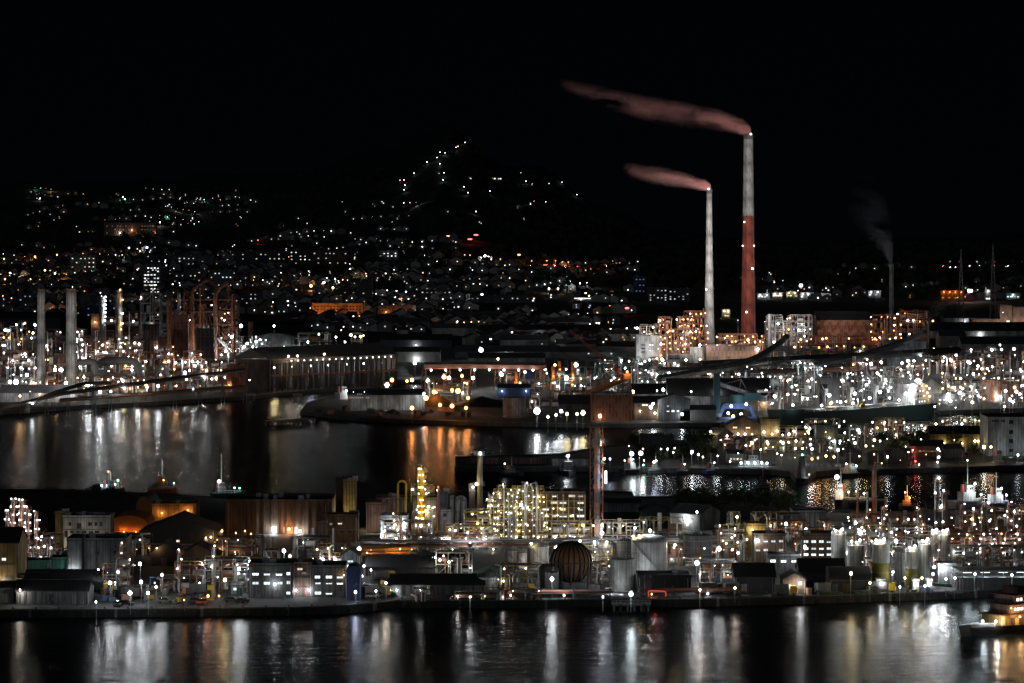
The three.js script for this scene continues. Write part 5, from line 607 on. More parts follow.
boat('lamp_trawler', 'trawler with two blazing floodlights on its rigging', 'boat', [622, 474], [640, 473], { hull: M.hullBlack, deck: 2, beam: 6, houseLen: 0.3, houseH: 2.4, mast: 4, lights: [[-0.2, 6.6, 'cool', 520, 0.85], [0.3, 6.6, 'white', 520, 0.85], [-0.2, 4.2, 'cool', 90, 0.4], [0.45, 1.6, 'green', 30, 0.3]] });
boat('bow_on_launch', 'dark launch with one white mast lamp in front of the breakwater', 'boat', [567, 470], [569, 477], { hull: M.hullBlack, deck: 1.8, beam: 7, house: 0.05, houseLen: 0.25, houseH: 2, mast: 3, lights: [[0.1, 6, 'white', 260, 0.5, 0]] });
boat('dark_tug', 'dark tug lying below the white cold store', 'tug', [958, 468], [974, 468], { deck: 2, beam: 6, houseLen: 0.4, houseH: 2.8, white: M.grey, mast: 6 });
boat('second_dark_tug', 'dark tug with a pale deckhouse right of the other one below the cold store', 'tug', [991, 467], [1006, 467], { deck: 2, beam: 6, houseLen: 0.5, houseH: 3, white: M.grey, mast: 7 });
lamps([[692, 452, 1.4], [643, 449, 0.5, 'amber'], [661, 449, 0.6], [654, 462, 0.8, 'blue'], [610, 459, 0.8, 'blue'], [703, 457, 0.6, 'warm'], [752, 443, 1.8], [727, 436, 0.8]], 'white', 150, 0.45, 6, '% lamp post among the dark trees left of the dark-gabled terminal', 'lamps at the left of the peninsula');
lamps([[812, 449, 2], [838, 450, 1.3], [855, 443, 1], [866, 446, 0.7, 'yellow'], [783, 443, 1, 'warm'], [796, 441, 1.2, 'yellow'], [789, 434, 0.8, 'warm'], [806, 428, 0.8], [768, 444, 1, 'yellow'], [830, 438, 0.7, 'yellow'], [826, 456, 1, 'amber'], [818, 458, 1.2, 'amber'], [812, 459, 0.9, 'sodium'], [834, 457, 0.8, 'amber'], [801, 458, 0.6, 'red'], [938, 449, 1.2, 'warm'], [975, 441, 0.7, 'yellow'], [880, 441, 0.5], [884, 424, 0.7, 'amber'], [946, 427, 0.9, 'yellow'], [962, 424, 0.7], [936, 424, 1, 'yellow'], [956, 432, 0.6], [925, 428, 0.6, 'warm'], [972, 427, 0.6, 'yellow'], [908, 441, 0.5, 'yellow']], 'white', 150, 0.45, 6, '% lamp post in the yards between the terminal and the cold store', 'lamps in the peninsula yards');
for (let i = 0; i < 40; i++) { const r = rnd(), px = r < 0.5 ? rr(632, 722) : rr(805, 985); tree(P(px, rr(r < 0.5 ? 446 : 443, 461)), rr(4.5, 9), r < 0.5 ? 'dark round tree at the left of the middle peninsula' : 'dark round tree between the yards of the middle peninsula', r < 0.5 ? 'trees at the left of the peninsula' : 'trees between the peninsula yards'); }
for (const [x0, x1, yt, yb, l] of [[676, 690, 446, 455, 'small dark hut among the peninsula trees, nearest the dim block'], [694, 708, 447, 457, 'small dark hut among the peninsula trees with a pale wall'], [846, 862, 452, 462, 'small dark quay hut above the pilot boat'], [868, 884, 455, 464, 'small pale quay hut right of the pilot boat'], [886, 904, 452, 463, 'low dark quay hut left of the red-lit shed']]) building('quay_hut', l, 'hut', [x0, x1, yt, yb], 7, { wall: pick([M.dark, M.grey]), roof: M.roof, type: 'front', rise: 1.6 });

for (const [l, r4, o] of [['warm-lit frame in front of the dark-gabled terminal', [724, 762, 438, 450], { hues: ['warm', 'amber', 'white'], frame: M.frameRust }], ['warm-lit frame in front of the orange-lit store', [764, 800, 440, 452], { hues: ['yellow', 'warm', 'white'], frame: M.frameYellow }], ['white-lit frame right of the dark depot on the peninsula', [806, 840, 440, 453], { hues: ['white', 'yellow'], frame: M.frame }], ['yellow-lit frame left of the long dark hall', [896, 930, 424, 442], { hues: ['yellow', 'white', 'warm'], frame: M.framePale }], ['yellow-lit frame behind the long dark hall', [930, 986, 419, 432], { hues: ['yellow', 'white', 'yellow'], frame: M.frame }], ['dim frame at the water behind the dark depot', [806, 840, 420, 430], { hues: ['yellow', 'white'], frame: M.frame }]]) unit(l, r4, 9, { cd: 60, lr: 0.26, lamps: 0.7, ...o, rail: o.frame });

for (const [a, b, l, hl, lights] of [[[648, 473], [664, 473], 'small fishing boat right of the floodlit trawler', M.white, [[0, 4, 'white', 40, 0.3]]], [[676, 474], [690, 474], 'dark fishing boat moored left of the patrol vessel', M.hullBlack, [[0.1, 3, 'warm', 16, 0.25]]], [[704, 474], [718, 473], 'blue fishing boat moored just left of the patrol vessel', M.navy, [[0, 3.4, 'cool', 24, 0.28]]], [[870, 473], [886, 473], 'small dark workboat right of the pilot boat', M.hullBlack, [[0.2, 3, 'amber', 16, 0.25]]], [[906, 472], [924, 472], 'red workboat moored below the red-lit shed', M.hullRed, [[0, 3.4, 'red', 24, 0.3], [0.2, 2, 'warm', 12, 0.22]]], [[930, 472], [944, 472], 'small white launch left of the dark tugs', M.white, [[0, 3, 'white', 30, 0.28]]], [[500, 476], [524, 476], 'dark coaster moored at the breakwater', M.hullBlack, [[-0.3, 4, 'white', 20, 0.25]]], [[756, 488], [770, 487], 'tiny pale motorboat in the middle channel', M.white, []]]) boat('fishing_boat', l, 'boat', a, b, { hull: hl, deck: 1.3, beam: 4, houseLen: 0.4, houseH: 1.8, mast: 4, white: M.grey, lights });
{ const l = []; for (let i = 0; i < 44; i++) l.push([rr(716, 985), rr(424, 462), 0.12 + 0.9 * Math.pow(rnd(), 2), pick(['white', 'yellow', 'warm', 'amber', 'white'])]); for (let i = 0; i < 10; i++) l.push([rr(600, 716), rr(446, 466), 0.1 + 0.5 * Math.pow(rnd(), 2), pick(['white', 'warm', 'cool'])]); lamps(l, 'white', 110, 0.42, 5, '% small lamp in the yards of the middle peninsula', 'small lamps of the peninsula'); }

// ================================================================ FAR SHORE: steelworks at left
DIM = 0.68;
const FAR = { name: 'floodlight_mast', category: 'floodlight mast' };
// narrow-beam floodlights on stands, each aimed at a tall stack
function uplight(label, px, py, tgt, H, f, cd, h = 8, angle = 0.42) { const at = P(px, py), t = thing('chimney_floodlight', label, 'floodlight', at); box('stand', M.frame, t, 0.3, h, 0.3, 0, h / 2, 0); box('housing', M.frame, t, 1.4, 1.1, 1, 0, h + 0.5, 0.3); part('lamp_lens', BALL0, glow('white', 10), t, 0, h + 0.9, -0.6, 0.35, 0.35, 0.35); const sp = new THREE.SpotLight(new THREE.Color().setRGB(1, 0.95, 0.92), cd, 0, angle, 0.6); sp.name = 'lamp'; sp.position.set(0, h + 1.4, -1.2); sp.castShadow = true; sp.target.position.set(tgt.x, LAND + H * f, tgt.z); scene.add(sp.target); t.add(sp); nLights++; }
const greyStacks = []; for (const [l, x, w, yt, yb] of [['narrower of the two pale grey stacks on the left shore', 40.5, 8.6, 289, 391], ['wider of the two pale grey stacks on the left shore', 70.5, 11, 289, 393]]) greyStacks.push(stack('grey_stack', l, x, w, w * 0.93, yt, yb, { bands: [[0.965, M.pale], [1, M.frameRust]], galleries: [0.47, 0.97] }));
uplight('floodlight added on the shore to brighten the narrower grey stack', 30, 408, greyStacks[0].t.position, greyStacks[0].H, 0.5, 15000, 8, 0.6); uplight('floodlight added on the shore to brighten the wider grey stack', 84, 405, greyStacks[1].t.position, greyStacks[1].H, 0.5, 15000, 8, 0.6);  // unseen shore floodlights, added to brighten the grey stacks
stack('lamp_stack', 'small pale stack hung with white lamps behind the two grey stacks', 102, 6, 5.4, 297, 352, { mat: M.pale, galleries: [0.5, 0.95], beacons: [1, 0.93, 0.86, 0.79, 0.72, 0.64, 0.57, 0.5].map((f, i) => [f, 0.6, 'white', 0.7, i % 2 ? 0 : 120]) });
stack('stair_stack', 'pale stack with an orange-lit stair left of the hoist tower', 118.5, 7.6, 7, 291, 350, { mat: M.pale, galleries: [0.6, 0.98], beacons: [[1.02, 1.2, 'amber', 0.8, 200], [0.85, 0.5, 'amber', 0.7, 160], [0.62, 0.7, 'white', 0.8, 200], [0.45, 0.6, 'amber', 0.8, 200], [0.35, 1, 'amber', 0.7, 120]] });
building('rust_kiosk', 'small orange-lit block behind the left grey stacks', 'building', [91, 99, 315, 350], 8, { wall: M.pink, units: 0, lights: [[95, 322, 'amber', 200, 0.5]] });
unit('grey steel hoist tower with braced legs left of the blast furnace', [141, 160, 294, 362], 14, { name: 'hoist_tower', category: 'tower', frame: M.framePale, hues: ['white'], lamps: 0.12, bays: 2, levels: 7, ragged: 0, pipes: 3, rail: M.framePale, cd: 100, thick: 0.4 });
{ // blast furnace: rust frame, four big gas pipes and the uptakes that meet over it
  const yb = 372, q = P(200, yb), s = q.s, X = (px) => (px - 200) * s, Y = (py) => (yb - py) * s, t = thing('blast_furnace', 'rust red blast furnace frame with bent gas pipes on top', 'furnace', { x: q.x, y: LAND, z: q.z - 12 }, 0), W = 64 * s, D = 20, f = mb();
  for (const px of [168, 184, 200, 216, 232]) for (const z of [-D / 2, D / 2]) f.box(1.1, Y(px === 168 ? 300 : 286 + Math.abs(px - 205) * 0.3), 0.7, X(px), Y(px === 168 ? 300 : 286 + Math.abs(px - 205) * 0.3) / 2, z);
  for (const py of [300, 312, 325, 337, 348, 358]) for (const z of [-D / 2, D / 2]) f.box(W, 0.7, 0.6, 0, Y(py), z);
  for (const [a, b, c, d] of [[216, 348, 232, 325], [232, 348, 216, 325], [216, 325, 232, 312], [232, 325, 216, 312], [184, 337, 200, 312], [200, 337, 184, 312], [168, 325, 184, 312], [168, 348, 184, 337]]) f.bar(V(X(a), Y(b), D / 2), V(X(c), Y(d), D / 2), 0.45);
  for (let i = 0; i < 12; i++) { const px = 170 + i * 5.5, h = Y(i % 3 ? 318 : 305); f.box(0.4, h, 0.4, X(px), h / 2, D / 2 - (i % 3) * 5); f.bar(V(X(px), Y(358), D / 2), V(X(px + 5.5), Y(337), D / 2), 0.3); f.bar(V(X(px + 5.5), Y(337), D / 2), V(X(px), Y(312), D / 2), 0.3); }
  f.build('frame', M.frameRust, t);
  for (const py of [300, 312, 325, 337, 348]) mb().box(W * 0.8, 0.2, D * 0.8, W * 0.05, Y(py) + 0.5, 0).build('floor', M.frame, t);
  const g = (name, pts, r, m) => { const k = mb(), w = pts.map(([a, b, z]) => V(X(a), Y(b), z)); w.forEach((p, i) => { if (i) k.tube(w[i - 1], p, r * s, 12); k.put(UBALLS, p.x, p.y, p.z, r * s, r * s, r * s); }); k.build(name, m === M.rustPipe ? M.rustDark : m, t); };
  g('gas_pipe', [[179, 372, 11], [179, 330, 11], [179, 294, 11]], 1.6, M.pale); g('gas_pipe', [[192, 372, 11], [192, 330, 11], [192, 292, 11], [195, 288, 10], [205, 281, 6], [209, 280, 2]], 2.2, M.rustPipe); g('gas_pipe', [[215.5, 372, 11.5], [215.5, 330, 11.5], [215.5, 293, 11.5], [219, 288, 10], [225, 283, 6], [227, 286, 4], [227, 300, 4]], 2.3, M.rustPipe); g('gas_pipe', [[206, 372, 12], [206, 345, 12], [206, 326, 12]], 3, M.pale); g('gas_pipe', [[218, 338, 12], [226, 346, 12], [229, 352, 12], [229, 372, 12]], 1.7, M.pale); g('gas_pipe', [[209, 281, 0], [216, 288, -2], [216, 320, -4]], 2, M.rustPipe); g('gas_pipe', [[186, 372, 9], [186, 335, 9], [186, 318, 9]], 1.1, M.rustPipe);
  part('furnace_shell', new THREE.LatheGeometry([[6, 0], [7.5, 8], [7.5, 14], [5, 34], [3.2, 38], [3.2, 46]].map(([x, y]) => new THREE.Vector2(x, y)), 24), M.rustPipe, t, X(200), 0, -1);
  for (const px of [179, 192, 206, 215.5]) for (const py of [312, 337, 355]) if (py > 326 || px !== 206) part('flange', ucyl(16), M.frame, t, X(px), Y(py), px === 206 ? 12 : 11.2, 2.7 * s, 0.5, 2.7 * s);
  for (const [px, py, hue, cd, r] of [[206, 359, 'white', 900, 1.3], [215.5, 361, 'white', 900, 1.3], [226, 351, 'white', 500, 0.9], [176, 355, 'cool', 300, 1], [200, 340, 'amber', 200, 0.6], [184, 346, 'yellow', 160, 0.6], [232, 337, 'white', 400, 0.9], [198, 330, 'warm', 60, 0.4], [212, 305, 'warm', 24, 0.35], [222, 318, 'warm', 24, 0.35], [190, 320, 'warm', 24, 0.35]]) fix(t, X(px), Y(py), D / 2 + 5, hue, r, cd, 20);
}
const duct = (label, pts, r, m) => { const w = pts.map(([x, y, h, dz = 0]) => { const q = P(x, y, LAND + h); return V(q.x, q.y, q.z + dz); }), c = w[0].clone(); c.y = LAND; const t = thing('gas_duct', label, 'duct', c), l = w.map((v) => v.sub(c)); mesh('duct', tubeGeo(l, r, 60, 14), m, t); for (let i = 0; i < 4; i++) { const p = new THREE.CatmullRomCurve3(l, false, 'catmullrom', 0.25).getPointAt((i + 0.5) / 4); if (p.y > 2.5) box('support', M.frame, t, 0.6, p.y, 0.6, p.x, p.y / 2, p.z); } };
{ const z = (x, yb, yt, dz) => { const q = P(x, yb), w = (yb - yt) * q.s; return [x, YH + F * (EYE - LAND - w) / -q.z, w]; };
  duct('white gas duct bent over like a gate beside the wider grey stack', [z(76, 391, 384), z(76, 391, 366), z(78, 391, 362), z(92, 391, 362), z(95, 391, 366), z(96, 391, 376), z(100, 391, 380), z(116, 391, 380)], 1.9, M.white);
  duct('long white gas duct sloping down towards the blast furnace', [z(98, 389, 366), z(104, 389, 361), z(132, 389, 361), z(137, 389, 366), z(142, 389, 378), z(146, 389, 388)], 2.3, M.white);
  duct('white duct with an arched head under the hoist tower', [z(149, 389, 386), z(155, 389, 376), z(161, 389, 366), z(165, 389, 366), z(167, 389, 374), z(167, 389, 388)], 1.5, M.pale);
  duct('grey slanting duct leaving the foot of the hoist tower', [z(128, 370, 349), z(138, 370, 343), z(146, 370, 338), z(147, 370, 330)], 1.5, M.pale); }
for (const [l, r4, o] of [
  ['white-lit plant at the left edge of the steelworks', [-6, 36, 352, 388], { hues: ['white', 'cool', 'white'], frame: M.frameRust }], ['low rust plant between the two grey stacks', [44, 66, 357, 390], { hues: ['white', 'amber'], frame: M.frameRust }], ['wide rust plant behind the white gate-like duct', [76, 142, 342, 372], { hues: ['warm', 'white', 'amber'], frame: M.frameRust }], ['rust casting plant at the foot of the hoist tower', [138, 172, 346, 380], { hues: ['amber', 'white', 'warm'], frame: M.frameRust }], ['long rust casting plant in front of the blast furnace', [166, 236, 352, 384], { hues: ['amber', 'white', 'warm'], frame: M.frameRust }], ['dim grey plant with white lamps left behind the two stacks', [-4, 34, 322, 350], { hues: ['white', 'amber'], frame: M.frame, lamps: 0.4 }], ['dim plant behind the small lamp-hung stack', [44, 100, 330, 358], { hues: ['white', 'warm'], frame: M.frameRust, lamps: 0.35 }], ['grey plant with cold lamps right behind the blast furnace', [232, 262, 338, 368], { hues: ['white', 'cool'], frame: M.framePale }], ['low yellow-lit plant on the shore below the white ducts', [100, 165, 378, 394], { hues: ['yellow', 'white', 'amber'], frame: M.frameRust }]])
  unit(l, r4, 16, { lamps: 0.6, cd: 200, lr: 0.3, ...o, rail: o.frame });
for (const [l, r4, o] of [['dark braced tower left of the blast furnace', [161, 172, 300, 364], { frame: M.frame, bays: 1 }], ['dark braced tower right behind the blast furnace', [222, 238, 304, 362], { frame: M.frameRust, bays: 2 }], ['second dark hoist frame left of the grey one', [124, 140, 312, 362], { frame: M.frameRust, bays: 2 }], ['dim tall frame between the small stacks', [104, 116, 318, 358], { frame: M.frameRust, bays: 1 }]]) unit(l, r4, 12, { ...o, lamps: 0.15, hues: ['white', 'warm'], cd: 120, lr: 0.24, rail: o.frame, ragged: 1, thick: 0.34 });
for (const [l, r4, o] of [['dense white-lit pipework on the shore below the left plant', [-4, 40, 380, 396], { frame: M.framePale }], ['dense pipework on the shore right of the wider grey stack', [76, 130, 376, 392], { frame: M.frameRust, hues: ['white', 'yellow', 'warm'] }], ['dense rust pipework on the shore below the blast furnace', [166, 232, 374, 392], { frame: M.frameRust, hues: ['white', 'amber', 'warm'] }], ['white-lit pipework behind the hoist tower', [120, 170, 330, 352], { frame: M.framePale }], ['white-lit pipework right of the blast furnace', [228, 300, 346, 362], { frame: M.framePale }]]) unit(l, r4, 12, { lamps: 0.6, cd: 150, lr: 0.24, hues: ['white', 'cool', 'white', 'warm'], ...o, rail: o.frame });
{ const l = []; for (let i = 0; i < 46; i++) l.push([rr(0, 262), rr(338, 392), 0.15 + 0.9 * Math.pow(rnd(), 2), pick(['white', 'white', 'cool', 'warm', 'amber'])]); lamps(l, 'white', 150, 0.62, 8, '% small mast lamp in the steelworks on the left shore', 'small lamps of the steelworks', FAR); }
for (const [l, r4, m] of [['tall dark clad furnace house left inside the blast furnace frames', [172, 188, 316, 374], M.rustDark], ['dark clad furnace house right inside the blast furnace frames', [196, 214, 330, 374], M.dark], ['dark clad hoist house under the grey hoist tower', [143, 158, 326, 364], M.dark], ['dark clad bunker house between hoist tower and blast furnace', [158, 170, 338, 370], M.rustDark], ['low dark casting hall at the foot of the blast furnace', [176, 234, 362, 378], M.dark]]) building('furnace_house', l, 'building', r4, 10, { wall: m, units: 2, pilasters: 4, pilasterMat: M.frameRust, belt: [0.3, 0.6, 0.85], beltMat: M.frameRust });
building('rust_bins', 'block of tall rust-red ore bins left of the ore shed', 'building', [227, 246, 366, 392], 14, { wall: M.rustPipe, units: 2, pilasters: 5, pilasterMat: M.frameRust });
building('shore_shed', 'long grey shore shed at the foot of the two grey stacks', 'shed', [0, 75, 393, 402], 14, { wall: M.grey, roof: M.dark, type: 'gable', rise: 4, lights: [[40, 394, 'yellow', 70, 0.4], [57, 395, 'amber', 60, 0.4]] });
building('dark_mill', 'long dark mill building behind the small stacks', 'mill', [-10, 60, 318, 330], 30, { wall: M.dark, roof: M.black, type: 'gable', rise: 5 });
stack('brick_stack', 'short brick-red stack between blast furnace and ore shed', 250.5, 5.4, 5, 322, 350, { mat: M.rustPipe });
lamps([[35, 325, 3, 'white'], [5.5, 330, 1], [102, 339, 1], [106, 353, 1.6], [128, 346, 1.2], [77, 342, 1], [16, 382, 2.6], [10, 382, 1.4], [100, 392, 2], [61, 370, 1.8], [55, 370, 1.3], [185, 373, 1.6], [234, 336, 1], [247, 344, 1.4], [253, 347, 1.4], [251, 366, 1], [260, 340, 0.8], [126, 338, 0.8], [4, 353, 0.7, 'warm'], [8, 368, 1], [27, 375, 1], [33, 333, 0.7, 'yellow'], [146, 385, 0.7, 'amber'], [176, 386, 0.8, 'amber'], [20, 396, 0.7, 'amber'], [132, 370, 0.8], [158, 352, 0.7, 'amber'], [48, 350, 0.6, 'warm'], [90, 356, 0.7, 'amber'], [113, 362, 0.8, 'white'], [195, 366, 0.9, 'white'], [222, 372, 0.8, 'warm'], [241, 355, 0.8], [66, 383, 0.9, 'white'], [84, 377, 0.7, 'yellow'], [123, 381, 0.8, 'yellow'], [88, 385, 1.2], [117, 386, 1.2], [138, 384, 1.1], [158, 386, 0.9]], 'white', 420, 0.75, 10, '% floodlight mast in the steelworks on the left shore', 'floodlights of the steelworks', FAR);  // masts near the white ducts, last in the list, are added to brighten them
lamp(241, 326, 24, 'cool', 1200, 1.5, 'big white sign lamp on a mast above the short brick-red stack', undefined, { k: 10 });
conveyor('dark conveyor climbing along the left shore towards the blast furnace', [[0, 410, 3], [60, 396, 8], [110, 389, 12], [175, 380, 16], [245, 371, 18]], { size: 1.2, mat: M.frame, lampStep: 60, cd: 160, lr: 0.5 });
conveyor('second dark conveyor crossing in front of the wider grey stack', [[28, 405, 4], [58, 393, 12], [86, 385, 17], [110, 384, 16]], { size: 1.1, mat: M.frame });
conveyor('rust conveyor along the shore under the ore bins', [[60, 402, 3], [150, 395, 4], [245, 388, 4]], { size: 1.3, mat: M.frameRust });
// ore shed
{ const a = P(250, 392), b = P(377, 385.5), L = Math.hypot(b.x - a.x, b.z - a.z), D = 34, t = thing('ore_shed', 'long black-roofed ore shed with a lit colonnade on the far quay', 'shed', { x: (a.x + b.x) / 2, y: LAND, z: (a.z + b.z) / 2 - D / 2 }, -Math.atan2(b.z - a.z, b.x - a.x)), h = 19;
  mb().slab(L, h * 0.96, 1, 0, 0, -D / 2 + 2).build('back_wall', M.grey, t); for (const k of [-1, 1]) mb().slab(0.8, h, D - 4, k * (L / 2 - 0.5), 0, 0).build('end_wall', M.brown, t);
  for (const k of [1, -1]) mb().put(UBOX, 0, h + 3.4, k * D * 0.25, L + 2, 0.5, D * 0.55, k * 0.38).build('roof', M.roofGrey, t);
  mb().box(L, 2.4, 0.8, 0, h - 0.6, D / 2).build('eave_beam', M.brown, t); mb().box(L, 1, 0.8, 0, h * 0.5, D / 2).build('middle_beam', M.frameRust, t);
  for (let i = 0; i <= 24; i++) box('column', i % 2 ? M.dark : M.brown, t, 1.3, h - 2, 1.1, -L / 2 + 1 + (L - 2) * i / 24, (h - 2) / 2, D / 2 - 0.2);
  for (let i = 0; i < 24; i++) if (i % 3) box('panel', pick([M.grey, M.dark, M.brown]), t, L / 24 * 0.8, h * 0.42, 0.3, -L / 2 + 1 + (L - 2) * (i + 0.5) / 24, h * 0.24, D / 2 - 1.6);
  for (let i = 0; i < 17; i++) fix(t, -L / 2 + 16 + i * (L - 22) / 16, h - 0.9, D / 2 + 0.9, 'white', 0.4, i % 4 ? 0 : 16, 5);
  for (let i = 0; i < 7; i++) fix(t, -L / 2 + 8 + i * (L - 16) / 6, h * 0.74, D / 2 - 6, i < 2 ? 'yellow' : pick(['blue', 'cool', 'white']), 0.6, i < 2 ? 600 : 300, 10);
  for (const [x, y] of [[0.06, 2], [0.13, 2], [0.34, 2.4]]) fix(t, -L / 2 + L * x + 6, h + y, D / 2 + 2, 'warm', 0.6, 160, 12); }
unit('lit stacker machinery rising behind the ore shed roof', [298, 362, 334, 380], 12, { hues: ['white', 'white', 'yellow'], frame: M.framePale, lamps: 0.35, cd: 420, ragged: 4, lr: 0.36, bays: 6 });
building('arched_ore_store', 'grey arched ore store behind the left end of the ore shed', 'store', [256, 292, 341, 352], 26, { wall: M.grey, roof: M.dark, type: 'barrel', rise: 6, lights: [[262, 344, 'white', 60, 0.5], [284, 346, 'white', 60, 0.5]] });
lamps([[319, 334, 1.4], [351, 335, 1.2, 'yellow'], [327, 339, 1], [336, 337, 0.8], [274, 326, 1], [290, 337, 0.8], [345, 342, 0.8], [308, 342, 1], [256, 337, 0.9], [297, 357, 1, 'warm'], [283, 359, 0.8, 'yellow'], [387, 385, 2], [392, 380, 1.4, 'sodium'], [407, 381, 1, 'sodium'], [412, 380, 1.2, 'amber'], [384, 352, 1], [415, 363, 1.6], [377, 356, 1, 'amber'], [428, 381, 1.8, 'warm'], [424, 394, 1]], 'white', 380, 0.8, 9, '% floodlight mast around the ore shed on the far quay', 'floodlights round the ore shed', FAR);
conveyor('slanted white ship loader boom at the right end of the ore shed', [[367, 346, 24], [374, 351, 20], [384, 358, 14]], { size: 1.6, mat: M.white, roof: M.frameYellow, name: 'ship_loader' });
building('red_loader_house', 'red loader house with a yellow lamp at the right end of the ore shed', 'building', [379, 391, 357, 373], 9, { wall: M.rustPipe, units: 2, lights: [[386, 353, 'yellow', 240, 0.6]] });
{ const q = P(396, 376), t = thing('ore_mound', 'dark round mound right of the red loader house', 'mound', q), g = new THREE.SphereGeometry(1, 24, 10, 0, 6.2832, 0, Math.PI / 2); part('heap', g, M.coal, t, 0, -0.2, 0, 9, 8, 9); part('apron', ucyl(24, 0.8), M.coal, t, 0, 0.5, 0, 12, 1, 12); }
// pier warehouse with white lettering
{ const b = building('pier_warehouse', 'long grey pier warehouse with tiny white lettering, standing out into the basin', 'warehouse', [347, 424, 395, 410], 18, { wall: M.sheetPale, roof: M.roof, type: 'gable', rise: 2.4, turn: 0.05 }); wash(b, 5, 'white', 18, 5); for (let i = 0; i < 5; i++) box('panel_joint', M.frame, b.t, 0.16, b.h, 0.12, -b.w / 2 + b.w * (i + 1) / 6, b.h / 2, b.D / 2 + 0.03); const [x0, y0] = b.local(349, 397.6); for (let i = 0; i < 10; i++) if (i !== 7) box('lettering', M.sign, b.t, 0.85, 0.95, 0.1, x0 + i * 1.15, y0, b.D / 2 + 0.08); for (let i = 0; i < 3; i++) box('lettering', M.sign, b.t, 0.7, 0.8, 0.1, x0 + 4.4 + i * 0.95, y0 + 1.7, b.D / 2 + 0.08); for (let i = 0; i < 2; i++) fix(b.t, x0 + 2 + i * 6, y0 + 3.2, b.D / 2 + 1, 'white', 0.22, 16, 5); }
{ const a = P(268, 424, 1), b = P(312, 421, 1), L = Math.hypot(b.x - a.x, b.z - a.z), t = thing('timber_jetty', 'dark timber jetty on piles at the left end of the pier', 'jetty', { x: (a.x + b.x) / 2, y: 0, z: (a.z + b.z) / 2 }, -Math.atan2(b.z - a.z, b.x - a.x)); box('deck', M.dark, t, L, 0.6, 6, 0, 2.4, 0); for (let i = 0; i < 11; i++) for (const z of [-2.4, 2.4]) part('pile', ucyl(8), M.dark, t, -L / 2 + 1 + (L - 2) * i / 10, 0.6, z, 0.4, 3.4, 0.4); box('cap_beam', M.dark, t, L, 0.4, 0.5, 0, 2, 2.9); }
for (const [x, y, l] of [[251, 401, 'left concrete mooring dolphin in front of the ore shed'], [297.5, 401, 'right concrete mooring dolphin in front of the ore shed']]) { const q = P(x, y, 0), t = thing('mooring_dolphin', l, 'dolphin', q); box('cap', M.concrete, t, 5, 1.2, 4, 0, 3.6, 0); for (const a of [-1, 1]) for (const z of [-1, 1]) part('pile', ucyl(10), M.dark, t, a * 1.7, 1.2, z * 1.2, 0.45, 4, 0.45); part('bollard', ucyl(10), M.frame, t, 0, 4.6, 0, 0.5, 0.8, 0.5); }
boat('barge', 'small workboat with lit cabin moored left of the pier warehouse', 'boat', [334, 403], [350, 402], { hull: M.hullRed, deck: 2, beam: 7, houseLen: 0.5, houseH: 4, lights: [[0, 5, 'cool', 120, 0.5], [0.2, 2, 'warm', 60, 0.4]] });
// lit roadway on pillars and the loading basin
conveyor('long gallery on orange-lit pillars carrying a row of lamps behind the basin', [[424, 369, 13], [480, 368.5, 13], [546, 369, 13]], { size: 2.6, mat: M.frameRust, step: 14, trestle: M.frameRust, lampStep: 9, lr: 0.6, cd: 90 });
lamps([[444, 377, 2.4, 'amber'], [462, 376, 1.6, 'sodium'], [473, 378, 2, 'cool'], [501, 374, 2.8, 'cool'], [449, 378, 1.2, 'cool'], [458, 391, 2, 'amber'], [468, 398, 1, 'sodium'], [434, 392, 1.2, 'sodium'], [452, 390, 1.2, 'sodium'], [426, 398, 2, 'sodium'], [440, 405, 2.2, 'sodium'], [452, 406, 1.8, 'sodium'], [412, 408, 1.8, 'sodium'], [466, 408, 1.6, 'sodium'], [481, 350, 2.6], [498, 359, 1, 'yellow'], [537, 411, 2.6], [545, 369, 1], [576, 365, 2.2], [566, 378, 2.4], [595, 361, 1], [601, 361, 0.8], [555, 365, 0.8, 'amber'], [525, 372, 0.9], [516, 366, 0.8], [520, 383, 0.8, 'amber'], [567, 414, 1.2, 'yellow'], [583, 413, 1.2, 'yellow'], [577, 414, 1], [556, 415, 0.8], [600, 416, 1.6, 'warm'], [548, 417, 0.8], [561, 411, 0.8]], 'white', 320, 0.8, 8, '% floodlight mast around the loading basin below the red boom', 'floodlights of the loading basin', FAR);
for (const [x, y0, y1, m, l] of [[553, 366, 386, M.orange, 'left of the three short orange stacks behind the basin'], [559.5, 361, 378, M.orange, 'middle thin one of the three short orange stacks'], [572.5, 362, 388, M.orange, 'right of the three short orange stacks behind the basin'], [516, 372, 388, M.orange, 'lone short orange stack by the blue shed']]) stack('orange_stack', l, x, 3.4, 3, y0, y1, { mat: m, beacons: [[0.5, 1.4, 'sodium', 0.5, 160], [0.15, 1.6, 'amber', 0.6, 200]] });
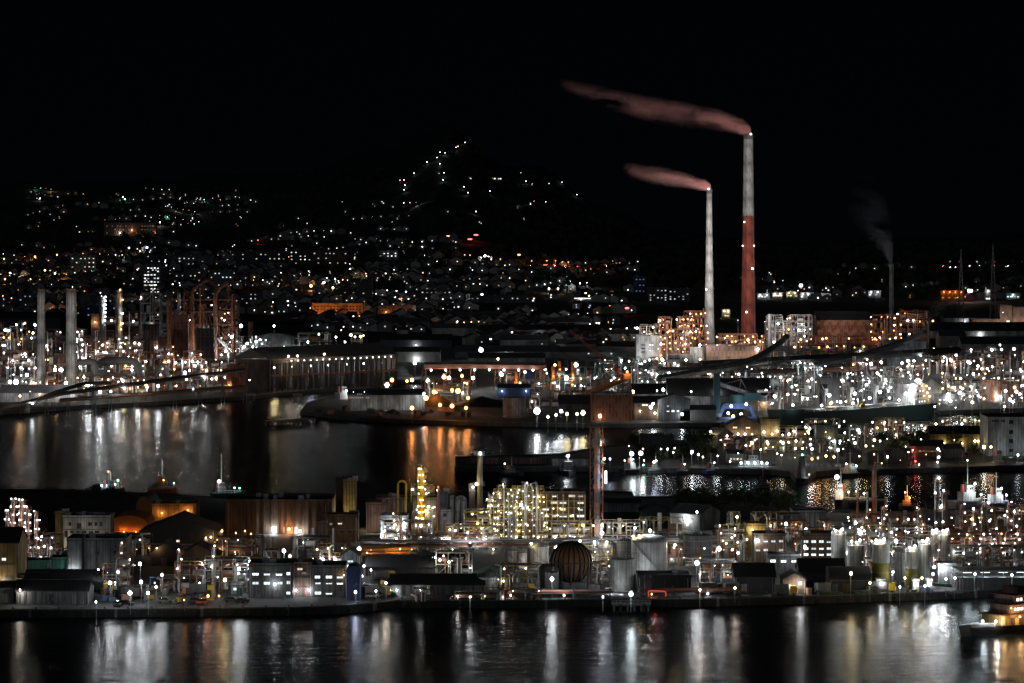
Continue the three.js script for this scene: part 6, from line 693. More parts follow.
for (const [x, w, h, m, l, cat] of [[437, 16, 7, M.soil, 'orange-lit sand heap beside the basin', 'heap'], [482, 22, 6, M.coal, 'black coal heap left of the white basin tank', 'heap'], [466, 14, 4, M.coal, 'lower black coal heap next to the orange-lit sand', 'heap']]) { const q = P(x, 406), t = thing(m === M.soil ? 'sand_heap' : 'coal_heap', l, cat, q), g = new THREE.ConeGeometry(1, 1, 28, 6), p = g.attributes.position; for (let i = 0; i < p.count; i++) { const k = 1 + 0.22 * (fbm((p.getX(i) + 2) / 8, (p.getZ(i) + p.getY(i) + 2) / 8, 16, 3) - 0.5); p.setXYZ(i, p.getX(i) * k, p.getY(i) * k, p.getZ(i) * k); } g.computeVertexNormals(); part('heap', g, m, t, 0, h / 2 - 0.3, 0, w, h, w * 0.6); const sm = mb(); for (let i = 0; i < 60; i++) { const a = rr(0, 6.28), r = rr(0.9, 1.08); sm.put(UBALL, Math.cos(a) * w * r, 0.2, Math.sin(a) * w * 0.6 * r, rr(0.2, 0.7), rr(0.2, 0.5), rr(0.2, 0.7)); } const o = sm.build('spill', m, t); o.userData.kind = 'stuff'; }
tank('white round tank with a slanting stair on the basin quay', [503, 526, 398, 418], { roof: 'flat', mat: M.white, rings: 2, stairAt: 0.6 });
building('blue_shed', 'blue-lit shed on the basin above the white round tank', 'shed', [498, 530, 388, 398], 10, { wall: M.blue, roof: M.roofGrey, type: 'gable', rise: 2, lights: [[502, 391, 'blue', 20, 0.35], [526, 391, 'blue', 16, 0.35]] });
building('blue_tower', 'small blue-grey tower behind the blue-lit shed', 'tower', [526, 533, 371, 385], 6, { wall: M.navy, units: 1 });
for (const [l, r4, o] of [['orange-lit loading frame on the basin quay', [425, 470, 381, 399], { hues: ['amber', 'warm', 'white'], frame: M.orange }], ['orange pipe frame behind the blue-lit shed', [505, 556, 372, 390], { hues: ['amber', 'white', 'sodium'], frame: M.frameRust }], ['grey frame of bins under the red boom', [556, 604, 368, 392], { hues: ['white', 'cool', 'amber'], frame: M.frameGreen }], ['rust frame with cabins left of the red-brown hopper', [530, 592, 392, 408], { hues: ['amber', 'warm', 'white'], frame: M.frameRust }]]) unit(l, r4, 12, { lamps: 0.5, cd: 150, lr: 0.28, ...o, rail: o.frame });
building('skylight_warehouse', 'grey warehouse with two pale roof lights left of the red-brown hopper', 'warehouse', [559, 591, 404, 417], 18, { wall: M.grey, roof: M.roofGrey, type: 'gable', rise: 4, win: [[562, 412, 3, 2, 'white', 3]] });
{ const b = building('ore_hopper', 'big rectangular red-brown hopper with a pale rim on the quay', 'hopper', [591, 632, 395, 421], 16, { wall: M.rustDark, roof: M.rustDark, units: 0, pilasters: 12, pilasterMat: M.frameRust, parapet: M.pale, belt: 0.46, lights: [[600, 416, 'amber', 100, 0.5]] }); wash(b, 3, 'warm', 16); }
building('hopper_house', 'small pink house on top of the hopper belt', 'building', [592, 616, 382, 395], 9, { wall: M.pink, roof: M.roofRed, type: 'front', rise: 2 });
{ const A = P(627, 379, LAND + 18), B = P(578, 347, LAND + 44), o = V(A.x, A.y, A.z), c = { x: A.x, y: LAND, z: A.z }, t = thing('boom_crane', 'tall red lattice boom leaning left over the basin', 'crane', c), d = V(B.x - A.x, B.y - A.y, (B.z - A.z) * 0 - 8), m = mb(), n = 16, base = V(0, o.y - LAND, 0);
  for (const [u, v] of [[-1, -1], [1, -1], [-1, 1], [1, 1]]) m.bar(base.clone().add(V(0, u * 1.1, v * 1.1)), base.clone().add(d).add(V(0, u * 0.5, v * 0.5)), 0.5); for (let i = 0; i < n; i++) { const p = (f) => base.clone().addScaledVector(d, f), k = 1.1 - 0.6 * i / n, s = i % 2 ? 1 : -1; m.bar(p(i / n).add(V(0, s * k, 1)), p((i + 1) / n).add(V(0, -s * k, 1)), 0.34); m.bar(p(i / n).add(V(0, s * k, -1)), p((i + 1) / n).add(V(0, -s * k, -1)), 0.34); } m.build('boom', M.frameRed, t);
  const e = P(566, 403, LAND + 4), d2 = V(e.x - A.x, e.y - LAND, e.z - A.z), m2 = mb(); m2.bar(base, d2, 1.3); m2.bar(base.clone().add(V(0, 2, 0)), d2.clone().add(V(0, 2, 0)), 0.5); for (let i = 0; i < 14; i++) m2.bar(base.clone().lerp(d2, i / 14), base.clone().lerp(d2, (i + 0.5) / 14).add(V(0, 2, 0)), 0.3); m2.build('lower_boom', M.orange, t);
  const l = mb(); for (const [x, z] of [[-4, -4], [4, -4], [-4, 4], [4, 4]]) l.bar(V(x, 0, z), V(x * 0.4, base.y, z * 0.4), 0.6); for (let y = 0.2; y < 1; y += 0.2) for (const z of [-1, 1]) l.bar(V(-4 + 2.4 * y, base.y * y, z * (4 - 2.4 * y)), V(4 - 2.4 * y, base.y * y, z * (4 - 2.4 * y)), 0.35); l.build('tower', M.frameRust, t); box('cab', M.orange, t, 4, 3, 4, 0, base.y + 1.5, 0); fix(t, 0, base.y + 4, 2.6, 'amber', 0.6, 160, 12); }

// unseen floodlights added at the foot of the near chimneys to brighten them
for (const [px, py, tx, ty, H, l] of [[470, 556, 479.5, 536, 25, 'added floodlight aimed up the tall yellow chimney'], [606, 558, 596.5, 541, 36, 'added floodlight aimed up the red and white lattice chimney'], [880, 535, 874, 524, 18, 'floodlight aimed up the tall brown chimney']]) uplight(l, px, py, P(tx, ty), H, 0.6, px === 606 ? 2400 : 1500, 3, 0.6);

for (let i = 0; i < 26; i++) { const at = P(rr(312, 470), rr(411, 417.5)), c = rnd(), [m, cn] = pick([[M.dark, 'dark'], [M.rustPipe, 'rusty'], [M.grey, 'grey']]); if (c < 0.6) { const t = thing('pier_crate', cn + ' crate stacked on the pier in front of the pier warehouse', 'crate', at, rr(0, 3), 'crates on the pier'), w = rr(2, 5), h = rr(1.4, 3); box('body', m, t, w, h, rr(2, 3), 0, h / 2 + 0.2, 0); for (const k of [-0.6, 0.6]) box('runner', M.bark, t, w, 0.2, 0.2, 0, 0.1, k); } else { const t = thing('pier_shrub', 'dark shrub on the pier in front of the pier warehouse', 'shrub', at, rr(0, 6), 'shrubs on the pier'), h = rr(2, 4); part('stem', trunkGeo, M.bark, t, 0, 0, 0, h * 0.7, h * 0.5, h * 0.7); part('crown', pick(crowns), M.leaf, t, 0, -h * 0.15, 0, h * 0.8, h * 0.6, h * 0.8); } }
{ const f = [[306, 407], [362, 415.5], [480, 419.5], [590, 421.5]], t = thing('pier_fence', 'low wire fence along the front edge of the pier', 'fence', P(400, 416)), o = t.position, r = mb(); for (let k = 1; k < f.length; k++) { const a = P(...f[k - 1]), b = P(...f[k]), n = Math.round(Math.hypot(b.x - a.x, b.z - a.z) / 3); for (let i = 0; i < n; i++) { const q = (u) => V(a.x + (b.x - a.x) * u - o.x, 0, a.z + (b.z - a.z) * u - o.z), p = q(i / n), p2 = q((i + 1) / n); box('post', M.frame, t, 0.14, 1.8, 0.14, p.x, 0.9, p.z); r.bar(V(p.x, 1.7, p.z), V(p2.x, 1.7, p2.z), 0.08); r.bar(V(p.x, 0.9, p.z), V(p2.x, 0.9, p2.z), 0.08); } } r.build('rail', M.frame, t); }

// ================================================================ FAR SHORE: coal quay, carrier, refinery, power station
for (const [l, n, r4, d, o] of [
  ['grey quay workshop with four lit windows right of the red-brown hopper', 'workshop', [658, 690, 400, 421], 14, { wall: M.grey, roof: M.dark, type: 'front', rise: 3, win: [[668, 411, 2.4, 1.6, 'white', 3], [673, 411, 2.4, 1.6, 'white', 3], [678, 411, 2.4, 1.6, 'white', 2], [668, 406, 2, 1.6, 'cool', 2]] }],
  ['brown quay office with bright doorways beside the red-brown hopper', 'quay_office', [634, 660, 403, 420], 12, { wall: M.brown, roof: M.black, type: 'gable', rise: 3, lights: [[640, 411, 'warm', 50, 0.4], [655, 413, 'warm', 90, 0.5]], win: [[645, 405, 6, 1.6, 'warm', 1.6], [652, 405, 3, 1.6, 'warm', 1.6]] }],
  ['white quay shed with a bright lamp right of the quay workshop', 'quay_shed', [680, 716, 410, 421], 12, { wall: M.concrete, roof: M.roofGrey, type: 'gable', rise: 2, lights: [[682, 414, 'cool', 120, 0.7]] }],
  ['long coal store with a black roof and pale wall behind the quay shed', 'coal_store', [668, 770, 396, 407], 26, { wall: M.sheetPale, roof: M.black, type: 'gable', rise: 9 }],
  ['second coal store with a black roof left behind the long one', 'coal_store', [632, 680, 394, 404], 22, { wall: M.sheetPale, roof: M.black, type: 'gable', rise: 5 }],
  ['grey wall of a store right of the blue unloader', 'store', [744, 778, 398, 411], 14, { wall: M.concrete, roof: M.dark, type: 'gable', rise: 3, lights: [[764, 403, 'amber', 160, 0.5]] }]]) building(n, l, n.replace('_', ' '), r4, d, o);
{ // blue ship unloader
  const yb = 420, q = P(737, yb), s = q.s, X = (x) => (x - 737) * s, Y = (y) => (yb - y) * s, t = thing('ship_unloader', 'blue portal ship unloader with a grey boom and hanging leg', 'crane', { x: q.x, y: LAND, z: q.z - 6 }, 0);
  for (const [a, b] of [[-1, 1], [1, 1], [-1, -1], [1, -1]]) { const m = mb(); m.bar(V(a * X(758) * 0.9, 0, b * 6), V(a * 6.5, Y(405), b * 4), 1.6); m.build('leg', M.blue, t); }
  mb().slab(X(749) - X(725), Y(403.5) - Y(409), 9, 0, Y(409), 0).build('portal', M.blue, t); part('turntable', ucyl(24), M.frameGreen, t, X(739), Y(400), 0, 4, 5, 4);
  const b = mb(); b.bar(V(X(756), Y(396), 0), V(X(720), Y(384), 4), 2); b.bar(V(X(739), Y(398), 0), V(X(742), Y(380), 0), 0.7); b.bar(V(X(742), Y(380), 0), V(X(749), Y(394), 0), 0.5); b.bar(V(X(742), Y(380), 0), V(X(722), Y(385), 3), 0.4); b.build('boom', M.pale, t);
  mb().box(9, 4, 5, X(753), Y(397), 0).build('machinery_house', M.frameGreen, t); mb().box(3.4, Y(373) - Y(414), 3.4, X(717), (Y(373) + Y(414)) / 2, 5).build('elevator_leg', M.frameGreen, t); part('digging_foot', ucyl(14), M.frame, t, X(714), Y(415), 6, 4, 1.6, 3); box('ground_beam', M.blue, t, X(758) * 1.8, 1.2, 1.6, 0, 0.9, 6.4);
  for (const [x, y, hue, cd] of [[731, 406, 'blue', 120], [746, 404, 'blue', 120], [733, 416, 'yellow', 120], [728, 413, 'blue', 90], [741, 414, 'white', 120]]) fix(t, X(x), Y(y), 8, hue, 0.7, cd, 14);
}
{ // bulk carrier
  const { at, L, turn } = afloat([926, 418], [772, 430]), t = thing('bulk_carrier', 'dark green bulk carrier with deck cranes lying at the far quay', 'ship', at, turn), B = 15, H = 8.2, K = (f) => L / 2 - L * f;
  part('hull', hullGeo(L, B, H + 1.5), M.hullGreen, t, 0, -1.5, 0, 1, 1, 1, 0, Math.PI, 0);
  for (let i = 0; i < 4; i++) { const x = K(0.26 + i * 0.165); mb().slab(L * 0.115, 1.3, B * 0.62, x, H, 0).build('hatch_cover', M.concrete, t); }
  for (let i = 0; i < 3; i++) { const x = K(0.345 + i * 0.165), sg = i % 2 ? 1 : -1; part('crane_post', ucyl(12), M.pale, t, x, H + 4, 0, 1, 8, 1); box('crane_house', M.pale, t, 3, 3.4, 3, x, H + 9.4, 0); const m = mb(); m.bar(V(x, H + 8.6, 1), V(x - 10, H + 20, 2), 0.45); m.bar(V(x, H + 8.6, -1), V(x - 10, H + 20, 2), 0.45); m.bar(V(x, H + 11, 0), V(x - 10, H + 20, 2), 0.2); m.build('crane_jib', M.frame, t); fix(t, x + 1.6, H + 7.6, 2.2, 'white', 0.8, 420, 22); }
  const hx = K(0.1); for (let i = 0; i < 4; i++) mb().slab(L * 0.1 - i * 0.7, 2.7, B * 0.9 - i * 1.2, hx, H + i * 2.75, 0).build('accommodation_deck', M.white, t);
  for (let i = 0; i < 4; i++) for (let j = 0; j < 3; j++) pane(t, hx - 2.4 + j * 2.4, H + 1.5 + i * 2.75, B * 0.45 - i * 0.6, 0.9, 0.8, rnd() < 0.6 ? 'white' : null, 2.4); mb().slab(3.2, 2.2, B * 0.95, hx - 1.4, H + 11.1, 0).build('bridge', M.white, t);
  part('funnel', ucyl(14, 0.85), M.orange, t, hx + L * 0.045, H + 11, 0, 1.7, 6, 1.7); part('mast', POLE, M.palePipe, t, hx + 1, H + 13, 0, 0.3, 9, 0.3); part('foremast', POLE, M.palePipe, t, K(0.93), H, 0, 0.3, 11, 0.3);
  mb().slab(6, 4, 0.5, K(0.5), H + 0.1, B * 0.45).build('emblem_board', M.white, t); const ar = mesh('emblem_arch', new THREE.TorusGeometry(2.2, 0.55, 8, 20, Math.PI), M.yellow, t); ar.position.set(K(0.5), H + 0.6, B * 0.45 + 0.45); const ar2 = mesh('emblem_arch', new THREE.TorusGeometry(1, 0.35, 8, 16, Math.PI), M.black, t); ar2.position.set(K(0.5), H + 0.6, B * 0.45 + 0.45);
  const rl = mb(); for (let i = 0; i < 40; i++) rl.box(0.12, 1.1, 0.12, K(0.16 + i * 0.018), H + 0.55, B * 0.48); rl.bar(V(K(0.16), H + 1.1, B * 0.48), V(K(0.87), H + 1.1, B * 0.48), 0.14); rl.build('railing', M.palePipe, t);
  for (const [f, y, z, hue, cd, r] of [[0.15, 9, 5, 'white', 700, 0.9], [0.19, 6, 5, 'white', 500, 0.8], [0.12, 13, 6, 'white', 600, 0.9], [0.17, 3, 6, 'white', 300, 0.6], [0.07, 6, 7.5, 'amber', 200, 0.55], [0.05, 4, 7, 'amber', 200, 0.55], [0.03, 8, 5, 'amber', 160, 0.5], [0.06, 9.5, 6, 'amber', 160, 0.5], [0.55, 3, 6, 'white', 200, 0.6], [0.75, 3, 6, 'white', 220, 0.6], [0.9, 4, 3, 'white', 160, 0.6], [0.42, 5, 4, 'white', 260, 0.7]]) fix(t, K(f), H + y, z, hue, r, cd, 18); }
wash(building('ship_side_silo', 'tall pale elevator tower behind the deck cranes of the carrier', 'tower', [818, 840, 380, 408], 12, { wall: M.concrete, units: 2, pilasters: 3 }), 2, 'white', 160, 8);
building('dark_ship_store', 'dark slim tower behind the carrier hatches', 'tower', [820, 827, 386, 410], 6, { wall: M.dark, units: 0 });
wash(tank('rust-streaked round tank on the right quay with an outside stair', [982, 1009, 380, 402], { roof: 'flat', mat: M.tankRust, rings: 1, stairAt: 0.4 }), 2, 'white', 160, 8);
building('pale_hip_shed', 'pale shed with a big sloping roof right of the carrier bridge', 'shed', [917, 946, 391, 402], 22, { wall: M.pale, roof: M.concrete, type: 'front', rise: 7, lights: [[922, 396, 'white', 260, 0.6]] });
building('white_quay_building', 'white quay building with lit front left of the round tank', 'building', [936, 960, 396, 404], 8, { wall: M.white, units: 2, win: winGrid(940, 956, 5, 400, 400, 1, 2, 1.4, 'warm', 2), lights: [[948, 398, 'white', 160, 0.5]] });
// refinery between coal quay and power station
for (const [l, r4, o] of [
  ['white-lit pipe frame in front of the power station', [640, 700, 372, 392], { frame: M.framePale }], ['white-lit pipe frame behind the coal stores', [700, 760, 372, 392], { frame: M.frame }], ['bright refinery frame left behind the carrier bow', [760, 812, 376, 404], { frame: M.framePale }], ['grey refinery frame behind the deck cranes', [842, 896, 378, 406], { frame: M.framePale }], ['warm-lit refinery frame right of the pale shed', [944, 985, 372, 398], { frame: M.frameRust, hues: ['warm', 'white', 'amber'] }], ['white-lit refinery frame at the right edge', [996, 1032, 352, 384], { frame: M.frameRust, hues: ['white', 'warm'] }], ['low refinery frame above the deck cranes', [785, 850, 362, 380], { frame: M.frame }], ['low refinery frame in the middle of the lamp field', [850, 925, 362, 380], { frame: M.frameRust, hues: ['white', 'amber', 'white'] }], ['low refinery frame right of the lamp field', [925, 990, 358, 374], { frame: M.frameRust, hues: ['white', 'warm'] }], ['grey-green pipe frame under the curved conveyor', [604, 660, 358, 384], { frame: M.frameGreen }], ['bright low pipe frame left of the hopper house', [600, 650, 382, 398], { frame: M.framePale }], ['dark pipe frame behind the lamp field', [770, 880, 350, 364], { frame: M.frameGreen, lamps: 0.2 }], ['dim pipe frame under the long right hall', [880, 1000, 348, 360], { frame: M.frame, lamps: 0.3 }]])
  unit(l, r4, 14, { lamps: 0.55, cd: 130, lr: 0.28, hues: ['white', 'white', 'cool', 'warm'], ...o, rail: o.frame });
stack('red_white_stack', 'short red-topped white stack under the curved conveyor', 727, 7, 6.4, 362, 386, { bands: [[0.55, M.white], [1, M.stackRed]] });
{ const l = []; for (let i = 0; i < 170; i++) { const x = rr(605, 1022), y = 358 + 50 * Math.pow(rnd(), 0.75); if (y > 404 && x > 770 && x < 930) continue; if (x > 655 && x < 770 && y > 392) continue; if (x < 640 && y > 395) continue; l.push([x, y, 0.12 + 1.7 * Math.pow(rnd(), 2.2), pick(['white', 'white', 'white', 'white', 'cool', 'warm', 'amber'])]); }
  lamps(l, 'white', 330, 0.66, 9, '% floodlight mast in the refinery lamp field behind the carrier', 'floodlights of the refinery lamp field', FAR); }
lamps([[908, 361, 2.4], [914, 361, 2], [871, 364, 2], [1014, 349, 1.6], [1000, 345, 1], [992, 350, 1.4], [931, 352, 1], [934, 349, 0.8], [881, 362, 1], [944, 357, 1], [970, 363, 1.4], [978, 366, 1.2]], 'white', 420, 0.66, 12, '% tall floodlight mast in front of the long right halls', 'floodlights in front of the right halls', FAR);
conveyor('long dark conveyor sagging across the front of the power station', [[556, 358, 8], [610, 364, 9], [660, 371, 10], [715, 372, 12], [755, 361, 18], [778, 347, 26], [787, 338, 32]], { size: 2.2, mat: M.dark });
conveyor('second dark conveyor running right from the curved one', [[700, 367, 12], [790, 362, 12], [870, 358, 12], [960, 352, 12]], { size: 2.6, mat: M.dark, lampStep: 70, cd: 160, lr: 0.5 });
conveyor('pale conveyor slanting up between coal stores and lamp field', [[660, 381, 10], [700, 374, 12], [742, 368, 14]], { size: 2.4, mat: M.grey });
conveyor('dark conveyor rising in front of the grey right building', [[820, 366, 10], [870, 356, 14], [905, 344, 22], [925, 334, 30]], { size: 2.6, mat: M.dark });
conveyor('low rust conveyor in front of the long white hall', [[690, 377, 6], [790, 374, 6], [860, 370, 6]], { size: 2.2, mat: M.frameRust });
// power station
wash(building('white_station_block', 'pale station block with three rows of small windows at the left of the power station', 'building', [636, 661, 337, 360], 22, { wall: M.white, units: 5, win: [...winGrid(642, 644, 2, 345, 352, 3, 1.5, 1, null, 0), ...winGrid(650, 652.5, 2, 345, 350.5, 2, 1.6, 1, 'white', 2.4)], lights: [[657, 358, 'amber', 120, 0.8]] }), 3, 'white', 330, 12);
unit('grey rooftop boiler frame on the pale station block', [640, 660, 319, 356], 12, { hues: ['white', 'warm'], frame: M.framePale, lamps: 0.7, cd: 240, lr: 0.3 });
unit('orange-lit boiler frame right of the pale station block', [659, 690, 318, 360], 20, { vessels: [M.rustPipe, M.frameRust, M.rustPipe, M.greyPipe], hues: ['amber', 'amber', 'sodium', 'warm'], frame: M.frameRust, rail: M.frameRust, lamps: 0.9, cd: 80, lr: 0.26, bays: 5, levels: 7 });
unit('taller rust boiler frame at the foot of the slimmer chimney', [684, 706, 312, 356], 20, { vessels: [M.rustPipe, M.frameRust, M.rustPipe, M.greyPipe], hues: ['amber', 'sodium', 'warm'], frame: M.frameRust, rail: M.frameRust, lamps: 0.7, cd: 80, lr: 0.25, bays: 4, levels: 7 });
unit('low rust duct frame between the two tall chimneys', [712, 764, 335, 352], 18, { vessels: [M.rustPipe, M.frameRust, M.rustPipe, M.greyPipe], hues: ['amber', 'sodium', 'amber'], frame: M.frameRust, rail: M.frameRust, lamps: 0.8, cd: 70, lr: 0.25, bays: 8, levels: 3 });
{ const b = building('turbine_hall', 'long pale turbine hall with tall pilasters and pink panels', 'hall', [705, 758, 347, 364], 24, { wall: M.pink, roof: M.roofRed, units: 4, pilasters: 13, pilasterMat: M.white, belt: 0.42, beltMat: M.white, turn: 0.06, lights: [[757, 349, 'warm', 260, 0.6]] }); wash(b, 7, 'warm', 240, 12); for (let i = 0; i < 12; i++) { box('panel', M.rustPipe, b.t, b.w / 13 * 0.62, b.h * 0.32, 0.2, -b.w / 2 + 0.3 + (b.w - 0.6) * (i + 0.5) / 13, b.h * 0.62, b.D / 2 + 0.06); } }
wash(building('pale_annex', 'blank pale annex left of the turbine hall', 'building', [690, 705, 349, 362], 14, { wall: M.pale, units: 1 }), 1, 'warm', 260, 12);
{ const b = building('gate_house', 'low white gatehouse with a dark lettered band in front of the boiler frames', 'building', [669, 695, 356, 363], 10, { wall: M.white, units: 0 }); for (let i = 0; i < 9; i++) if (i !== 6) box('lettering', M.black, b.t, 0.9, 1, 0.08, -8.5 + i * 1.3, b.h * 0.66, b.D / 2 + 0.05); }
lamps([[662, 359, 1.6, 'amber'], [698, 337, 1.6, 'amber'], [687, 331, 1.2, 'amber'], [673, 331, 1.2, 'amber'], [717, 337, 1.2, 'amber'], [725, 338, 1, 'warm'], [748, 340, 1.2, 'amber'], [755, 342, 1, 'amber'], [686, 360, 1.4, 'yellow'], [700, 345, 0.8, 'white']], 'amber', 420, 0.7, 10, '% lamp mast round the boilers of the power station', 'sodium lamps of the power station', FAR);
lamps([[712, 366, 1], [730, 366, 1.2], [748, 364, 1], [645, 366, 1], [678, 366, 0.8]], 'white', 420, 0.5, 9, '% lamp post added to brighten the turbine hall front', 'lamps added to light the turbine hall', FAR);  // unseen posts added to brighten the hall front
// the two tall chimneys and the floodlights that light them
const big = stack('tall_chimney', 'tallest chimney, white above and brick red below, trailing smoke', 749, 16.4, 9.4, 134, 341, { bands: [[0.605, M.stackRed], [0.975, M.stackWhite], [1, M.soot]], pow: 0.7, galleries: [0.985, 0.6, 0.3], ladderAt: 0.75, beacons: [[1.0, 1.2, 'white', 0.7], [0.35, 1.1, 'white', 0.8], [0.575, 2.3, 'white', 0.55], [0.14, 1.9, 'white', 0.7], [0.46, 0.7, 'white', 0.5], [0.46, 2.6, 'white', 0.5]] });
const slim = stack('slim_chimney', 'slimmer pale grey chimney left of the tallest one, trailing smoke', 709.5, 11.4, 5, 189, 346, { bands: [[0.97, M.stackWhite], [1, M.soot]], pow: 0.75, galleries: [0.985, 0.655, 0.36, 0.09], beacons: [[1.0, 1.8, 'white', 0.6], [0.36, 2.2, 'white', 0.6]] });
uplight('narrow-beam floodlight at the foot of the tallest chimney', 738, 356, big.t.position, big.H, 0.85, 175000, 26, 0.56); uplight('second floodlight aimed at the red half of the tallest chimney', 765, 358, big.t.position, big.H, 0.32, 60000, 26); uplight('narrow-beam floodlight in front of the slimmer chimney', 698, 368, slim.t.position, slim.H, 0.85, 88000, 26, 0.56);
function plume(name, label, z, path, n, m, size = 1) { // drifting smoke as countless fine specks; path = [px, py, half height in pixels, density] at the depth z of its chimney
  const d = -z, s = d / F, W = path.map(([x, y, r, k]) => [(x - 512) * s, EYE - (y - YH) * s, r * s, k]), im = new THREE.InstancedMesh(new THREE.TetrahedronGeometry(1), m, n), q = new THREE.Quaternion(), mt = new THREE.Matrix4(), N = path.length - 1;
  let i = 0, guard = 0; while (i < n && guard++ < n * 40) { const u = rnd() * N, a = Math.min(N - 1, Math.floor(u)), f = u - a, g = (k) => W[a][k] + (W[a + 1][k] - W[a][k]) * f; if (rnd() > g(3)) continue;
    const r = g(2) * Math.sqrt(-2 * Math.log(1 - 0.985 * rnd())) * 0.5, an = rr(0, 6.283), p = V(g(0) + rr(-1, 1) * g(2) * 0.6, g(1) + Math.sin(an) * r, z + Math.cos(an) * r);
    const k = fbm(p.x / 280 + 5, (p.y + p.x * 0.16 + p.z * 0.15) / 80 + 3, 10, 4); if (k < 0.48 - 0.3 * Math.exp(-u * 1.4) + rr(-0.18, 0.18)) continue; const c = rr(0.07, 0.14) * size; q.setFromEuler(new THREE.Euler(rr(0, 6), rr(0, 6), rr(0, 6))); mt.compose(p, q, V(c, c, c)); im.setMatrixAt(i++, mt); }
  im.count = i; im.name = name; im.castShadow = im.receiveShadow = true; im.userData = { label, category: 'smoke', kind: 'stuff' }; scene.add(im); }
plume('chimney_smoke', 'smoke drifting left from the tallest chimney, reddish lamp light put into its colour', big.t.position.z, [[749, 131, 3.5, 1], [740, 126.5, 6, 1], [715, 119, 8, 0.9], [680, 114, 9.5, 0.75], [650, 109, 9.5, 0.6], [630, 104, 9, 0.36], [600, 96, 8, 0.16], [580, 90, 7.5, 0.13], [562, 83, 6, 0.01]], 105000, M.smoke);
plume('chimney_smoke_001', 'smoke drifting left from the slimmer chimney, reddish lamp light put into its colour', slim.t.position.z, [[709.5, 187, 2.6, 1], [702, 184.5, 4.5, 1], [682, 180, 6, 0.8], [660, 176, 7, 0.5], [640, 172, 6.5, 0.2], [624, 168, 5, 0.01]], 40000, M.smoke);
// plants right of the power station
wash(building('dark_red_mill', 'long dark red mill building right of the tall chimneys', 'mill', [817, 876, 320, 343], 36, { wall: M.rustPipe, roof: M.black, type: 'gable', rise: 6 }), 3, 'amber', 26, 12);
for (const [l, r4, o] of [['white-lit lattice frame right of the tallest chimney', [768, 812, 316, 346], { frame: M.framePale, hues: ['white', 'amber', 'white'], lamps: 0.5 }], ['orange-lit plant in front of the dark red mill', [795, 880, 337, 352], { vessels: [M.rustPipe, M.frameRust, M.rustPipe, M.greyPipe], frame: M.frameRust, hues: ['amber', 'sodium', 'amber'], lamps: 0.6 }], ['orange-lit coking frame under the dim right chimney', [873, 902, 309, 350], { vessels: [M.rustPipe, M.frameRust, M.rustPipe, M.greyPipe], frame: M.frameRust, hues: ['amber', 'sodium', 'warm'], lamps: 0.7 }], ['second coking frame right of the dim chimney', [900, 930, 312, 346], { vessels: [M.rustPipe, M.frameRust, M.rustPipe, M.greyPipe], frame: M.frameRust, hues: ['amber', 'sodium', 'white'], lamps: 0.6 }]]) unit(l, r4, 20, { cd: 260, lr: 0.3, ...o, rail: o.frame, cd: 90 });
stack('thin_grey_stack', 'thin grey stack at the left end of the white-lit lattice frame', 769.5, 4, 3.6, 314, 348, { mat: M.pale });
const dimStack = stack('dim_chimney', 'dim grey chimney with dark smoke over the coking frames', 891.5, 5.4, 4, 264, 345, { mat: M.grey, galleries: [0.98] });
plume('dim_smoke', 'dark grey smoke rising from the dim right chimney', dimStack.t.position.z, [[891, 262, 2.5, 0.8], [888, 246, 8, 0.6], [880, 228, 17, 0.4], [870, 208, 24, 0.25], [858, 190, 24, 0.06]], 46000, M.smokeGrey, 0.6);
plume('quench_steam', 'pale steam drifting between the coking frames', P(930, 340).z, [[924, 326, 4, 1], [930, 318, 7, 0.8], [938, 308, 9, 0.5], [946, 300, 8, 0.1]], 8000, M.steam, 0.7);
uplight('floodlight in front of the dim right chimney', 897, 356, dimStack.t.position, dimStack.H, 0.6, 6000, 10);
wash(building('grey_end_building', 'grey slab building in front of the coking frames', 'building', [887, 926, 342, 366], 20, { wall: M.grey, units: 4, win: winGrid(892, 921, 6, 350, 360, 3, 1.4, 1, null, 0, 0.3) }), 3, 'white', 120, 10);
wash(building('pink_tower_block', 'tall pink block with two lit windows at the right edge', 'building', [1000, 1012, 306, 331], 18, { wall: M.pink, units: 2, win: [[1008, 321, 3, 2, 'warm', 3], [1003, 312, 1.4, 1.4, 'white', 2]] }), 2, 'warm', 420, 12);
wash(building('pink_side_block', 'pink block beside the taller one, cut by the right edge', 'building', [1012.5, 1034, 308, 331], 18, { wall: M.pink, units: 2 }), 2, 'warm', 420, 12);
wash(building('long_pink_hall', 'long low pink hall left of the pink blocks', 'hall', [972, 1000, 320, 331], 20, { wall: M.pink, units: 3 }), 2, 'warm', 260, 12);
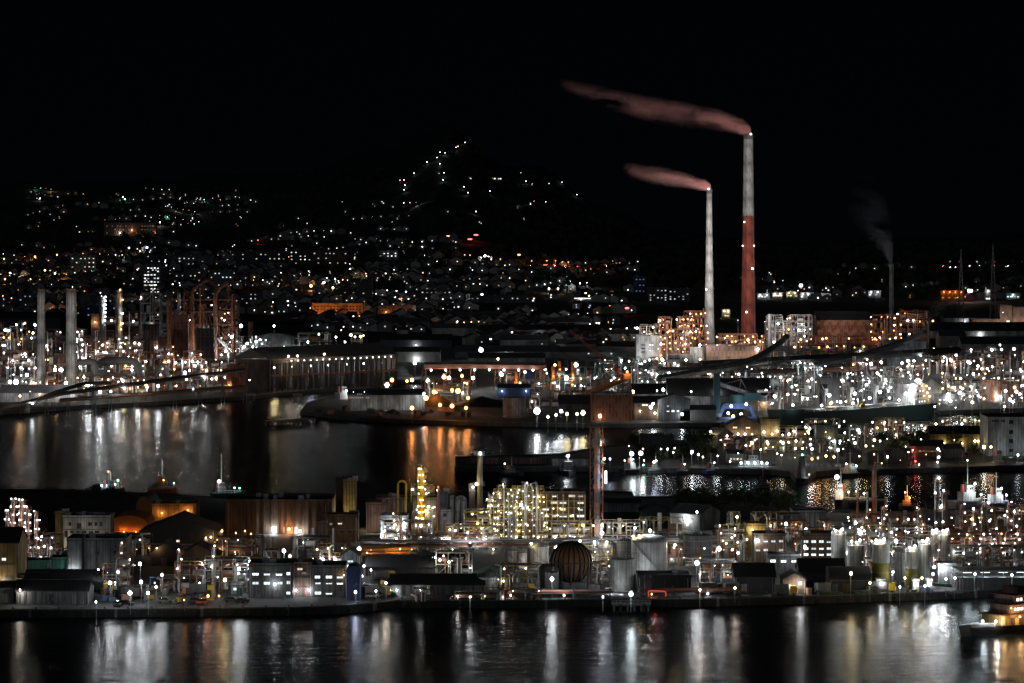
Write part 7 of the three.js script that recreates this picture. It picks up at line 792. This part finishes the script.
for (const [l, r4, o] of [['long pale hall with a dark roof at the right edge', [962, 1040, 344, 356], { wall: M.pale, roof: M.dark, rise: 5 }], ['grey gabled hall left of the long pale hall', [940, 966, 336, 352], { wall: M.concrete, roof: M.roofGrey, rise: 4 }], ['black-roofed hall behind the long pale hall', [930, 1030, 331, 338], { wall: M.pale, roof: M.black, rise: 7 }], ['low grey-roofed store behind the coking frames', [944, 985, 318, 325], { wall: M.pale, roof: M.roofGrey, rise: 4 }], ['dim arched works behind the dark red mill', [830, 856, 315, 322], { wall: M.pale, roof: M.roofGrey, rise: 3 }], ['dark long works left of the power station', [480, 600, 330, 338], { wall: M.dark, roof: M.black, rise: 4 }], ['dim grey-roofed works behind the basin', [455, 560, 352, 358], { wall: M.grey, roof: M.roofGrey, rise: 4 }], ['pale-roofed works behind the gallery of lamps', [468, 545, 358, 363], { wall: M.pale, roof: M.roofGrey, rise: 3 }], ['grey works right of the ore shed', [393, 440, 352, 362], { wall: M.concrete, roof: M.dark, rise: 3 }], ['small white works with a lit mast behind the ore shed', [397, 408, 330, 338], { wall: M.white, roof: M.roofGrey, rise: 1.5 }], ['dark works behind the ore shed roof', [380, 452, 340, 348], { wall: M.dark, roof: M.black, rise: 4 }]]) building('works_hall', l, 'hall', r4, 26, { type: 'gable', ...o, lights: rnd() < 0.7 ? [[(r4[0] + r4[1]) / 2, r4[3] - 3, 'white', 260, 0.5]] : [] });
for (const [x, yt, yb, l] of [[961, 258, 330, 'thin lattice radio mast, left of the pair at the right horizon'], [993, 252, 328, 'thin lattice radio mast, right of the pair at the right horizon']]) { const q = P(x, yb), H = (yb - yt) * q.s, t = thing('radio_mast', l, 'mast', q), m = mb(), w = 3; for (const [a, b] of [[-1, -1], [1, -1], [-1, 1], [1, 1]]) m.bar(V(a * w, 0, b * w), V(a * 0.5, H, b * 0.5), 0.5); for (let i = 0; i < 14; i++) { const f = i / 14, g = (i + 1) / 14, k = (v) => w + (0.5 - w) * v, s = i % 2 ? 1 : -1; for (const z of [-1, 1]) m.bar(V(-s * k(f), f * H, z * k(f)), V(s * k(g), g * H, z * k(g)), 0.3); } m.build('lattice', M.frame, t); part('antenna', POLE, M.steel, t, 0, H, 0, 0.3, 8, 0.3); for (const f of [0.35, 0.6, 0.85]) box('platform', M.frame, t, w * 1.6 * (1 - f) + 1.5, 0.3, w * 1.6 * (1 - f) + 1.5, 0, H * f, 0); }

for (const [l, r4, o] of [['dense white-lit pipework in front of the coal stores', [690, 716, 384, 398], {}], ['dense pipework over the coal stores', [644, 700, 380, 394], { frame: M.frameGreen }], ['white-lit pipework right of the blue unloader', [758, 782, 392, 412], {}], ['dense pipework at the right quay below the round tank', [1000, 1032, 384, 402], { frame: M.frameRust, hues: ['white', 'warm'] }], ['bright pipework between the pale shed and the round tank', [940, 982, 386, 402], { hues: ['white', 'warm', 'white'] }], ['tall grey frame behind the carrier bridge', [880, 912, 368, 396], {}], ['tall frame behind the deck cranes with a slanting pipe', [796, 822, 366, 394], { frame: M.frameGreen }], ['low pipework left of the turbine hall', [636, 690, 362, 374], { frame: M.frame, hues: ['white', 'warm'] }], ['low white-lit pipework below the sagging conveyor', [720, 790, 368, 382], { frame: M.frame }]]) unit(l, r4, 12, { lamps: 0.55, cd: 150, lr: 0.24, hues: ['white', 'white', 'cool', 'warm'], frame: M.framePale, ...o, rail: o.frame ?? M.framePale });
for (const [r4, l] of [[[386, 430, 322, 330], 'dim low hall with a grey roof behind the ore shed'], [[432, 476, 328, 336], 'dim long hall with a grey roof in the dark middle ground'], [[500, 548, 340, 347], 'dim grey-roofed hall above the gallery of lamps'], [[556, 596, 344, 351], 'dim grey-roofed hall left of the curved conveyor'], [[600, 640, 334, 341], 'dim grey-roofed hall left of the pale station block'], [[540, 590, 322, 329], 'dim hall in the dark houses left of the power station'], [[446, 500, 316, 323], 'dim hall in the dark houses of the middle town'], [[560, 640, 352, 357], 'low dim hall under the start of the sagging conveyor']]) building('dim_hall', l, 'hall', r4, 22, { wall: M.concrete, roof: M.roofGrey, type: 'gable', rise: 3.4, e: LAND, win: winGrid(r4[0] + 6, r4[1] - 6, 4, r4[3] - 3.4, r4[3] - 3.4, 1, 1.6, 1, 'white', 1.2, 0.6) });

// ================================================================ TOWN AND HILLS
const onGround = (px, py) => (py > 319 ? P(px, py) : onHill(px, py) ?? onHill(px, py + 12) ?? PD(px, 6500, hillAt(px, 6500)));
const EL = (r4) => onGround((r4[0] + r4[1]) / 2, r4[3]).y;
const block = (name, label, cat, r4, depth, o = {}) => building(name, label, cat, r4, depth, { e: EL(r4), units: 2, ...o });
const townWin = (x0, x1, nx, y0, y1, ny, hue, k, skip, w = 1.1, h = 0.9) => winGrid(x0, x1, nx, y0, y1, ny, w, h, hue, k, skip);
{ const b = block('orange_apartments', 'long apartment block bathed in orange light in the middle of town', 'apartments', [312, 363, 304, 318], 12, { wall: M.sodiumLitWall, win: townWin(315, 360, 15, 306.5, 315, 4, null, 0, 0.12, 1.7, 1.3), belt: [0.26, 0.52, 0.78], beltMat: M.sodiumLitWall }); for (let i = 0; i < 8; i++) { const x = -b.w / 2 + b.w * (i + 0.5) / 8; fix(b.t, x, 2.2, b.D / 2 + 9, 'sodium', 0.5, 1300, 5); box('lamp_stand', M.frame, b.t, 0.14, 2, 0.14, x, 1, b.D / 2 + 8.4); } }  // orange of the sodium light is put into the wall colour too
block('rust_apartments', 'dim rust-coloured block right of the orange-lit apartments', 'apartments', [378, 416, 306, 317], 12, { wall: M.pink, win: townWin(381, 413, 10, 309, 314, 2, 'amber', 0.35, 0.5), lights: [[386, 312, 'sodium', 160, 0.5], [402, 312, 'sodium', 160, 0.5]] });
block('tower_apartments', 'high apartment tower with many lit windows behind the hoist tower', 'apartments', [142, 161, 265, 296], 14, { wall: M.grey, win: [...townWin(145, 158, 5, 268, 292, 8, 'white', 1.6, 0.35, 1.6, 1.2), ...townWin(146.5, 156, 4, 270, 290, 5, 'warm', 1.6, 0.5, 1.4, 1)] });
block('white_hill_school', 'white-lit long building high on the left hillside', 'school', [181, 221, 201, 211], 12, { wall: M.white, win: townWin(184, 218, 14, 204, 208, 2, 'white', 0.7, 0.3), lights: [[212, 208, 'cool', 700, 0.8], [194, 208, 'white', 300, 0.6], [217, 203, 'amber', 260, 0.6]] });
block('upper_hill_school', 'dim long block standing behind the white-lit hillside building', 'school', [192, 252, 194, 202], 14, { wall: M.grey, win: townWin(196, 248, 14, 197, 199, 2, 'warm', 0.5, 0.8), lights: [[227, 199, 'amber', 260, 0.6]] });
block('pink_hill_flats', 'dim pink row of flats on the left hillside below the white-lit building', 'apartments', [104, 156, 223, 236], 12, { wall: M.pink, win: townWin(107, 153, 18, 226, 233, 3, 'warm', 0.25, 0.5, 1, 0.8), lights: [[120, 233, 'warm', 300, 0.6], [132, 230, 'amber', 300, 0.6], [154, 233, 'amber', 300, 0.6]] });
for (const [l, r4, nx, ny, hue, k, sk, m] of [
  ['flats with warm lit windows in the orange quarter at far left', [70, 96, 256, 274], 6, 4, 'warm', 1.6, 0.35, M.grey], ['dim flats with a lit edge column in the middle of town', [289, 312, 250, 266], 5, 4, 'warm', 1.4, 0.5, M.dark], ['long dim flats right of the lit edge column', [312, 348, 251, 266], 9, 3, 'warm', 1, 0.6, M.brown], ['narrow flats with white lit windows behind the blast furnace', [209, 233, 271, 292], 6, 5, 'white', 1.2, 0.55, M.grey], ['low flats with yellow windows left of the orange-lit apartments', [184, 206, 270, 282], 5, 3, 'yellow', 1.6, 0.5, M.grey], ['dim flats above the ore shed', [240, 262, 292, 306], 5, 3, 'warm', 0.9, 0.6, M.dark], ['dark tall flats right above the orange-lit apartments', [358, 372, 282, 305], 4, 5, 'white', 0.8, 0.8, M.dark], ['flats with a warm bright row above the orange-lit apartments', [334, 356, 290, 302], 5, 3, 'amber', 1.8, 0.4, M.dark], ['dim flats behind the yellow windows, left of the middle', [168, 214, 256, 267], 10, 3, 'white', 0.8, 0.6, M.grey], ['flats with scattered lit windows in the left town', [236, 286, 252, 266], 11, 3, 'warm', 1, 0.6, M.dark], ['white-lit flats in the middle of town near the road bend', [378, 398, 251, 259], 5, 2, 'white', 1.6, 0.3, M.pale], ['flats with white windows left of the power station', [648, 668, 288, 303], 5, 5, 'white', 1, 0.45, M.dark], ['lower flats with white windows next to the power station', [668, 690, 289, 302], 5, 4, 'white', 1, 0.5, M.dark], ['dim block with one blue-lit side left of the power station', [634, 646, 277, 294], 3, 3, 'blue', 0.3, 0.2, M.navy], ['dim flats below the two grey stacks', [18, 56, 294, 306], 8, 3, 'white', 0.9, 0.6, M.grey], ['pale flats left of the wider grey stack', [78, 100, 296, 308], 5, 2, 'white', 0.8, 0.6, M.grey], ['violet-dim block behind the stair-lit stack', [86, 112, 306, 318], 5, 2, 'blue', 0.5, 0.7, M.navy], ['shop with a bright yellow front in the left town', [186, 204, 272, 278], 4, 1, 'yellow', 3, 0.1, M.grey], ['low flats in the centre of town right of the orange-lit apartments', [420, 452, 290, 300], 7, 2, 'white', 0.9, 0.6, M.dark], ['low dark flats in the centre of town', [470, 530, 296, 303], 12, 1, 'white', 0.7, 0.75, M.dark]])
  block('apartment_block', l, 'apartments', r4, 12, { wall: m, win: townWin(r4[0] + 2.5, r4[1] - 2.5, nx, r4[2] + 2.4, r4[3] - 3, ny, hue, k, sk, 1.3, 1) });
// houses: gabled, each with its own lit windows
const houseWall = [M.grey, M.pale, M.brown, M.dark, M.concrete], houseRoof = [M.roof, M.roofRed, M.roofGrey, M.dark], HW = prism([[-4, 0], [4, 0], [4, 5], [0, 7.4], [-4, 5]], 7), HR = (() => { const m = mb(); for (const k of [1, -1]) m.put(UBOX, k * 2.15, 6.4, 0, 5.2, 0.2, 7.8, 0, 0, -k * Math.atan2(2.4, 4)); return m.geo(); })(), HR1 = new THREE.BoxGeometry(5.2, 0.2, 7.8);
let houses = 0;
function house(px, py, label, group, hues) {
  const hue = pick(hues), q = onGround(px, py), sc = rr(0.9, 1.5), t = thing('house', label.replace('%', SAY[hue]), 'house', { x: q.x, y: q.y - 0.6, z: q.z }, rr(-0.5, 0.5) + (rnd() < 0.4 ? 1.57 : 0), group); houses++;
  part('wall', HW, pick(houseWall), t, 0, 0, 0, sc, sc, sc); const rm = pick(houseRoof); for (const k of [1, -1]) part('roof', HR1, rm, t, k * 2.15 * sc, 6.35 * sc, 0, sc, sc, sc, 0, 0, -k * Math.atan2(2.4, 4));
  const n = rnd() < 0.5 ? 1 : 2, w = rr(0.8, 1.6), k = rr(0.4, 3) * (rnd() < 0.12 ? 2.5 : 1);
  const side = Math.abs(Math.sin(t.rotation.y)) > 0.7; // the wall that looks towards the harbour
  for (let i = 0; i < n; i++) { const a = rr(-2.2, 2.2) * sc, y = (i ? 4 : 1.9) * sc; if (!side) part('window', UPANE, glow(hue, Math.ceil(k * 2) / 2), t, a, y, 3.56 * sc, w, 1.1, 1); else part('window', UPANE, glow(hue, Math.ceil(k * 2) / 2), t, -Math.sign(Math.sin(t.rotation.y)) * 4.06 * sc, y, a, w, 1.1, 1, 0, -Math.sign(Math.sin(t.rotation.y)) * Math.PI / 2, 0); }
}
const H1 = ['white', 'white', 'warm', 'warm', 'amber', 'cool'], H2 = ['warm', 'amber', 'amber', 'sodium', 'white'];
for (const [x0, x1, y0, y1, n, hues, label, group] of [
  [0, 130, 246, 318, 44, H2, 'small gabled house with % window light in the orange quarter at far left', 'houses of the orange quarter'], [130, 312, 238, 318, 62, H1, 'small gabled house with % window light in the left town', 'houses of the left town'], [300, 470, 236, 335, 62, H1, 'small gabled house with % window light in the middle of town', 'houses of the middle town'], [470, 640, 262, 345, 42, H1, 'small gabled house with % window light left of the power station', 'houses left of the power station'], [20, 260, 184, 236, 30, H1, 'small gabled house with % window light on the left hillside', 'houses on the left hillside'], [280, 400, 194, 226, 9, H1, 'small gabled house with % window light on the slope left of the peak', 'houses on the dark slope'], [410, 545, 172, 228, 8, H1, 'small gabled house with % window light on the flank of the peak', 'houses on the flank of the peak'], [765, 1020, 268, 300, 18, H1, 'small gabled house with % window light on the right plain', 'houses on the right plain']])
  for (let i = 0; i < n; i++) house(rr(x0, x1), y0 + (y1 - y0) * Math.pow(rnd(), 0.8), label, group, hues);
// town lamps stand in rows along streets
function streets(x0, x1, y0, y1, n) { const l = []; while (l.length < n) { let x = rr(x0, x1), y = y0 + (y1 - y0) * Math.pow(rnd(), 0.85); const m = 3 + Math.floor(rnd() * 6), dx = rr(5, 11) * (rnd() < 0.5 ? -1 : 1), dy = rr(-1.6, 1.6); for (let i = 0; i < m && l.length < n; i++, x += dx, y += dy) if (x > x0 && x < x1 && y > y0 && y < y1) l.push([x, y]); } return l; }
const townLamp = (px, py, hue, cd, r, k, label, group) => { const q = onGround(px, py + 3), t = thing('street_lamp', label.replace('%', SAY[hue]), 'street lamp', q, 0, group), h = 6; part('pole', POLE, M.frame, t, 0, 0, -r - 0.5, 0.1, h, 0.1); box('arm', M.frame, t, 0.1, 0.1, r + 0.7, 0, h + r, -r / 2 - 0.2); part('lamp_lens', BALL0, glow(hue, k * (hue === 'sodium' || hue === 'amber' ? 2.2 : 1)), t, 0, h, 0, r, r, r); if (cd) shine(t, hue, cd * (hue === 'sodium' || hue === 'amber' ? 2.5 : 1), 0, h - r * 0.5, r * 1.2 + 0.2, 0.4); };
for (const [px, py, hue, cd, r, k] of [[10, 275, 'amber', 900, 1.4, 14], [23, 279, 'yellow', 900, 1.7, 16], [45, 272, 'amber', 500, 1.1, 12], [55, 275, 'green', 300, 1.1, 10], [64, 268, 'sodium', 900, 1.7, 14], [49, 283, 'amber', 700, 1.4, 12], [35, 258, 'sodium', 500, 1.2, 10], [57, 256, 'sodium', 300, 1, 10], [93, 251, 'sodium', 300, 1.2, 12], [100, 255, 'sodium', 400, 1.2, 12], [5, 281, 'sodium', 300, 1, 10], [4, 260, 'sodium', 300, 1, 8], [147, 249, 'blue', 500, 1.6, 12], [129, 249, 'yellow', 300, 1.2, 10], [140, 252, 'sodium', 300, 1, 8], [311, 288, 'sodium', 900, 1.6, 16], [322, 281, 'sodium', 500, 1.1, 12], [324, 285, 'blue', 600, 1.6, 14], [333, 290, 'yellow', 400, 1.2, 12], [350, 271, 'white', 300, 1.2, 12], [125, 199, 'green', 300, 1.3, 12], [123, 197, 'green', 260, 1.2, 10], [40, 198, 'white', 260, 1.2, 10], [258, 241, 'red', 200, 1, 8], [425, 257, 'white', 200, 1, 10], [160, 223, 'warm', 260, 1.2, 10], [482, 297, 'cool', 300, 1.3, 14], [549, 291, 'warm', 260, 1.1, 10], [558, 291, 'amber', 260, 1.1, 10]])
  townLamp(px, py, hue, cd, r, k, 'bright ' + ({ amber: 'amber', sodium: 'deep orange', yellow: 'yellow', green: 'green', blue: 'violet-blue', white: 'white', red: 'red', warm: 'warm white', cool: 'cool white' })[hue] + ' street lamp in the ' + (py < 235 ? 'hillside streets' : px < 110 ? 'orange quarter at far left' : px < 300 ? 'left town' : px < 400 ? 'middle of town' : 'right half of town'), 'bright street lamps of the town');
for (const [x0, x1, y0, y1, n, hues, label, group] of [
  [0, 130, 250, 310, 46, ['sodium', 'amber', 'sodium', 'white', 'warm'], 'small % street lamp in the orange quarter at far left', 'street lamps of the orange quarter'], [130, 310, 240, 312, 44, ['white', 'cool', 'warm', 'amber', 'sodium', 'white'], 'small % street lamp in the left town', 'street lamps of the left town'], [300, 480, 236, 330, 48, ['white', 'cool', 'warm', 'amber', 'white'], 'small % street lamp in the middle of town', 'street lamps of the middle town'], [480, 640, 266, 340, 26, ['white', 'cool', 'amber', 'white'], 'small % street lamp left of the power station', 'street lamps left of the power station'], [30, 300, 186, 236, 24, ['white', 'cool', 'warm', 'white', 'amber', 'green'], 'small % street lamp on the left hillside', 'street lamps of the left hillside'], [400, 560, 178, 226, 6, ['white', 'cool', 'amber'], 'small % street lamp on the flank of the peak', 'street lamps of the peak flank'], [770, 1010, 266, 300, 14, ['white', 'amber', 'red'], 'small % street lamp on the right plain', 'street lamps of the right plain']])
  streets(x0, x1, y0, y1, n).forEach(([sx, sy], i) => townLamp(sx, sy, pick(hues), i % 3 ? 0 : 380, rr(0.25, 0.8), pick([1.5, 3, 5, 9]), label, group));
for (const [px, py, hue] of [[465, 142, 'cool'], [458, 146, 'amber'], [456, 147, 'white'], [445, 153, 'white'], [440, 152, 'cool'], [437, 158, 'white'], [440, 164, 'cool'], [427, 162, 'cool'], [414, 173, 'white'], [404, 180, 'white'], [400, 180, 'sodium'], [405, 185, 'cool'], [404, 190, 'cool'], [443, 180, 'cool'], [444, 173, 'white'], [526, 181, 'cool'], [562, 182, 'cool'], [577, 182, 'cool'], [549, 183, 'white'], [464, 187, 'white'], [468, 193, 'white'], [490, 191, 'blue'], [476, 212, 'cool']])
  townLamp(px, py, hue, 60, 0.85, hue === 'white' ? 6 : 8, 'lone street lamp on the winding road up the peak', 'street lamps up the peak');
for (const [r4, l] of [[[466, 472, 176.5, 179.5], 'small lit lodge high on the peak, at the left of two'], [[482, 502, 177.5, 181], 'long lit lodge high on the peak, at the right of two']]) block('hill_lodge', l, 'lodge', r4, 10, { wall: M.pale, units: 0, win: townWin(r4[0] + 1.4, r4[1] - 1.4, Math.max(3, Math.round((r4[1] - r4[0]) / 2)), 178.6, 178.6, 1, 'warm', 1.6, 0.1, 1.4, 1.2), lights: [[r4[0] + 4, 179, 'amber', 200, 0.7]] });
// motorway on the slope, lit junction and shops
{ const ribbon = (name, pts, w) => { const m = mb(), c = new THREE.CatmullRomCurve3(pts.map(([x, y]) => { const q = onGround(x, y); return V(q.x, q.y, q.z); })), N = pts.length * 8, ps = c.getSpacedPoints(N).map((p) => { const d = -p.z; p.y = hillAt(512 + p.x / d * F, d) + 1.6; return p; }); for (let i = 0; i < N; i++) { const s = V(ps[i + 1].z - ps[i].z, 0, ps[i].x - ps[i + 1].x).normalize().multiplyScalar(w / 2), s2 = s; m.quad(ps[i].clone().add(s), ps[i + 1].clone().add(s2), ps[i + 1].clone().sub(s2), ps[i].clone().sub(s)); } setting(m.build(name, M.asphalt, scene)); return ps; };
  const a = ribbon('motorway', [[470, 262], [500, 266], [530, 268], [580, 269], [640, 268]], 14), b = ribbon('coast_motorway', [[940, 267], [970, 267], [1000, 267.5], [1040, 268]], 14);
  const put = (ps, f, tail, i, where) => { const k = Math.min(ps.length - 2, Math.floor(f * (ps.length - 1))), p = ps[k], d = V().subVectors(ps[k + 1], p); car(0, 0, -Math.atan2(d.z, d.x) + (tail ? 0 : Math.PI), pick([M.dark, M.white, M.grey]), (tail ? 'car showing red tail lights ' : 'car showing white headlights ') + where, { name: 'driving_car', at: p.clone().setY(p.y + 0.1), tail: 700, head: 500, group: 'cars ' + where }); };
  for (let i = 0; i < 10; i++) put(a, 0.12 + 0.085 * i, i % 3 !== 0, i, 'on the motorway below the peak'); for (let i = 0; i < 9; i++) put(b, 0.06 + 0.1 * i, i % 3 !== 0, i, 'on the coast motorway at the right');
  for (let i = 0; i < 7; i++) { const p = a[Math.floor(i * (a.length - 1) / 20)], t = thing('road_streak_lamp', 'added deep orange lamp for the light streak on the motorway bend below the peak', 'street lamp', p, 0, 'added streak lamps on the motorway bend'); part('pole', POLE, M.frame, t, 0, 0, -1, 0.12, 8, 0.12); box('arm', M.frame, t, 0.1, 0.1, 1.4, 0, 8, -0.5); part('lamp_lens', BALL0, glow('sodium', 8), t, 0, 7.4, 0, 0.9, 0.6, 0.6); shine(t, 'sodium', 900, 0, 6.6, 0.9, 0.4); }  // lamps added in place of the red-orange light streak on the road
  for (let i = 0; i < 22; i++) { const p = a[Math.floor((0.14 + 0.6 * i / 22) * (a.length - 1))], t = thing('tail_streak_lamp', 'added red lamp for tail light streaks beside the motorway below the peak', 'marker lamp', { x: p.x + rr(-9, 9), y: p.y, z: p.z + 8 }, 0, 'added red streak lamps of the motorway'); box('post', M.frame, t, 0.2, 1.6, 0.2, 0, 0.8, -0.4); part('lamp_lens', BALL0, glow('red', i < 14 ? 7 : 3), t, 0, 1.8, 0, 1.4, 0.5, 0.4); }  // red lamps added in place of streaks left by tail lights
  for (let i = 0; i < 9; i++) { const q = onGround(950 + i * 9, 266), t = thing('road_streak_lamp', 'small added lamp for car light trails on the coast motorway at the right', 'street lamp', q, 0, 'added trail lamps on the coast motorway'); part('pole', POLE, M.frame, t, 0, 0, -1, 0.12, 8, 0.12); box('arm', M.frame, t, 0.1, 0.1, 1.4, 0, 8, -0.5); part('lamp_lens', BALL, glow(i % 3 ? 'red' : 'white', 3), t, 0, 7.4, 0, 0.7, 0.5, 0.5); } }  // red and white lamps added in place of passing car light trails
block('toll_plaza', 'blazing white toll plaza at the motorway bend below the peak', 'toll plaza', [478, 492, 257, 261], 10, { wall: M.grey, units: 0, win: townWin(480, 490, 4, 259, 259, 1, 'white', 3, 0, 1.4, 1), lights: [[481, 258, 'warm', 700, 1], [485, 256, 'white', 700, 1.5], [488, 257, 'white', 700, 1.2], [491, 259, 'amber', 400, 1]] });
for (const [x, y, c, l] of [[476, 237, 'red', 'red neon sign on the slope above the toll plaza, brighter of two'], [470, 241, 'red', 'red neon sign on the slope above the toll plaza, lower of two'], [448, 238, 'sodium', 'orange neon sign on the slope left of the red ones'], [519, 257, 'sodium', 'orange neon sign right of the toll plaza'], [612, 295, 'red', 'red neon sign left of the power station'], [627, 312, 'red', 'red neon sign below the other one, left of the power station'], [611, 310, 'red', 'small red neon sign in the dark houses left of the power station']]) { const q = onGround(x, y + 3), t = thing('neon_sign', l, 'sign', q), w = y < 250 ? 7 : 4.4; box('board', M.frame, t, w, 2, 0.3, 0, 7, 0); box('neon_face', glow(c, 14), t, w * 0.86, 1.5, 0.1, 0, 7, 0.22); for (const k of [-1, 1]) box('post', M.frame, t, 0.2, 6, 0.2, k * w * 0.3, 3, 0); shine(t, c, 160, 0, 7, 1.2, 0.5); }
{ const r4 = [574, 626, 297.6, 300], b = block('station_platform', 'long white-lit station canopy left of the power station', 'platform', r4, 8, { wall: M.concrete, roof: M.roofGrey, units: 0, noParapet: true }); for (let i = 0; i < 16; i++) box('light_tube', glow('white', 2.4), b.t, b.w / 16 * 0.85, 0.5, 0.3, -b.w / 2 + b.w * (i + 0.5) / 16, b.h * 0.7, b.D / 2 + 0.4); for (let i = 0; i < 4; i++) shine(b.t, 'white', 120, -b.w / 2 + b.w * (i + 0.5) / 4, b.h * 0.6, b.D / 2 + 1.6, 0.5); }
for (const [l, r4, hue, n] of [['bright roadside shop at the left end of the shop row on the right plain', [757, 770, 294, 299], 'white', 2], ['second shop in the bright row on the right plain', [772, 783, 293, 298], 'warm', 2], ['shop with a lit peaked roof in the bright row', [786, 798, 292, 298], 'yellow', 2], ['wide shop in the middle of the bright row', [800, 816, 293, 299], 'white', 3], ['shop at the right end of the bright row', [818, 831, 294, 299], 'cool', 2], ['pale lit depot left of the dim chimney', [868, 881, 291, 297], 'white', 2], ['orange-lit store under the tall sign at the right', [941, 964, 291, 300], 'sodium', 4], ['dim store right of the tall sign', [972, 990, 294, 300], 'amber', 1], ['white block near the right radio mast', [985, 991, 290, 301], 'white', 1], ['small white lit shop at the far right', [1006, 1020, 294, 299], 'cool', 1], ['yellow-lit yard office behind the slimmer chimney', [722, 730, 310, 318], 'yellow', 2]])
  block('roadside_shop', l, 'shop', r4, 10, { wall: hue === 'sodium' ? M.orange : M.white, type: l.includes('peaked') ? 'front' : 'flat', units: 1, win: townWin(r4[0] + 2, r4[1] - 2, 4, r4[3] - 2.4, r4[3] - 2.4, 1, hue, 2.2, 0.2, 1.8, 1.2), lights: Array.from({ length: n }, (_, i) => [r4[0] + (r4[1] - r4[0]) * (i + 0.5) / n, r4[2] + 1, hue, 50, 0.5]) });
for (const [px, py, h, hue, l, w] of [[970, 297, 12, 'warm', 'tall glowing roadside sign beside the orange-lit store', 6], [801, 291, 12, 'white', 'tall glowing roadside sign over the shop row', 4]]) { const q = onGround(px, py + 4), t = thing('roadside_sign', l, 'sign', q); box('pole', M.frame, t, 0.5, h, 0.5, 0, h / 2, 0); box('board', M.frame, t, w, 3.4, 0.8, 0, h, 0); box('sign_face', glow(hue, 9), t, w * 0.92, 3, 0.1, 0, h, 0.46); shine(t, hue, 900, 0, h, 2, 0.5); }
// the rest of the town's houses, too many and too small to tell apart
{ const g = new THREE.Group(); g.name = 'far_town_houses'; g.userData = { label: 'mass of tiny houses and lit windows filling the town and slopes', category: 'houses', kind: 'stuff' }; scene.add(g);
  const spots = [[0, 130, 246, 318, 260], [130, 312, 238, 318, 320], [300, 480, 236, 332, 320], [470, 640, 262, 345, 190], [20, 260, 186, 240, 90], [280, 420, 200, 240, 30], [760, 1024, 266, 302, 70]].flatMap(([x0, x1, y0, y1, n]) => streets(x0, x1, y0, y1, n)), n = spots.length, wall = new THREE.InstancedMesh(HW, new THREE.MeshStandardMaterial({ color: 0xffffff, roughness: 0.9 }), n), roof = new THREE.InstancedMesh(HR, new THREE.MeshStandardMaterial({ color: 0xffffff, roughness: 0.8 }), n), by = {}, mt = new THREE.Matrix4(), q = new THREE.Quaternion(), c = new THREE.Color();
  spots.forEach(([x, y], i) => { const p = onGround(x, y), s = rr(0.8, 1.5), a = rr(-0.4, 0.4); q.setFromEuler(new THREE.Euler(0, a, 0)); mt.compose(V(p.x, p.y - 0.6, p.z), q, V(s * rr(0.9, 1.5), s, s)); wall.setMatrixAt(i, mt); roof.setMatrixAt(i, mt); const v = rr(0.06, 0.3); wall.setColorAt(i, c.setRGB(v, v * rr(0.9, 1), v * rr(0.8, 1))); const w = rr(0.015, 0.08); roof.setColorAt(i, c.setRGB(w * rr(1, 1.5), w, w));
    if (rnd() < 0.7) { const hue = pick(x < 130 ? H2 : H1), k = pick([0.6, 1.2, 2.4, 5]) * (hue === 'amber' || hue === 'sodium' ? 2 : 1), key = hue + '|' + k, o = V(rr(-2, 2) * s, rr(1.6, 4) * s, 3.6 * s).applyQuaternion(q); (by[key] ??= []).push([p.x + o.x, p.y - 0.6 + o.y, p.z + o.z, a, rr(0.7, 1.7), rr(0.7, 1.2)]); } });
  wall.name = 'wall'; roof.name = 'roof'; g.add(wall, roof);
  for (const [key, l] of Object.entries(by)) { const [hue, k] = key.split('|'), im = new THREE.InstancedMesh(UPANE, glow(hue, +k), l.length); l.forEach(([x, y, z, a, w, h], i) => { q.setFromEuler(new THREE.Euler(0, a, 0)); mt.compose(V(x, y, z), q, V(w, h, 1)); im.setMatrixAt(i, mt); }); im.name = 'window'; g.add(im); } }
// woods on the slopes: one mass of trees
{ const n = 2600, im = new THREE.InstancedMesh(crowns[1], M.leaf, n), mt = new THREE.Matrix4(), q = new THREE.Quaternion(); for (let i = 0; i < n; i++) { const u = rr(-150, 1180), d = rr(4300, 8200), p = PD(u, d, hillAt(u, d) - 1), h = rr(6, 13); q.setFromEuler(new THREE.Euler(0, rr(0, 6), 0)); mt.compose(V(p.x, p.y, p.z), q, V(h * 0.7, h * 0.75, h * 0.7)); im.setMatrixAt(i, mt); } im.name = 'woods'; im.castShadow = im.receiveShadow = true; im.userData = { label: 'dark woods covering the hills behind the town', category: 'woods', kind: 'stuff' }; scene.add(im); }

renderer.render(scene, camera);
